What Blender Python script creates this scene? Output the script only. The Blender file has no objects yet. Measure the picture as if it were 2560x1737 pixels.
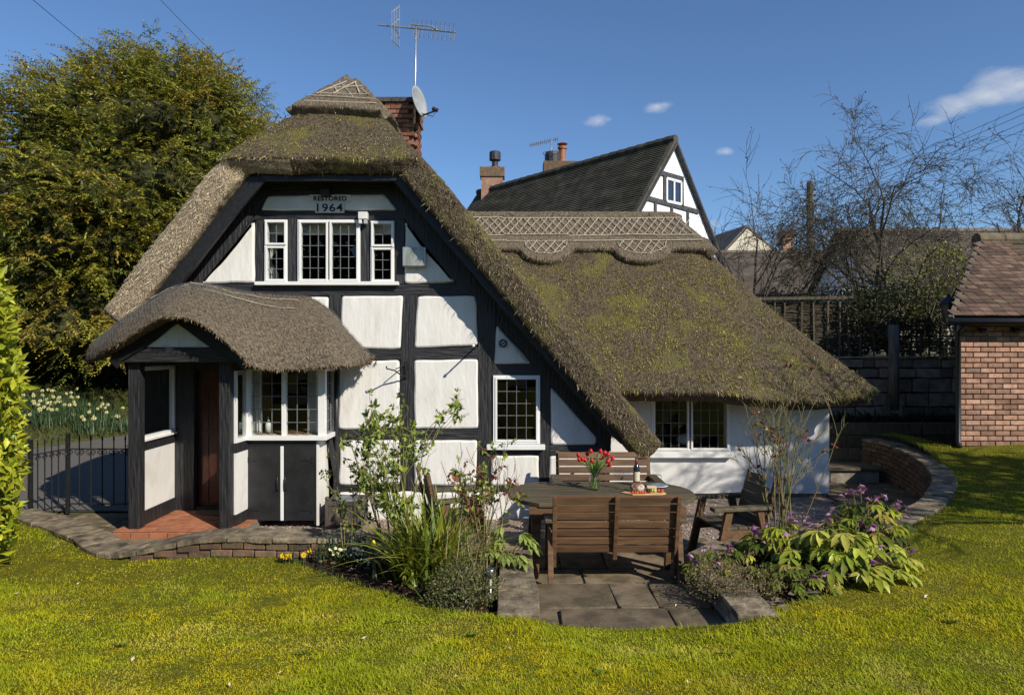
import bpy, bmesh, math, random
import numpy as np
from mathutils import Vector, Matrix, noise as mnoise, geometry as mgeo

# ------------------------------------------------------------------ camera, sky, sun, exposure
scene = bpy.context.scene
COL = scene.collection
R = math.radians
F, CX, CY, EYE = 1707.0, 1280.0, 868.5, 2.21      # focal length and centre in photograph pixels, eye height in metres

cam_d = bpy.data.cameras.new('camera'); cam = bpy.data.objects.new('camera', cam_d); COL.objects.link(cam)
cam_d.sensor_width = 36; cam_d.lens = 36 * F / 2560
cam_d.clip_start = 0.05; cam_d.clip_end = 3000
cam.location = (0, 0, EYE); cam.rotation_euler = (R(90), 0, 0)
scene.camera = cam

SUN = Vector((0.95, -1.0, 0.95)).normalized()       # towards the sun: behind the camera, to its right
sun_d = bpy.data.lights.new('sun', 'SUN'); sun = bpy.data.objects.new('sun', sun_d); COL.objects.link(sun)
sun_d.energy = 5.0; sun_d.angle = R(0.53); sun_d.color = (1.0, 0.93, 0.82)
sun.rotation_euler = SUN.to_track_quat('Z', 'Y').to_euler()
sun.location = (20, -20, 30)

world = bpy.data.worlds.new('World'); scene.world = world; world.use_nodes = True
wn, wl = world.node_tree.nodes, world.node_tree.links
wn.clear()
w_out = wn.new('ShaderNodeOutputWorld'); w_bg = wn.new('ShaderNodeBackground'); sky = wn.new('ShaderNodeTexSky')
sky.sky_type = 'NISHITA'; sky.sun_disc = False
sky.sun_elevation = math.asin(SUN.z); sky.sun_rotation = math.atan2(SUN.x, SUN.y)
sky.altitude = 200; sky.air_density = 1.0; sky.dust_density = 0.05; sky.ozone_density = 7.0
w_bg.inputs['Strength'].default_value = 0.114
# thin fair-weather cloud wisps: soft patches in a few directions, broken up by noise
w_co = wn.new('ShaderNodeTexCoord')
w_map = wn.new('ShaderNodeMapping'); w_map.inputs['Scale'].default_value = (1.0, 1.0, 2.2)
w_map.inputs['Rotation'].default_value = (0, R(28), 0)
wl.new(w_co.outputs['Generated'], w_map.inputs['Vector'])
w_no = wn.new('ShaderNodeTexNoise'); w_no.inputs['Scale'].default_value = 17; w_no.inputs['Detail'].default_value = 9
w_no.inputs['Roughness'].default_value = 0.6
wl.new(w_map.outputs['Vector'], w_no.inputs['Vector'])
def cloud_dir(px, py):
    return Vector(((px - CX) / F, 1, (CY - py) / F)).normalized()
CLOUDS = [((2400, 265), .08, .9), ((2470, 240), .08, .95), ((2545, 212), .095, 1.0), ((2340, 300), .06, .75), ((2350, 240), .03, .5),
          ((1495, 303), .040, .95), ((1520, 300), .03, .8), ((1640, 266), .045, .78), ((1660, 262), .04, .7), ((1815, 378), .035, .9), ((1790, 560), .06, .7),
          ((3000, 120), .13, 1.0), ((-700, 300), .10, .8), ((3700, 420), .15, .9)]
acc = None
def wmath(op, a, b=None, clamp=False):
    n = wn.new('ShaderNodeMath'); n.operation = op; n.use_clamp = clamp
    for i, v in enumerate((a, b)):
        if v is None: continue
        if isinstance(v, (int, float)): n.inputs[i].default_value = v
        else: wl.new(v, n.inputs[i])
    return n.outputs[0]
w_flat = wn.new('ShaderNodeMapping'); w_flat.inputs['Scale'].default_value = (1, 1, 2.3)
wl.new(w_co.outputs['Generated'], w_flat.inputs['Vector'])
for (p, rad, amp) in CLOUDS:
    d = cloud_dir(*p); d.z *= 2.3
    n = wn.new('ShaderNodeVectorMath'); n.operation = 'DISTANCE'
    wl.new(w_flat.outputs['Vector'], n.inputs[0]); n.inputs[1].default_value = d
    v = wmath('DIVIDE', n.outputs['Value'], rad)
    v = wmath('MULTIPLY', wmath('SUBTRACT', 1.0, v, True), amp)
    acc = v if acc is None else wmath('MAXIMUM', acc, v)
cl = wmath('ADD', acc, w_no.outputs['Fac'])
cl = wmath('MULTIPLY', wmath('SUBTRACT', cl, 1.0, True), 1.5, True)
cl = wmath('MULTIPLY', cl, wmath('MULTIPLY', acc, 1.6, True))
w_mix = wn.new('ShaderNodeMixRGB'); w_mix.inputs['Color2'].default_value = (5.5, 5.7, 6.0, 1)
wl.new(cl, w_mix.inputs['Fac']); wl.new(sky.outputs['Color'], w_mix.inputs['Color1'])
wl.new(w_mix.outputs['Color'], w_bg.inputs['Color']); wl.new(w_bg.outputs['Background'], w_out.inputs['Surface'])

scene.view_settings.view_transform = 'Standard'; scene.view_settings.look = 'None'
scene.view_settings.exposure = 0.18; scene.view_settings.gamma = 1.0; scene.view_settings.use_curve_mapping = False
scene.render.engine = 'CYCLES'
scene.cycles.use_denoising = True
scene.cycles.max_bounces = 6; scene.cycles.diffuse_bounces = 3; scene.cycles.glossy_bounces = 3
scene.cycles.transmission_bounces = 5; scene.cycles.transparent_max_bounces = 12
scene.cycles.caustics_reflective = False; scene.cycles.caustics_refractive = False

# ------------------------------------------------------------------ helpers
def at(px, py, Y):
    return Vector(((px - CX) * Y / F, Y, EYE - (py - CY) * Y / F))
def gp(px, py, z):
    Y = (EYE - z) * F / (py - CY)
    return Vector(((px - CX) * Y / F, Y, z))

rng = np.random.RandomState(7)
random.seed(5)

def vnoise(x, y, seed=0):
    x = np.asarray(x, float); y = np.asarray(y, float)
    xi = np.floor(x).astype(np.int64); yi = np.floor(y).astype(np.int64)
    fx = x - xi; fy = y - yi
    fx = fx * fx * (3 - 2 * fx); fy = fy * fy * (3 - 2 * fy)
    def h(a, b):
        n = (a * 374761393 + b * 668265263 + seed * 974711) & 0x7fffffff
        n = ((n ^ (n >> 13)) * 1274126177) & 0x7fffffff
        return ((n ^ (n >> 16)) & 0xffff) / 65535.0
    return (h(xi, yi) * (1 - fx) + h(xi + 1, yi) * fx) * (1 - fy) + (h(xi, yi + 1) * (1 - fx) + h(xi + 1, yi + 1) * fx) * fy
def fbm(x, y, seed=0, octaves=4):
    s = 0; a = .5; t = 0
    for k in range(octaves):
        s = s + a * vnoise(np.asarray(x) * 2 ** k, np.asarray(y) * 2 ** k, seed + k * 17); t += a; a *= .5
    return s / t

def tag(o, label=None, cat=None, group=None, kind=None):
    if label: o['label'] = label
    if cat: o['category'] = cat
    if group: o['group'] = group
    if kind: o['kind'] = kind
    return o
def thing(name, loc, label, cat, group=None, rz=0.0):
    o = bpy.data.objects.new(name, None); COL.objects.link(o)
    o.empty_display_size = .1
    o.location = loc; o.rotation_euler = (0, 0, rz)
    return tag(o, label, cat, group)
def wloc(p):
    v = Vector((0, 0, 0))
    while p is not None:
        v += p.location; p = p.parent
    return v
def link_mesh(name, me, mat, parent=None):
    o = bpy.data.objects.new(name, me); COL.objects.link(o)
    if mat is not None and not me.materials:
        me.materials.append(mat)
    if parent is not None: o.parent = parent
    return o
def copy_tree(o, parent=None):
    c = o.copy(); COL.objects.link(c); c.parent = parent
    for ch in list(o.children): copy_tree(ch, c)
    return c

class MB:
    """collects simple solids and builds them as one mesh object"""
    def __init__(s): s.v = []; s.f = []
    def add(s, vs, fs):
        b = len(s.v); s.v += [tuple(v) for v in vs]; s.f += [tuple(i + b for i in f) for f in fs]; return s
    def box(s, x0, x1, y0, y1, z0, z1):
        vs = [(x, y, z) for z in (z0, z1) for y in (y0, y1) for x in (x0, x1)]
        return s.add(vs, [(0, 2, 3, 1), (4, 5, 7, 6), (0, 1, 5, 4), (2, 6, 7, 3), (0, 4, 6, 2), (1, 3, 7, 5)])
    def obox(s, c, size, M=None):
        hx, hy, hz = size[0] / 2, size[1] / 2, size[2] / 2
        c = Vector(c); M = M or Matrix.Identity(3)
        vs = [c + M @ Vector((x, y, z)) for z in (-hz, hz) for y in (-hy, hy) for x in (-hx, hx)]
        return s.add(vs, [(0, 2, 3, 1), (4, 5, 7, 6), (0, 1, 5, 4), (2, 6, 7, 3), (0, 4, 6, 2), (1, 3, 7, 5)])
    def bar(s, a, b, w, h, up=(0, 0, 1)):
        """square bar from a to b, w across, h along up"""
        a = Vector(a); b = Vector(b); d = (b - a); L = d.length; d = d / L
        up = Vector(up); x = d.cross(up)
        if x.length < 1e-4: x = d.cross(Vector((0, 1, 0)))
        x.normalize(); u = x.cross(d)
        M = Matrix((x, d, u)).transposed()
        return s.obox((a + b) / 2, (w, L, h), M)
    def prism(s, poly, vec):
        n = len(poly); vec = Vector(vec)
        p = [Vector(q) for q in poly]
        nrm = Vector((0, 0, 0))
        for i in range(n):
            nrm += (p[i] - p[0]).cross(p[(i + 1) % n] - p[0])
        if nrm.dot(vec) > 0: p = p[::-1]
        vs = p + [q + vec for q in p]
        fs = [tuple(range(n)), tuple(range(2 * n - 1, n - 1, -1))]
        fs += [(i, i + n, (i + 1) % n + n, (i + 1) % n) for i in range(n)]
        return s.add(vs, fs)
    def tube(s, pts, rad, n=6, cap=True):
        pts = [Vector(p) for p in pts]
        if isinstance(rad, (int, float)): rad = [rad] * len(pts)
        ref = None; base = len(s.v)
        for i, p in enumerate(pts):
            d = (pts[min(i + 1, len(pts) - 1)] - pts[max(i - 1, 0)])
            d = d.normalized() if d.length > 1e-9 else Vector((0, 0, 1))
            if ref is None:
                ref = d.cross(Vector((0, 0, 1)))
                if ref.length < .1: ref = d.cross(Vector((0, 1, 0)))
            ref = (ref - d * ref.dot(d))
            ref = ref.normalized() if ref.length > 1e-6 else d.orthogonal().normalized()
            b = d.cross(ref)
            for k in range(n):
                a = 2 * math.pi * k / n
                s.v.append(tuple(p + (ref * math.cos(a) + b * math.sin(a)) * rad[i]))
        for i in range(len(pts) - 1):
            for k in range(n):
                q = base + i * n; k2 = (k + 1) % n
                s.f.append((q + k, q + k2, q + n + k2, q + n + k))
        if cap:
            s.f.append(tuple(base + k for k in range(n))[::-1])
            e = base + (len(pts) - 1) * n
            s.f.append(tuple(e + k for k in range(n)))
        return s
    def lathe(s, prof, c=(0, 0, 0), n=16, cap=True):
        c = Vector(c); base = len(s.v)
        for (r, z) in prof:
            for k in range(n):
                a = 2 * math.pi * k / n
                s.v.append((c.x + r * math.cos(a), c.y + r * math.sin(a), c.z + z))
        for i in range(len(prof) - 1):
            for k in range(n):
                q = base + i * n; k2 = (k + 1) % n
                s.f.append((q + k, q + k2, q + n + k2, q + n + k))
        if cap:
            s.f.append(tuple(base + k for k in range(n))[::-1])
            e = base + (len(prof) - 1) * n
            s.f.append(tuple(e + k for k in range(n)))
        return s
    def blob(s, c, r, n=8, m=6, jit=0.0, sc=(1, 1, 1), seed=0):
        rr = random.Random(seed); c = Vector(c); base = len(s.v)
        s.v.append((c.x, c.y, c.z - r * sc[2]))
        for i in range(1, m):
            t = math.pi * i / m
            for k in range(n):
                a = 2 * math.pi * k / n
                q = r * (1 + rr.uniform(-jit, jit))
                s.v.append((c.x + q * sc[0] * math.sin(t) * math.cos(a), c.y + q * sc[1] * math.sin(t) * math.sin(a), c.z - q * sc[2] * math.cos(t)))
        s.v.append((c.x, c.y, c.z + r * sc[2]))
        for k in range(n):
            s.f.append((base, base + 1 + (k + 1) % n, base + 1 + k))
            e = base + 1 + (m - 2) * n
            s.f.append((e + k, e + (k + 1) % n, len(s.v) - 1))
        for i in range(m - 2):
            for k in range(n):
                q = base + 1 + i * n; k2 = (k + 1) % n
                s.f.append((q + k, q + k2, q + n + k2, q + n + k))
        return s
    def mesh(s, name, off=None, smooth=False):
        me = bpy.data.meshes.new(name)
        vs = s.v if off is None else [(v[0] - off[0], v[1] - off[1], v[2] - off[2]) for v in s.v]
        me.from_pydata(vs, [], s.f)
        if smooth: me.polygons.foreach_set('use_smooth', [True] * len(me.polygons))
        me.update(); return me
    def build(s, name, mat, parent=None, world=True, smooth=False, bevel=0.0):
        off = wloc(parent) if (world and parent is not None) else None
        o = link_mesh(name, s.mesh(name, off, smooth), mat, parent)
        if bevel:
            b = o.modifiers.new('bevel', 'BEVEL'); b.width = bevel; b.segments = 2; b.limit_method = 'ANGLE'; b.angle_limit = R(40)
        return o

def smooth_by_angle(o):
    o.data.polygons.foreach_set('use_smooth', [True] * len(o.data.polygons))

def np_mesh(name, V, Fc, mat, parent=None, cols=None, smooth=False, off=None):
    """V (n,3), Fc (m,k) arrays; cols (n,3) per vertex"""
    me = bpy.data.meshes.new(name)
    V = np.asarray(V, np.float32); Fc = np.asarray(Fc, np.int32)
    if parent is not None:
        w = wloc(parent); V = V - np.array((w.x, w.y, w.z), np.float32)
    n, (m, k) = len(V), Fc.shape
    me.vertices.add(n); me.vertices.foreach_set('co', V.ravel())
    me.loops.add(m * k); me.loops.foreach_set('vertex_index', Fc.ravel())
    me.polygons.add(m); me.polygons.foreach_set('loop_start', np.arange(0, m * k, k, dtype=np.int32))
    me.polygons.foreach_set('loop_total', np.full(m, k, np.int32))
    if smooth: me.polygons.foreach_set('use_smooth', np.ones(m, bool))
    if cols is not None:
        a = me.color_attributes.new('tint', 'FLOAT_COLOR', 'POINT')
        c = np.ones((n, 4), np.float32); c[:, :3] = cols
        a.data.foreach_set('color', c.ravel())
    me.update(calc_edges=True); me.validate()
    return link_mesh(name, me, mat, parent)

def unit(a):
    a = np.asarray(a, float); l = np.linalg.norm(a, axis=-1, keepdims=True); return a / np.maximum(l, 1e-9)
def leaves(name, C, D, N, L, W, col, mat, parent=None, fold=.25, droop=.0, kind=None, smooth=False):
    """one folded diamond leaf per row: C base, D direction, N rough normal, L length, W width, col (n,3)"""
    C = np.asarray(C, float); n = len(C); D = unit(D)
    S = unit(np.cross(D, N)); U = np.cross(S, D)
    L = np.broadcast_to(L, (n,))[:, None]; W = np.broadcast_to(W, (n,))[:, None]
    mid = C + D * L * .45
    V = np.empty((n, 4, 3)); V[:, 0] = C
    V[:, 1] = mid + S * W * .5 + U * W * fold; V[:, 2] = C + D * L - U * L * droop; V[:, 3] = mid - S * W * .5 + U * W * fold
    Fq = np.arange(n * 4).reshape(n, 4)
    T = np.concatenate([Fq[:, [0, 1, 2]], Fq[:, [0, 2, 3]]])
    o = np_mesh(name, V.reshape(-1, 3), T, mat, parent, np.repeat(np.asarray(col), 4, axis=0), smooth)
    if kind: o['kind'] = kind
    return o
def blades(name, C, D, L, W, bend, col, mat, parent=None, seg=3, kind=None, up=(0, 0, 1)):
    """tapered curved blades: base C, start direction D, length L, width W, bend (fall along horizontal part of D)"""
    C = np.asarray(C, float); n = len(C); D = unit(D)
    L = np.broadcast_to(L, (n,)).astype(float); W = np.broadcast_to(W, (n,)).astype(float); bend = np.broadcast_to(bend, (n,)).astype(float)
    H = D.copy(); H[:, 2] = 0; Hn = np.linalg.norm(H, axis=1)
    ang = rng.uniform(0, 6.283, n); H[Hn < 1e-3] = np.stack([np.cos(ang), np.sin(ang), 0 * ang], 1)[Hn < 1e-3]
    H = unit(H); S = np.stack([-H[:, 1], H[:, 0], 0 * ang], 1)
    V = np.empty((n, seg * 2 + 1, 3))
    for i in range(seg + 1):
        t = i / seg
        p = C + D * (L * t)[:, None] + (H * .55 - np.array([0, 0, 1.0]) * .75) * (bend * L * t * t)[:, None]
        w = (W * .5 * (1 - t ** 1.6) * (0.75 + .5 * t if i else .7))[:, None]
        if i < seg: V[:, 2 * i] = p + S * w; V[:, 2 * i + 1] = p - S * w
        else: V[:, 2 * i] = p
    k = seg * 2 + 1
    base = (np.arange(n) * k)[:, None]
    T = []
    for i in range(seg - 1):
        T.append(base + np.array([2 * i, 2 * i + 1, 2 * i + 3])); T.append(base + np.array([2 * i, 2 * i + 3, 2 * i + 2]))
    T.append(base + np.array([2 * seg - 2, 2 * seg - 1, 2 * seg]))
    o = np_mesh(name, V.reshape(-1, 3), np.concatenate(T), mat, parent, np.repeat(np.asarray(col), k, axis=0))
    if kind: o['kind'] = kind
    return o

def mesh_arrays(me):
    n = len(me.vertices); V = np.empty(n * 3, np.float32); me.vertices.foreach_get('co', V); V = V.reshape(-1, 3)
    me.calc_loop_triangles(); m = len(me.loop_triangles); T = np.empty(m * 3, np.int32); me.loop_triangles.foreach_get('vertices', T)
    return V, T.reshape(-1, 3)
def scatter(V, T, n, r, weight=None):
    A, B, Cc = V[T[:, 0]], V[T[:, 1]], V[T[:, 2]]
    cr = np.cross(B - A, Cc - A); ar = np.linalg.norm(cr, axis=1)
    w = ar if weight is None else ar * weight
    idx = np.searchsorted(np.cumsum(w) / w.sum(), r.rand(n)); idx = np.clip(idx, 0, len(T) - 1)
    u = r.rand(n, 1); v = r.rand(n, 1); fl = (u + v) > 1; u = np.where(fl, 1 - u, u); v = np.where(fl, 1 - v, v)
    return A[idx] + (B[idx] - A[idx]) * u + (Cc[idx] - A[idx]) * v, cr[idx] / np.maximum(ar[idx], 1e-9)[:, None]

def remeshed(mb, voxel, iters, name='tmp'):
    me = mb.mesh(name); o = bpy.data.objects.new(name, me); COL.objects.link(o)
    m = o.modifiers.new('r', 'REMESH'); m.mode = 'VOXEL'; m.voxel_size = voxel
    s = o.modifiers.new('s', 'SMOOTH'); s.factor = .5; s.iterations = iters
    dg = bpy.context.evaluated_depsgraph_get(); dg.update()
    out = bpy.data.meshes.new_from_object(o.evaluated_get(dg))
    bpy.data.objects.remove(o); bpy.data.meshes.remove(me)
    out.name = name
    return out

def cdt(outer, holes=(), pts=(), step=None):
    """triangulate a 2-D polygon with holes and extra inside points -> verts2d, tris"""
    V = [Vector(p) for p in outer]; E = [(i, (i + 1) % len(outer)) for i in range(len(outer))]
    for h in holes:
        b = len(V); V += [Vector(p) for p in h]; E += [(b + i, b + (i + 1) % len(h)) for i in range(len(h))]
    V += [Vector(p) for p in pts]
    vo, eo, fo, *_ = mgeo.delaunay_2d_cdt(V, E, [], 0, 1e-5)
    def inside(p, poly):
        c = False; n = len(poly); j = n - 1
        for i in range(n):
            xi, yi = poly[i]; xj, yj = poly[j]
            if (yi > p[1]) != (yj > p[1]) and p[0] < (xj - xi) * (p[1] - yi) / (yj - yi) + xi: c = not c
            j = i
        return c
    keep = []
    for f in fo:
        c = sum((vo[i] for i in f), Vector((0, 0))) / len(f)
        if inside(c, outer) and not any(inside(c, h) for h in holes): keep.append(tuple(f))
    return vo, keep
def in_poly(X, Y, poly):
    c = np.zeros(len(X), bool); n = len(poly); j = n - 1
    for i in range(n):
        xi, yi = poly[i]; xj, yj = poly[j]
        if yi != yj:
            c ^= ((yi > Y) != (yj > Y)) & (X < (xj - xi) * (Y - yi) / (yj - yi) + xi)
        j = i
    return c
def spline(pts, n):
    """Catmull-Rom through points"""
    P = [Vector(p) for p in pts]; out = []
    for i in range(len(P) - 1):
        p0 = P[max(i - 1, 0)]; p1 = P[i]; p2 = P[i + 1]; p3 = P[min(i + 2, len(P) - 1)]
        for k in range(n):
            t = k / n
            out.append(.5 * ((2 * p1) + (p2 - p0) * t + (2 * p0 - 5 * p1 + 4 * p2 - p3) * t * t + (3 * p1 - p0 - 3 * p2 + p3) * t ** 3))
    out.append(P[-1]); return out

# ------------------------------------------------------------------ materials
MATS = {}
def mat(name, c1, c2=None, rough=.7, scale=8.0, detail=6, bump=.0, bscale=None, stretch=(1, 1, 1), spec=.3, metal=0.0,
        c3=None, s3=2.0, lo=.35, hi=.65, attr=False, trans=0.0, vor=False, bstretch=None, bdist=.02, third=(.5, .62), random_v=0.0, coord='Object'):
    if name in MATS: return MATS[name]
    m = bpy.data.materials.new(name); m.use_nodes = True; MATS[name] = m
    n, l = m.node_tree.nodes, m.node_tree.links; b = n['Principled BSDF']
    b.inputs['Roughness'].default_value = rough; b.inputs['Metallic'].default_value = metal
    b.inputs['Specular IOR Level'].default_value = spec
    tc = n.new('ShaderNodeTexCoord'); mp = n.new('ShaderNodeMapping'); mp.inputs['Scale'].default_value = stretch
    l.new(tc.outputs[coord], mp.inputs['Vector'])
    vec = mp.outputs['Vector']
    if random_v:   # look-alike pieces sharing a mesh: shift the pattern by the object
        oi = n.new('ShaderNodeObjectInfo'); va = n.new('ShaderNodeVectorMath'); va.operation = 'MULTIPLY_ADD'
        cr = n.new('ShaderNodeCombineXYZ')
        for k in range(3): l.new(oi.outputs['Random'], cr.inputs[k])
        l.new(cr.outputs[0], va.inputs[0]); va.inputs[1].default_value = (37, 53, 71); l.new(vec, va.inputs[2]); vec = va.outputs[0]
    t = n.new('ShaderNodeTexNoise'); t.inputs['Scale'].default_value = scale; t.inputs['Detail'].default_value = detail
    l.new(vec, t.inputs['Vector'])
    rp = n.new('ShaderNodeValToRGB'); rp.color_ramp.elements[0].position = lo; rp.color_ramp.elements[1].position = hi
    c2 = c2 or c1
    rp.color_ramp.elements[0].color = (*c1, 1); rp.color_ramp.elements[1].color = (*c2, 1)
    l.new(t.outputs['Fac'], rp.inputs['Fac']); col = rp.outputs['Color']
    if c3:
        t3 = n.new('ShaderNodeTexNoise'); t3.inputs['Scale'].default_value = s3; t3.inputs['Detail'].default_value = 8; t3.inputs['Roughness'].default_value = .65
        l.new(vec, t3.inputs['Vector'])
        r3 = n.new('ShaderNodeMapRange'); r3.inputs[1].default_value = third[0]; r3.inputs[2].default_value = third[1]
        l.new(t3.outputs['Fac'], r3.inputs[0])
        mx = n.new('ShaderNodeMixRGB'); l.new(r3.outputs[0], mx.inputs['Fac']); l.new(col, mx.inputs['Color1']); mx.inputs['Color2'].default_value = (*c3, 1)
        col = mx.outputs['Color']
    if attr:
        a = n.new('ShaderNodeAttribute'); a.attribute_name = 'tint'
        mx = n.new('ShaderNodeMixRGB'); mx.blend_type = 'MULTIPLY'; mx.inputs['Fac'].default_value = 1
        l.new(a.outputs['Color'], mx.inputs['Color1']); l.new(col, mx.inputs['Color2']); col = mx.outputs['Color']
    if random_v:
        hs = n.new('ShaderNodeHueSaturation'); mr = n.new('ShaderNodeMapRange')
        mr.inputs[3].default_value = 1 - random_v; mr.inputs[4].default_value = 1 + random_v
        l.new(oi.outputs['Random'], mr.inputs[0]); l.new(mr.outputs[0], hs.inputs['Value']); l.new(col, hs.inputs['Color']); col = hs.outputs['Color']
    l.new(col, b.inputs['Base Color'])
    if bump:
        t2 = n.new('ShaderNodeTexNoise'); t2.inputs['Scale'].default_value = bscale or scale * 3; t2.inputs['Detail'].default_value = 8
        if bstretch:
            m2 = n.new('ShaderNodeMapping'); m2.inputs['Scale'].default_value = bstretch
            l.new(tc.outputs[coord], m2.inputs['Vector']); l.new(m2.outputs['Vector'], t2.inputs['Vector'])
        else: l.new(vec, t2.inputs['Vector'])
        bp = n.new('ShaderNodeBump'); bp.inputs['Strength'].default_value = bump; bp.inputs['Distance'].default_value = bdist
        l.new(t2.outputs['Fac'], bp.inputs['Height']); l.new(bp.outputs['Normal'], b.inputs['Normal'])
    if trans:   # leaves let light through
        tr = n.new('ShaderNodeBsdfTranslucent'); l.new(col, tr.inputs['Color'])
        mx = n.new('ShaderNodeMixShader'); mx.inputs['Fac'].default_value = trans
        l.new(b.outputs[0], mx.inputs[1]); l.new(tr.outputs[0], mx.inputs[2]); l.new(mx.outputs[0], n['Material Output'].inputs['Surface'])
    return m

def glass_mat(name, tint=(1, 1, 1), ior=1.5, rough=0.0):
    m = bpy.data.materials.new(name); m.use_nodes = True; MATS[name] = m
    n, l = m.node_tree.nodes, m.node_tree.links; n.remove(n['Principled BSDF'])
    t = n.new('ShaderNodeBsdfTransparent'); t.inputs['Color'].default_value = (*tint, 1)
    g = n.new('ShaderNodeBsdfGlossy'); g.inputs['Roughness'].default_value = rough
    lw = n.new('ShaderNodeLayerWeight'); lw.inputs['Blend'].default_value = .5      # same reflectance from both sides
    pw = n.new('ShaderNodeMath'); pw.operation = 'POWER'; l.new(lw.outputs['Facing'], pw.inputs[0]); pw.inputs[1].default_value = 4.0
    fr = n.new('ShaderNodeMath'); fr.operation = 'MULTIPLY_ADD'; l.new(pw.outputs[0], fr.inputs[0]); f0 = ((ior - 1) / (ior + 1)) ** 2 * 1.15; fr.inputs[1].default_value = 1 - f0; fr.inputs[2].default_value = f0
    mx = n.new('ShaderNodeMixShader'); l.new(fr.outputs[0], mx.inputs['Fac']); l.new(t.outputs[0], mx.inputs[1]); l.new(g.outputs[0], mx.inputs[2])
    l.new(mx.outputs[0], n['Material Output'].inputs['Surface'])
    return m

M_white = mat('limewash', (.66, .64, .595), (.71, .695, .65), rough=.85, scale=3, stretch=(2.2, 1, .7), bump=.32, bscale=5, bdist=.035, c3=(.50, .46, .39), s3=2.4, third=(.54, .82))
M_whitewing = mat('white_render', (.62, .61, .58), (.68, .67, .64), rough=.85, scale=2, bump=.15, bscale=30, bdist=.01)
M_timber = mat('black_timber', (.012, .012, .013), (.028, .028, .030), rough=.5, scale=10, stretch=(3, 3, .4), bump=.7, bscale=11, bdist=.03, spec=.45)
M_timber_h = mat('black_timber_beam', (.012, .012, .013), (.030, .030, .032), rough=.5, scale=10, stretch=(.4, 3, 3), bump=.7, bscale=11, bdist=.03, spec=.45)
M_blackwood = mat('black_boards', (.010, .010, .011), (.018, .018, .019), rough=.45, scale=20, bump=.15, bscale=60, spec=.4)
M_blackdoor = mat('black_cupboard_paint', (.014, .014, .015), (.024, .024, .025), rough=.4, scale=5, bump=.1, bscale=80, spec=.45, c3=(.04, .04, .04), s3=6, third=(.6, .8))
M_paint = mat('white_gloss_paint', (.70, .695, .67), (.75, .745, .72), rough=.4, scale=6, bump=.05, bscale=60, spec=.5)
M_lead = mat('lead_came', (.16, .16, .165), (.24, .24, .25), rough=.5, scale=30, metal=.3)
M_glass = glass_mat('window_glass', (.86, .9, .88), 1.55)
M_clear = glass_mat('clear_glass', (.97, .98, .98), 1.5)
M_interior = mat('dark_interior', (.05, .045, .04), (.07, .06, .055), rough=.9, scale=3)
M_curtain = mat('curtain_cloth', (.55, .53, .48), (.65, .62, .58), rough=.9, scale=20)
M_thatch = mat('thatch', (.055, .042, .026), (.155, .122, .08), rough=.95, scale=26, detail=10, bump=1.0, bscale=48, bdist=.05, c3=(.15, .135, .045), s3=2.2, third=(.50, .64), spec=.1)
M_thatch_porch = mat('thatch_porch', (.10, .075, .048), (.25, .195, .13), rough=.95, scale=30, detail=10, bump=1.0, bscale=60, bdist=.04, spec=.1)
M_ridge = mat('thatch_ridge', (.13, .10, .066), (.27, .22, .155), rough=.95, scale=22, stretch=(3, 1, .5), detail=10, bump=1.0, bscale=50, bdist=.04, spec=.1)
M_straw = mat('straw_ends', (.9, .9, .9), (1, 1, 1), rough=.95, attr=True, spec=.02)
M_moss = mat('moss', (.9, .9, .9), (1, 1, 1), rough=.95, attr=True, spec=.02)
M_ligger = mat('hazel_ligger', (.30, .26, .20), (.48, .42, .33), rough=.8, scale=30)
M_leaf = mat('leaf', (.85, .85, .85), (1.1, 1.1, 1.1), rough=.5, attr=True, trans=.3, spec=.4, scale=20)
M_gloss_leaf = mat('glossy_leaf', (.85, .85, .85), (1.1, 1.1, 1.1), rough=.38, attr=True, trans=.25, spec=.35, scale=20)
M_grass = mat('grass_blades', (.85, .85, .85), (1.1, 1.1, 1.1), rough=.7, attr=True, trans=.38, spec=.08, scale=3)
M_petal = mat('petal', (.9, .9, .9), (1.05, 1.05, 1.05), rough=.6, attr=True, trans=.3, scale=20, spec=.2)
M_bark = mat('bark', (.05, .042, .034), (.11, .095, .075), rough=.9, scale=14, stretch=(2, 2, .5), bump=.6, bscale=30)
M_twig = mat('twig_bark', (.045, .036, .028), (.085, .068, .052), rough=.85, scale=20)
M_stem = mat('rose_stem', (.15, .16, .045), (.20, .14, .07), rough=.6, scale=9)
M_soil = mat('soil', (.022, .014, .009), (.055, .036, .024), rough=.95, scale=22, detail=12, bump=1.0, bscale=30, bdist=.06, spec=.1)
M_lawn = mat('lawn_turf', (.10, .105, .012), (.17, .155, .018), rough=.95, scale=18, detail=10, bump=.8, bscale=60, bdist=.04, spec=.05)
M_ground = mat('rough_ground', (.05, .06, .02), (.09, .085, .035), rough=.95, scale=1.5, detail=10, bump=.6, bscale=10, spec=.1)
M_road = mat('asphalt', (.09, .082, .074), (.135, .125, .112), rough=.9, scale=40, detail=10, bump=.5, bscale=120, bdist=.01)
M_flag = mat('flagstone', (.115, .085, .05), (.215, .165, .105), rough=.85, scale=5, detail=10, bump=.5, bscale=14, bdist=.02, c3=(.06, .055, .03), s3=4, third=(.48, .70), random_v=.28)
M_coping = mat('coping_stone', (.125, .095, .06), (.28, .225, .145), rough=.9, scale=9, detail=10, bump=.8, bscale=25, bdist=.02, c3=(.035, .032, .026), s3=5, third=(.50, .68), random_v=.2)
M_brick = mat('old_brick', (.095, .058, .038), (.165, .10, .064), rough=.9, scale=12, detail=8, bump=.6, bscale=40, bdist=.01, c3=(.075, .07, .035), s3=7, third=(.46, .68), random_v=.35)
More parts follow.
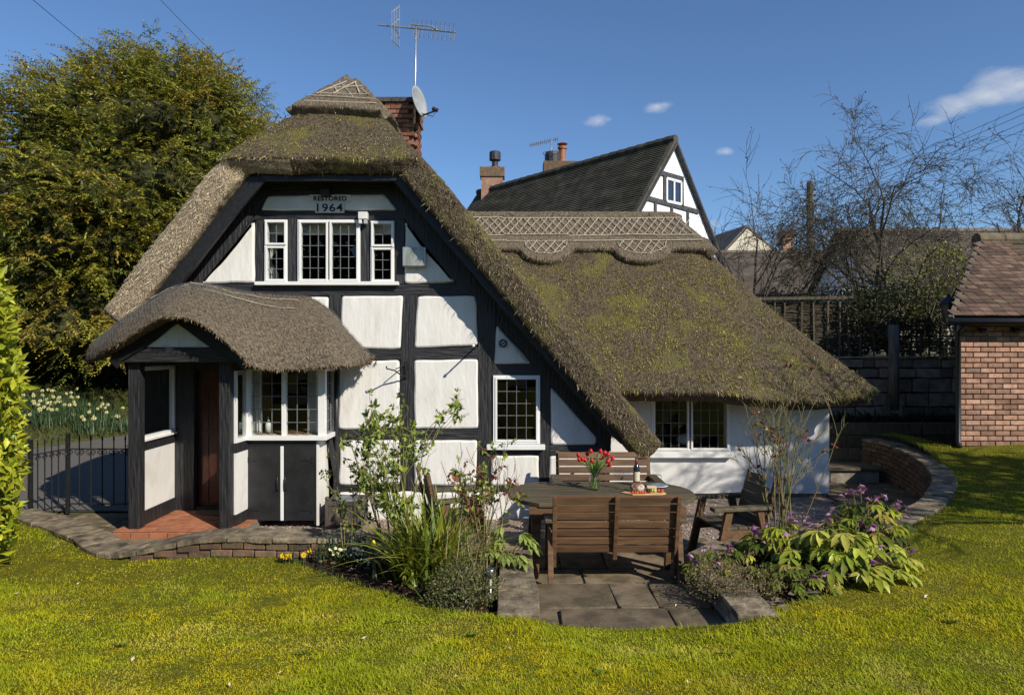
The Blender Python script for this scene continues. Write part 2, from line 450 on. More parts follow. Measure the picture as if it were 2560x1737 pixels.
M_brick2 = mat('orange_brick', (.27, .14, .092), (.40, .24, .165), rough=.88, scale=12, detail=8, bump=.5, bscale=50, bdist=.008, c3=(.42, .29, .21), s3=5, third=(.50, .72), random_v=.4)
M_mortar = mat('mortar', (.155, .13, .10), (.21, .18, .14), rough=.95, scale=30, bump=.5, bscale=90)
M_oldmortar = mat('old_mortar', (.075, .065, .045), (.12, .105, .075), rough=.95, scale=20, bump=.6, bscale=50)
M_gravel = mat('gravel', (.20, .15, .115), (.42, .33, .265), rough=.9, scale=70, detail=3, bump=1.0, bscale=90, bdist=.03)
M_quarry = mat('quarry_tile', (.30, .11, .055), (.40, .165, .09), rough=.55, scale=8, bump=.1, bscale=60, random_v=.15)
M_iron = mat('black_iron', (.010, .010, .011), (.02, .02, .021), rough=.45, scale=40, spec=.5)
M_galv = mat('galvanised', (.42, .43, .44), (.55, .56, .57), rough=.4, scale=20, metal=.8)
M_plastic = mat('pale_plastic', (.62, .62, .60), (.70, .70, .68), rough=.4, scale=5, spec=.5)
M_steel = mat('brushed_steel', (.5, .5, .5), (.6, .6, .6), rough=.25, scale=30, metal=1.0)
M_bench = mat('stained_timber', (.088, .046, .021), (.155, .085, .041), rough=.6, scale=7, stretch=(.5, 4, 4), bump=.3, bscale=20, bstretch=(1, 20, 20), bdist=.005, spec=.35, random_v=.18)
M_benchtop = mat('weathered_timber', (.060, .048, .028), (.115, .092, .055), rough=.65, scale=7, stretch=(.35, 4, 4), bump=.3, bscale=20, bstretch=(1, 20, 20), bdist=.005, spec=.35, c3=(.10, .09, .03), s3=3, third=(.55, .8), random_v=.15)
M_tile = mat('clay_roof_tile', (.085, .055, .04), (.15, .085, .055), rough=.85, scale=6, detail=8, bump=.5, bscale=30, bdist=.01, c3=(.12, .115, .075), s3=6, third=(.52, .68), random_v=.5)
M_tile_dark = mat('dark_roof_tile', (.05, .045, .034), (.10, .09, .068), rough=.9, scale=3, detail=10, bump=.4, bscale=10, c3=(.05, .05, .022), s3=1.2, third=(.5, .7))
M_tile_brown = mat('brown_roof_tile', (.12, .098, .08), (.19, .16, .13), rough=.9, scale=2, detail=10, bump=.4, bscale=10)
M_stone = mat('rubble_stone', (.17, .148, .112), (.31, .27, .21), rough=.9, scale=6, detail=9, bump=.7, bscale=15, bdist=.02, random_v=.35)
M_fence = mat('weathered_stake', (.068, .057, .039), (.125, .105, .07), rough=.9, scale=12, stretch=(3, 3, .5), bump=.4, random_v=.3)

# ------------------------------------------------------------------ ground, road, lawn, beds, patio
LAWN_PTS = np.array([(-3.9, 6.7, .11), (-3.0, 6.75, .12), (-2.4, 6.7, .13), (-1.6, 6.0, .16), (-.8, 5.3, .20), (-.1, 4.88, .275), (.05, 4.80, .285), (.35, 4.93, .185), (.9, 4.95, .165), (1.48, 4.93, .185), (1.76, 4.80, .285),
    (2.0, 4.85, .28), (3.1, 5.6, .30), (3.9, 6.5, .34), (4.2, 7.0, .38), (5.0, 7.5, .43), (5.7, 8.3, .50), (6.2, 9.6, .58), (6.5, 10.2, .74), (8, 9.9, .80), (12, 10, .9), (7, 7, .52),
    (0, 3.4, .42), (-3, 3.4, .40), (4, 3.4, .42), (0, 0, .55), (-5, 0, .55), (6, 0, .6), (-5.9, 8.1, .16), (-5.4, 6.6, .22), (-6, 4, .38), (9, 3, .6), (0, -8, .6), (-9, -8, .6), (9, -8, .7),
    (-13, 5, .45), (13, 5, .8), (-9, 8, .2), (6.5, 11.5, .74), (-4.9, 7.3, .13)])
_P = LAWN_PTS[:, :2]; _n = len(_P)
_A = np.zeros((_n + 3, _n + 3)); _A[:_n, :_n] = np.linalg.norm(_P[:, None] - _P[None], axis=2)
_A[:_n, _n] = 1; _A[:_n, _n + 1:] = _P; _A[_n, :_n] = 1; _A[_n + 1:, :_n] = _P.T
_w = np.linalg.solve(_A + np.eye(_n + 3) * 1e-9, np.concatenate([LAWN_PTS[:, 2], [0, 0, 0]]))
def hz(x, y):
    x = np.atleast_1d(np.asarray(x, float)); y = np.atleast_1d(np.asarray(y, float))
    d = np.sqrt((x[:, None] - _P[None, :, 0]) ** 2 + (y[:, None] - _P[None, :, 1]) ** 2)
    return d @ _w[:_n] + _w[_n] + _w[_n + 1] * x + _w[_n + 2] * y
def on_lawn(px, py):
    z = .25
    for _ in range(12):
        p = gp(px, py, z); z = float(hz(p.x, p.y)[0])
    return gp(px, py, z)

ROAD_A, ROAD_D = np.array((-10.1, 14.3)), np.array((.34, .94))
def terrain(x, y):
    z = np.full(x.shape, -.06)
    d = (x - ROAD_A[0]) * -ROAD_D[1] + (y - ROAD_A[1]) * ROAD_D[0]      # distance to the left of the road's far edge
    left = (x < -4.0) & (y > 9.0)
    road = .0 + .012 * np.clip(y - 9, 0, 12)
    z = np.where(left, road, z)
    z = np.where(left & (d > 0), road + .22 * np.clip(d, 0, 9) + .25 * (1 - np.exp(-np.clip(d, 0, 9) * 1.5)), z)
    back = np.clip((y - 14.0) / .12, 0, 1)
    right = np.where((x >= -4.0), back * (1.95 + .02 * np.clip(y - 14, 0, 60)), 0)
    z = np.where(x >= -4.0, z + right, z)
    out = (np.abs(x) > 13.5) & (y <= 9) | (y < -13)
    z = np.where(out, .25, z)
    return z
gx = np.unique(np.concatenate([np.linspace(-400, -40, 14), np.linspace(-40, -14, 18), np.linspace(-14, 14, 113), np.linspace(14, 40, 18), np.linspace(40, 400, 14), [-4.001, -3.999]]))
gy = np.unique(np.concatenate([np.linspace(-100, -13, 10), np.linspace(-13, 8.9, 12), np.linspace(9, 26, 86), np.linspace(27, 60, 18), np.linspace(65, 600, 20), [13.98, 14.0, 14.06, 14.12]]))
GX, GY = np.meshgrid(gx, gy); GZ = terrain(GX, GY)
nx, ny = len(gx), len(gy); I = np.arange(nx * ny).reshape(ny, nx)
Q = np.stack([I[:-1, :-1], I[:-1, 1:], I[1:, 1:], I[1:, :-1]], -1).reshape(-1, 4)
o = np_mesh('ground', np.stack([GX, GY, GZ], -1).reshape(-1, 3), Q, M_ground, smooth=True); tag(o, 'rough grassy ground around and beyond the garden', kind='structure')

# road beyond the iron fence
rv, rf = [], []
for i in range(24):
    t = -12 + i * 1.6
    e = ROAD_A + ROAD_D * t
    for k in range(9):
        x = e[0] + k * .9; y = e[1] - k * .33
        y = max(y, 9.32 - .02 * k)
        rv.append((x, y, float(terrain(np.array([min(x, -4.1)]), np.array([y]))[0]) + .015))
for i in range(23):
    for k in range(8): rf.append((i * 9 + k, i * 9 + k + 1, (i + 1) * 9 + k + 1, (i + 1) * 9 + k))
o = MB().add(rv, rf).build('road', M_road); tag(o, 'grey asphalt lane behind the iron fence', kind='structure')

# walls and beds share these lines
WALL_L = [(-6.1, 8.42, .20), (-5.3, 7.93, .19), (-4.55, 7.38, .18), (-3.95, 6.92, .17), (-3.04, 6.93, .33), (-2.2, 6.9, .33), (-1.4, 6.92, .33), (-.7, 6.86, .32), (-.25, 6.72, .31), (.02, 6.45, .31)]
WALL_C = [(1.76, 6.2, .31), (2.3, 6.75, .32), (3.1, 7.02, .35), (3.93, 7.17, .38), (4.35, 7.39, .42), (4.78, 7.76, .47), (5.34, 8.45, .52), (5.68, 9.01, .55), (5.96, 9.71, .58), (6.15, 10.44, .61), (6.25, 11.15, .64), (6.12, 11.75, .66)]
edge_l = [on_lawn(*p) for p in [(715, 1393), (760, 1417), (830, 1440), (900, 1463), (980, 1488), (1050, 1510), (1130, 1528), (1215, 1536)]]
edge_r = [on_lawn(*p) for p in [(1880, 1530), (1960, 1512), (2060, 1488), (2150, 1455), (2230, 1410), (2280, 1368), (2262, 1325)]]
LB = [(p.x, p.y) for p in edge_l]; RB = [(p.x, p.y) for p in edge_r]
def offset_path(path, d):
    out = []
    for i, p in enumerate(path):
        a = Vector(path[max(i - 1, 0)][:2]); b = Vector(path[min(i + 1, len(path) - 1)][:2]); t = (b - a).normalized()
        out.append((p[0] + t.y * d, p[1] - t.x * d))       # right-hand side for d > 0
    return out
wl_out = offset_path(WALL_L, .12); wc_out = offset_path(WALL_C, .12)
lawn_poly = [(-13.5, -13), (-13.5, 9), (-6.3, 8.6)] + [wl_out[i] for i in range(0, 5)] + [(-2.75, 6.8)] + LB + [(-.1, 4.93), (.2, 4.96), (.6, 4.93), (1.1, 4.95), (1.62, 4.9), (1.9, 4.87)] + RB[:] + [wc_out[i] for i in range(4, 12)] + [(6.6, 11.8), (6.6, 10.15), (13.5, 10.15), (13.5, -13)]
inner = []
for x in np.arange(-13, 13.2, .22):
    for y in np.arange(-1.0, 11.8, .22): inner.append((x + .03 * math.sin(y * 9), y))
for x in np.arange(-13, 13.2, 2):
    for y in np.arange(-12.5, -1.2, 2): inner.append((x, y))
ia = np.array(inner); ia = ia[in_poly(ia[:, 0], ia[:, 1], lawn_poly)]
vo, ft = cdt(lawn_poly, pts=[tuple(p) for p in ia])
vx = np.array([v.x for v in vo]); vy = np.array([v.y for v in vo]); vz = hz(vx, vy) + (fbm(vx * 1.3, vy * 1.3, 3) - .5) * .03
o = MB().add(list(zip(vx, vy, vz)), ft).build('lawn', M_lawn, smooth=True); tag(o, 'sunlit mossy lawn in front of the cottage', kind='structure')

def bed(name, poly, mound, label):
    a = np.array(poly); pts = []
    for x in np.arange(a[:, 0].min(), a[:, 0].max(), .045):
        for y in np.arange(a[:, 1].min(), a[:, 1].max(), .045): pts.append((x, y))
    pts = np.array(pts); pts = pts[in_poly(pts[:, 0], pts[:, 1], poly)]
    vo, ft = cdt(poly, pts=[tuple(p) for p in pts])
    x = np.array([v.x for v in vo]); y = np.array([v.y for v in vo])
    d = np.full(len(x), 9.0)
    for i in range(len(poly)):
        p, q = np.array(poly[i]), np.array(poly[(i + 1) % len(poly)]); e = q - p
        t = np.clip(((x - p[0]) * e[0] + (y - p[1]) * e[1]) / max(e @ e, 1e-9), 0, 1)
        d = np.minimum(d, np.hypot(x - p[0] - t * e[0], y - p[1] - t * e[1]))
    z = hz(x, y) - .035 + mound * np.clip(d / .5, 0, 1) + np.clip(d / .08, 0, 1) * (np.clip(fbm(x * 14, y * 14, 5) - .35, 0, 1) * .11)
    o = MB().add(list(zip(x, y, z)), ft).build(name, M_soil); tag(o, label, kind='structure')
    return o
bed_l = bed('flower_bed', [(-2.75, 6.8)] + LB + [(-.12, 4.94), (-.12, 6.42), (-.35, 6.62), (-.75, 6.74), (-1.4, 6.79), (-2.2, 6.79)], .05, 'dark crumbly soil of the flower bed left of the step')
bed_r = bed('flower_bed', [(1.93, 4.88)] + RB + [wc_out[3], wc_out[2], wc_out[1], (1.93, 6.2)], .06, 'dark soil of the flower bed right of the step')
def soil_z(x, y): return float(hz(x, y)[0]) + .02

# gravel and paving in the sunken yard
o = MB().add([(-6.3, 6.9, -.025), (6.6, 6.3, -.025), (6.6, 14, -.025), (-6.3, 9.35, -.025), (.1, 5.0, -.025), (1.8, 5.0, -.025)], [(0, 4, 5, 1, 2, 3)]).build('gravel_yard', M_gravel)
tag(o, 'pinkish gravel of the sunken yard by the cottage wall', kind='structure')
pst = np.random.RandomState(11); npb = 9000
gxp = pst.uniform(-3.4, 4.6, npb); gyp = pst.uniform(6.9, 10.15, npb)
keep = ~((gxp < 1.3) & (gyp > 8.8)); gxp = gxp[keep]; gyp = gyp[keep]; npb = len(gxp)
s = pst.uniform(.007, .017, npb); V = np.zeros((npb, 6, 3))
for k, dv in enumerate([(1, 0, 0), (-1, 0, 0), (0, 1, 0), (0, -1, 0), (0, 0, .7), (0, 0, -.7)]):
    V[:, k] = np.stack([gxp, gyp, np.full(npb, -.016)], 1) + np.array(dv) * s[:, None] * pst.uniform(.7, 1.3, (npb, 1))
b = (np.arange(npb) * 6)[:, None]
T = np.concatenate([b + np.array(t) for t in [(0, 2, 4), (2, 1, 4), (1, 3, 4), (3, 0, 4)]])
gc = np.array([(.42, .33, .26), (.30, .21, .16), (.50, .42, .36), (.22, .17, .13)])[pst.randint(0, 4, npb)]
M_pebble = mat('pebble', (.9, .9, .9), (1.05, 1.05, 1.05), rough=.85, attr=True)
o = np_mesh('pebbles', V.reshape(-1, 3), T, M_pebble, cols=np.repeat(gc, 6, axis=0)); tag(o, 'loose pinkish pebbles scattered over the yard', 'gravel', kind='stuff')

def flag(x0, x1, y0, y1, ztop, th, parent, name='flagstone', m=None, seed=0):
    r = random.Random(seed * 7919 + int(x0 * 1000) * 31 + int(y0 * 1000))
    j = lambda: r.uniform(-.012, .012)
    cut = .03
    pts = [(x0 + cut + j(), y0 + j()), (x1 - cut + j(), y0 + j()), (x1 + j(), y0 + cut + j()), (x1 + j(), y1 - cut + j()), (x1 - cut + j(), y1 + j()), (x0 + cut + j(), y1 + j()), (x0 + j(), y1 - cut + j()), (x0 + j(), y0 + cut + j())]
    zt = ztop + r.uniform(-.005, .004)
    tx, ty = r.uniform(-.006, .006), r.uniform(-.006, .006); cx, cy = (x0 + x1) / 2, (y0 + y1) / 2
    top = [(x, y, zt + (x - cx) * tx + (y - cy) * ty) for x, y in pts]
    base = wloc(parent) if parent else Vector((0, 0, 0))
    mb = MB().prism(top, (0, 0, -th))
    return mb.build(name, m or M_flag, parent, bevel=.008)
patio = MB().add([(.15, 5.98, -.018), (6.4, 5.98, -.018), (6.4, 12.4, -.018), (.15, 12.4, -.018)], [(0, 1, 2, 3)]).build('patio', mat('patio_bed', (.05, .045, .03), (.085, .08, .04), rough=.95, scale=20))
tag(patio, 'sunken patio of large worn flagstones under the table', kind='structure')
# keep the bed to the paved part only
patio.data.clear_geometry(); patio.data.from_pydata([(.16, 5.9, -.018), (1.64, 5.9, -.018), (1.9, 7.9, -.018), (-.1, 7.9, -.018), (-.1, 6.5, -.018), (4.75, 8.2, -.019), (6.2, 8.2, -.019), (6.4, 12.3, -.019), (4.75, 12.3, -.019)], [], [(0, 1, 2, 3, 4), (5, 6, 7, 8)])
r = random.Random(3)
for reg in ((.0, 1.72, 5.94, 7.9), (4.75, 6.1, 8.2, 12.2)):
    y = reg[2]
    while y < reg[3]:
        h = r.uniform(.42, .62); x = reg[0] - r.uniform(0, .4)
        while x < reg[1]:
            w = r.uniform(.4, .85)
            if not (x < 0.0 and y < 6.6): flag(max(x, .17 if y < 6.5 else x) + .008, x + w - .008, y + .008, y + h - .008, 0.0, .05, patio)
            x += w
        y += h
step = MB().box(.19, 1.61, 5.02, 5.94, -.05, .105).build('garden_step', M_stone); tag(step, 'broad stone step from lawn to patio between the low walls', kind='structure')
for (a, b_, c, d) in ((.195, .83, 5.42, 5.975), (.84, 1.17, 5.42, 5.975), (1.18, 1.605, 5.42, 5.975), (.195, .36, 4.98, 5.41), (.37, 1.22, 4.96, 5.41), (1.23, 1.605, 4.97, 5.41)):
    flag(a, b_, c, d, .152, .05, step)
# path of flags from the gate to the porch
path = MB().add([(-5.9, 9.2, -.017), (-4.4, 9.2, -.017), (-3.5, 7.2, -.017), (-4.0, 7.0, -.017), (-5.9, 8.3, -.017)], [(0, 4, 3, 2, 1)]).build('path', mat('patio_bed', (0, 0, 0))); tag(path, 'shaded flagstone path from gate to porch', kind='structure')
for (x0, x1, y0, y1) in ((-5.7, -5.0, 8.5, 9.15), (-4.98, -4.45, 8.4, 9.15), (-5.4, -4.6, 7.9, 8.38), (-4.58, -3.9, 7.3, 7.92), (-3.88, -3.2, 7.15, 7.8), (-3.18, -2.6, 7.2, 7.75)): flag(x0, x1, y0, y1, 0.0, .05, path)

# ------------------------------------------------------------------ low garden walls
brick_me = MB().box(-.105, .105, -.05, .05, -.0325, .0325).mesh('brick')
def brick_copy(parent, p, ang, me, m, name='brick', tilt=0.0):
    o = bpy.data.objects.new(name, me); COL.objects.link(o); o.parent = parent
    o.location = Vector(p) - wloc(parent); o.rotation_euler = (tilt, 0, ang); return o
def bevel_mesh(me, w):
    bm = bmesh.new(); bm.from_mesh(me); bmesh.ops.bevel(bm, geom=bm.edges[:], offset=w, segments=1, affect='EDGES'); bm.to_mesh(me); bm.free(); return me
bevel_mesh(brick_me, .006); brick_me.materials.append(M_brick)
def path_points(path, step):
    P = spline([Vector(p) for p in path], 12); out = [P[0]]; acc_ = 0
    for a, b in zip(P[:-1], P[1:]):
        L = (b.xy - a.xy).length; s_ = 0
        while acc_ + (L - s_) >= step:
            s_ += step - acc_; acc_ = 0; out.append(a.lerp(b, s_ / L))
        acc_ += L - s_
    return out
stone_me = bevel_mesh(MB().box(-.108, .108, -.05, .05, -.036, .036).mesh('stone'), .012); stone_me.materials.append(M_stone)
def garden_wall(name, path, width, zbase, label, face, slab=.42, over=.035, th=.05, brick_skip=None, face_me=None):
    w = thing(name, (path[0][0], path[0][1], zbase if not callable(zbase) else 0), label, 'wall')
    P = spline([Vector(p) for p in path], 10)
    def side(d): 
        out = []
        for i, p in enumerate(P):
            t = (P[min(i + 1, len(P) - 1)] - P[max(i - 1, 0)]); t.z = 0; t.normalize(); out.append(Vector((p.x + t.y * d, p.y - t.x * d, p.z)))
        return out
    A = side(width / 2 - .012); B = side(-width / 2 + .012)
    vs, fs = [], []
    for a, b in zip(A, B):
        za = zbase(a.x, a.y) if callable(zbase) else zbase
        vs += [(a.x, a.y, a.z - th - .02), (b.x, b.y, b.z - th - .02), (b.x, b.y, za), (a.x, a.y, za)]
    for i in range(len(A) - 1):
        q = i * 4
        for k in range(4): fs.append((q + k, q + (k + 1) % 4, q + 4 + (k + 1) % 4, q + 4 + k))
    fs += [(0, 3, 2, 1), tuple(len(vs) - 4 + k for k in range(4))]
    MB().add(vs, fs).build('core', M_oldmortar, w)
    # coping slabs
    A = side(width / 2 + over); B = side(-width / 2 - over)
    n = len(P); L = [0]
    for a, b in zip(P[:-1], P[1:]): L.append(L[-1] + (b - a).length)
    cuts = [0]; rr = random.Random(len(path) * 13)
    while cuts[-1] < L[-1] - .25: cuts.append(min(cuts[-1] + slab * rr.uniform(.75, 1.25), L[-1]))
    if L[-1] - cuts[-1] > .02: cuts[-1] = L[-1]
    def samp(S, s_):
        i = max(k for k in range(n) if L[k] <= s_ + 1e-9); i = min(i, n - 2)
        return S[i].lerp(S[i + 1], (s_ - L[i]) / max(L[i + 1] - L[i], 1e-9))
    for c0, c1 in zip(cuts[:-1], cuts[1:]):
        g = .006; dz = rr.uniform(-.006, .006); poly = []
        ss = [c0 + g + (c1 - c0 - 2 * g) * k / 3 for k in range(4)]
        vs, fs = [], []
        for s_ in ss:
            a, b = samp(A, s_), samp(B, s_); j = rr.uniform(-.012, .012)
            for q in (a, b): pass
            d = (a - b).normalized()
            a = a + d * j; b = b + d * rr.uniform(-.012, .012)
            vs += [(a.x, a.y, a.z + dz), (b.x, b.y, b.z + dz), (b.x, b.y, b.z + dz - th), (a.x, a.y, a.z + dz - th)]
        for i in range(3):
            q = i * 4
            for k in range(4): fs.append((q + k, q + 4 + k, q + 4 + (k + 1) % 4, q + (k + 1) % 4))
        fs += [(0, 1, 2, 3), (15, 14, 13, 12)]
        MB().add(vs, fs).build('coping_slab', M_coping, w, bevel=.008)
    # face bricks
    off = Vector((0, 0, 0))
    for d in face:
        S = side(d * (width / 2 - .03))
        Ls = [0]
        for a, b in zip(S[:-1], S[1:]): Ls.append(Ls[-1] + (b.xy - a.xy).length)
        for row in range(14):
            s_ = .11 + (.11 if row % 2 else 0)
            while s_ < Ls[-1] - .1:
                i = min(max(k for k in range(n) if Ls[k] <= s_), n - 2)
                p = S[i].lerp(S[i + 1], (s_ - Ls[i]) / max(Ls[i + 1] - Ls[i], 1e-9)); t = S[i + 1] - S[i]
                zb = zbase(p.x, p.y) if callable(zbase) else zbase
                zz = p.z - th - .04 - row * .075
                if zz > zb - .03 and not (brick_skip and brick_skip(p, d)):
                    sl = math.atan2(t.z, t.xy.length)
                    brick_copy(w, (p.x, p.y, zz), math.atan2(t.y, t.x), face_me or brick_me, M_brick, tilt=rr.uniform(-.03, .03))
                s_ += .222
    return w
def zb_l(x, y): return min(float(hz(x, y)[0]) - .05, 0.0) if y > 7.2 else 0.0
garden_wall('garden_wall', WALL_L, .30, -.03, 'low brick wall with dark coping slabs in front of the porch', (1,), brick_skip=lambda p, d: p.x > -.9 or p.z < .19)
garden_wall('garden_wall', WALL_C[3:], .22, -.03, 'curving brick retaining wall with dark coping beside the right lawn', (-1,), slab=.5, over=.025)
garden_wall('garden_wall', WALL_C[:4], .28, -.03, 'low wall closing the back of the hellebore bed', (-1,), slab=.5)
garden_wall('garden_wall', [(.04, 6.42, .31), (.04, 5.9, .305), (.04, 5.4, .305), (.04, 4.9, .30)], .24, -.03, 'low flat stone wall left of the garden step', (-1, 1), slab=.8, th=.05, face_me=stone_me)
garden_wall('garden_wall', [(1.76, 4.88, .30), (1.76, 5.4, .305), (1.76, 5.9, .31), (1.76, 6.18, .31)], .24, -.03, 'low flat stone wall right of the garden step', (-1, 1), slab=.8, th=.05, face_me=stone_me)

# ------------------------------------------------------------------ cottage
YW = 8.9          # front gable wall plane
YG = 10.2         # wing wall plane
cottage = thing('thatched_cottage', (-1.5, YW, 0), 'black and white timbered cottage with mossy thatched roofs and porch', 'cottage')
def wp(px, py, Y=YW): p = at(px, py, Y); return (p.x, p.z)

# --- gable wall: dark backing with openings, timbers and pillowy white panels on it
gable_outer = [wp(320, 1312), wp(320, 800), wp(425, 700), wp(560, 540), wp(650, 440), wp(690, 415), wp(960, 415), wp(1010, 440), wp(1120, 570), wp(1300, 790), wp(1525, 1070), wp(1525, 1312)]
def rect(x0, x1, y0, y1): return [wp(x0, y0), wp(x1, y0), wp(x1, y1), wp(x0, y1)]
holes = [rect(664, 717, 552, 703), rect(747, 899, 552, 703), rect(929, 984, 556, 704), rect(1236, 1347, 941, 1106), rect(640, 832, 932, 1290), rect(486, 606, 925, 1268)]
vo, ft = cdt(gable_outer, holes)
th = .14; n = len(vo)
vs = [(v.x, YW + .03, v.y) for v in vo] + [(v.x, YW + .03 + th, v.y) for v in vo]
fs = [f[::-1] for f in ft] + [tuple(i + n for i in f) for f in ft]
ed = {}
for f in ft:
    for i in range(len(f)):
        e = (f[i], f[(i + 1) % len(f)]); ed[e] = 1
for (a, b) in ed:
    if (b, a) not in ed: fs.append((a, b, b + n, a + n))
bm = bmesh.new(); me = MB().add(vs, fs).mesh('wall', wloc(cottage)); bm.from_mesh(me); bmesh.ops.recalc_face_normals(bm, faces=bm.faces); bm.to_mesh(me); bm.free()
link_mesh('wall', me, M_timber, cottage)
# side and back walls
MB().box(-5.0, -4.85, YW + .172, 15, -.03, 2.75).build('wall', M_white, cottage)
MB().box(1.12, 1.277, YW + .172, YG, -.03, 1.62).build('wall', M_whitewing, cottage)
MB().box(-4.85, 1.1, 14.85, 15, -.03, 2.9).build('wall', M_white, cottage)

def wobble_poly(pts, amp, seed, step=.05):
    """resample a closed 2-D outline and give it a hand-made wobble"""
    r = random.Random(seed); P = [Vector(p) for p in pts]; out = []
    for i in range(len(P)):
        a, b = P[i], P[(i + 1) % len(P)]; L = (b - a).length; k = max(1, int(L / step)); nrm = Vector((-(b - a).y, (b - a).x)) / max(L, 1e-6)
        for q in range(k):
            t = q / k; w = 0 if q == 0 else 1
            s_ = mnoise.noise(Vector((a.x * 3 + t * L * 3.5, a.y * 3 + seed, i * 7.1)))
            out.append(a.lerp(b, t) + nrm * s_ * amp * w)
    return out
def round_poly(pts, rad):
    P = [Vector(p) for p in pts]; out = []
    for i in range(len(P)):
        p, a, b = P[i], P[i - 1], P[(i + 1) % len(P)]
        da, db = (a - p), (b - p); ra = min(rad, da.length * .4); rb = min(rad, db.length * .4)
        p0 = p + da.normalized() * ra; p1 = p + db.normalized() * rb
        for k in range(5):
            t = k / 4; out.append(p0 * (1 - t) ** 2 + p * 2 * t * (1 - t) + p1 * t * t)
    return out
def ccw(P):
    A = sum(P[i - 1].x * P[i].y - P[i].x * P[i - 1].y for i in range(len(P))); return P if A > 0 else P[::-1]
def panel(pts, Y=YW, seed=0, proud=.035, rad=.05, m=None, name='render_panel', parent=None, amp=.012):
    """white infill: rounded outline, edges turned back into the frame, centre standing proud"""
    P = ccw(wobble_poly(round_poly([wp(*p, Y=Y) for p in pts], rad), amp, seed))
    n = len(P); c = sum(P, Vector((0, 0))) / n
    def inset(d):
        out = []
        for i in range(n):
            t = P[(i + 1) % n] - P[i - 1]; t = t / max(t.length, 1e-6); out.append(P[i] + Vector((-t.y, t.x)) * d)
        return out
    r1, r2 = inset(.012), inset(.03)
    vs = [(p.x, Y + .028, p.y) for p in P] + [(p.x, Y + .028 - proud * .7, p.y) for p in r1] + [(p.x, Y + .028 - proud, p.y) for p in r2]
    fs = []
    for a in (0, n):
        for i in range(n): j = (i + 1) % n; fs.append((a + i, a + j, a + n + j, a + n + i))
    fs.append(tuple(range(2 * n, 3 * n)))
    o = MB().add(vs, fs).build(name, m or M_white, parent or cottage)
    bm = bmesh.new(); bm.from_mesh(o.data)
    bmesh.ops.triangulate(bm, faces=[f for f in bm.faces if len(f.verts) > 4]); bm.to_mesh(o.data); bm.free()
    return o
def timber(pts, Y=YW, seed=0, depth=.022, m=None, amp=.010, name='timber', parent=None):
    P = wobble_poly([wp(*p, Y=Y) for p in pts], amp, seed + 100, .06)
    r = random.Random(seed); front = Y + .03 - depth - r.uniform(0, .004)
    return MB().prism([(p.x, front, p.y) for p in P], (0, Y + .05 - front, 0)).build(name, m or M_timber, parent or cottage, bevel=.006)
# white panels
for i, pts in enumerate([
    [(667, 489), (960, 484), (994, 527), (649, 527)],
    [(635, 552), (637, 708), (500, 710), (560, 645)],
    [(1012, 552), (1010, 708), (1030, 711), (1138, 704), (1072, 630)],
    [(690, 742), (822, 742), (822, 800), (760, 800)],
    [(853, 739), (1009, 737), (1002, 873), (850, 872), (851, 780)],
    [(1043, 740), (1190, 738), (1195, 864), (1034, 871)],
    [(846, 902), (998, 899), (999, 1072), (844, 1074)],
    [(1034, 899), (1196, 897), (1197, 1072), (1034, 1073)],
    [(848, 1100), (1001, 1099), (1001, 1212), (846, 1213)],
    [(1034, 1099), (1194, 1099), (1190, 1214), (1034, 1214)],
    [(1241, 811), (1329, 910), (1233, 911)],
    [(1376, 966), (1493, 1093), (1490, 1113), (1376, 1113)],
    [(1227, 1137), (1348, 1137), (1349, 1215), (1226, 1215)],
    [(1373, 1139), (1520, 1139), (1521, 1215), (1373, 1215)],
    [(846, 1229), (1200, 1229), (1200, 1311), (846, 1311)],
    [(1202, 1229), (1524, 1229), (1524, 1311), (1202, 1311)],
]): panel(pts, seed=i)
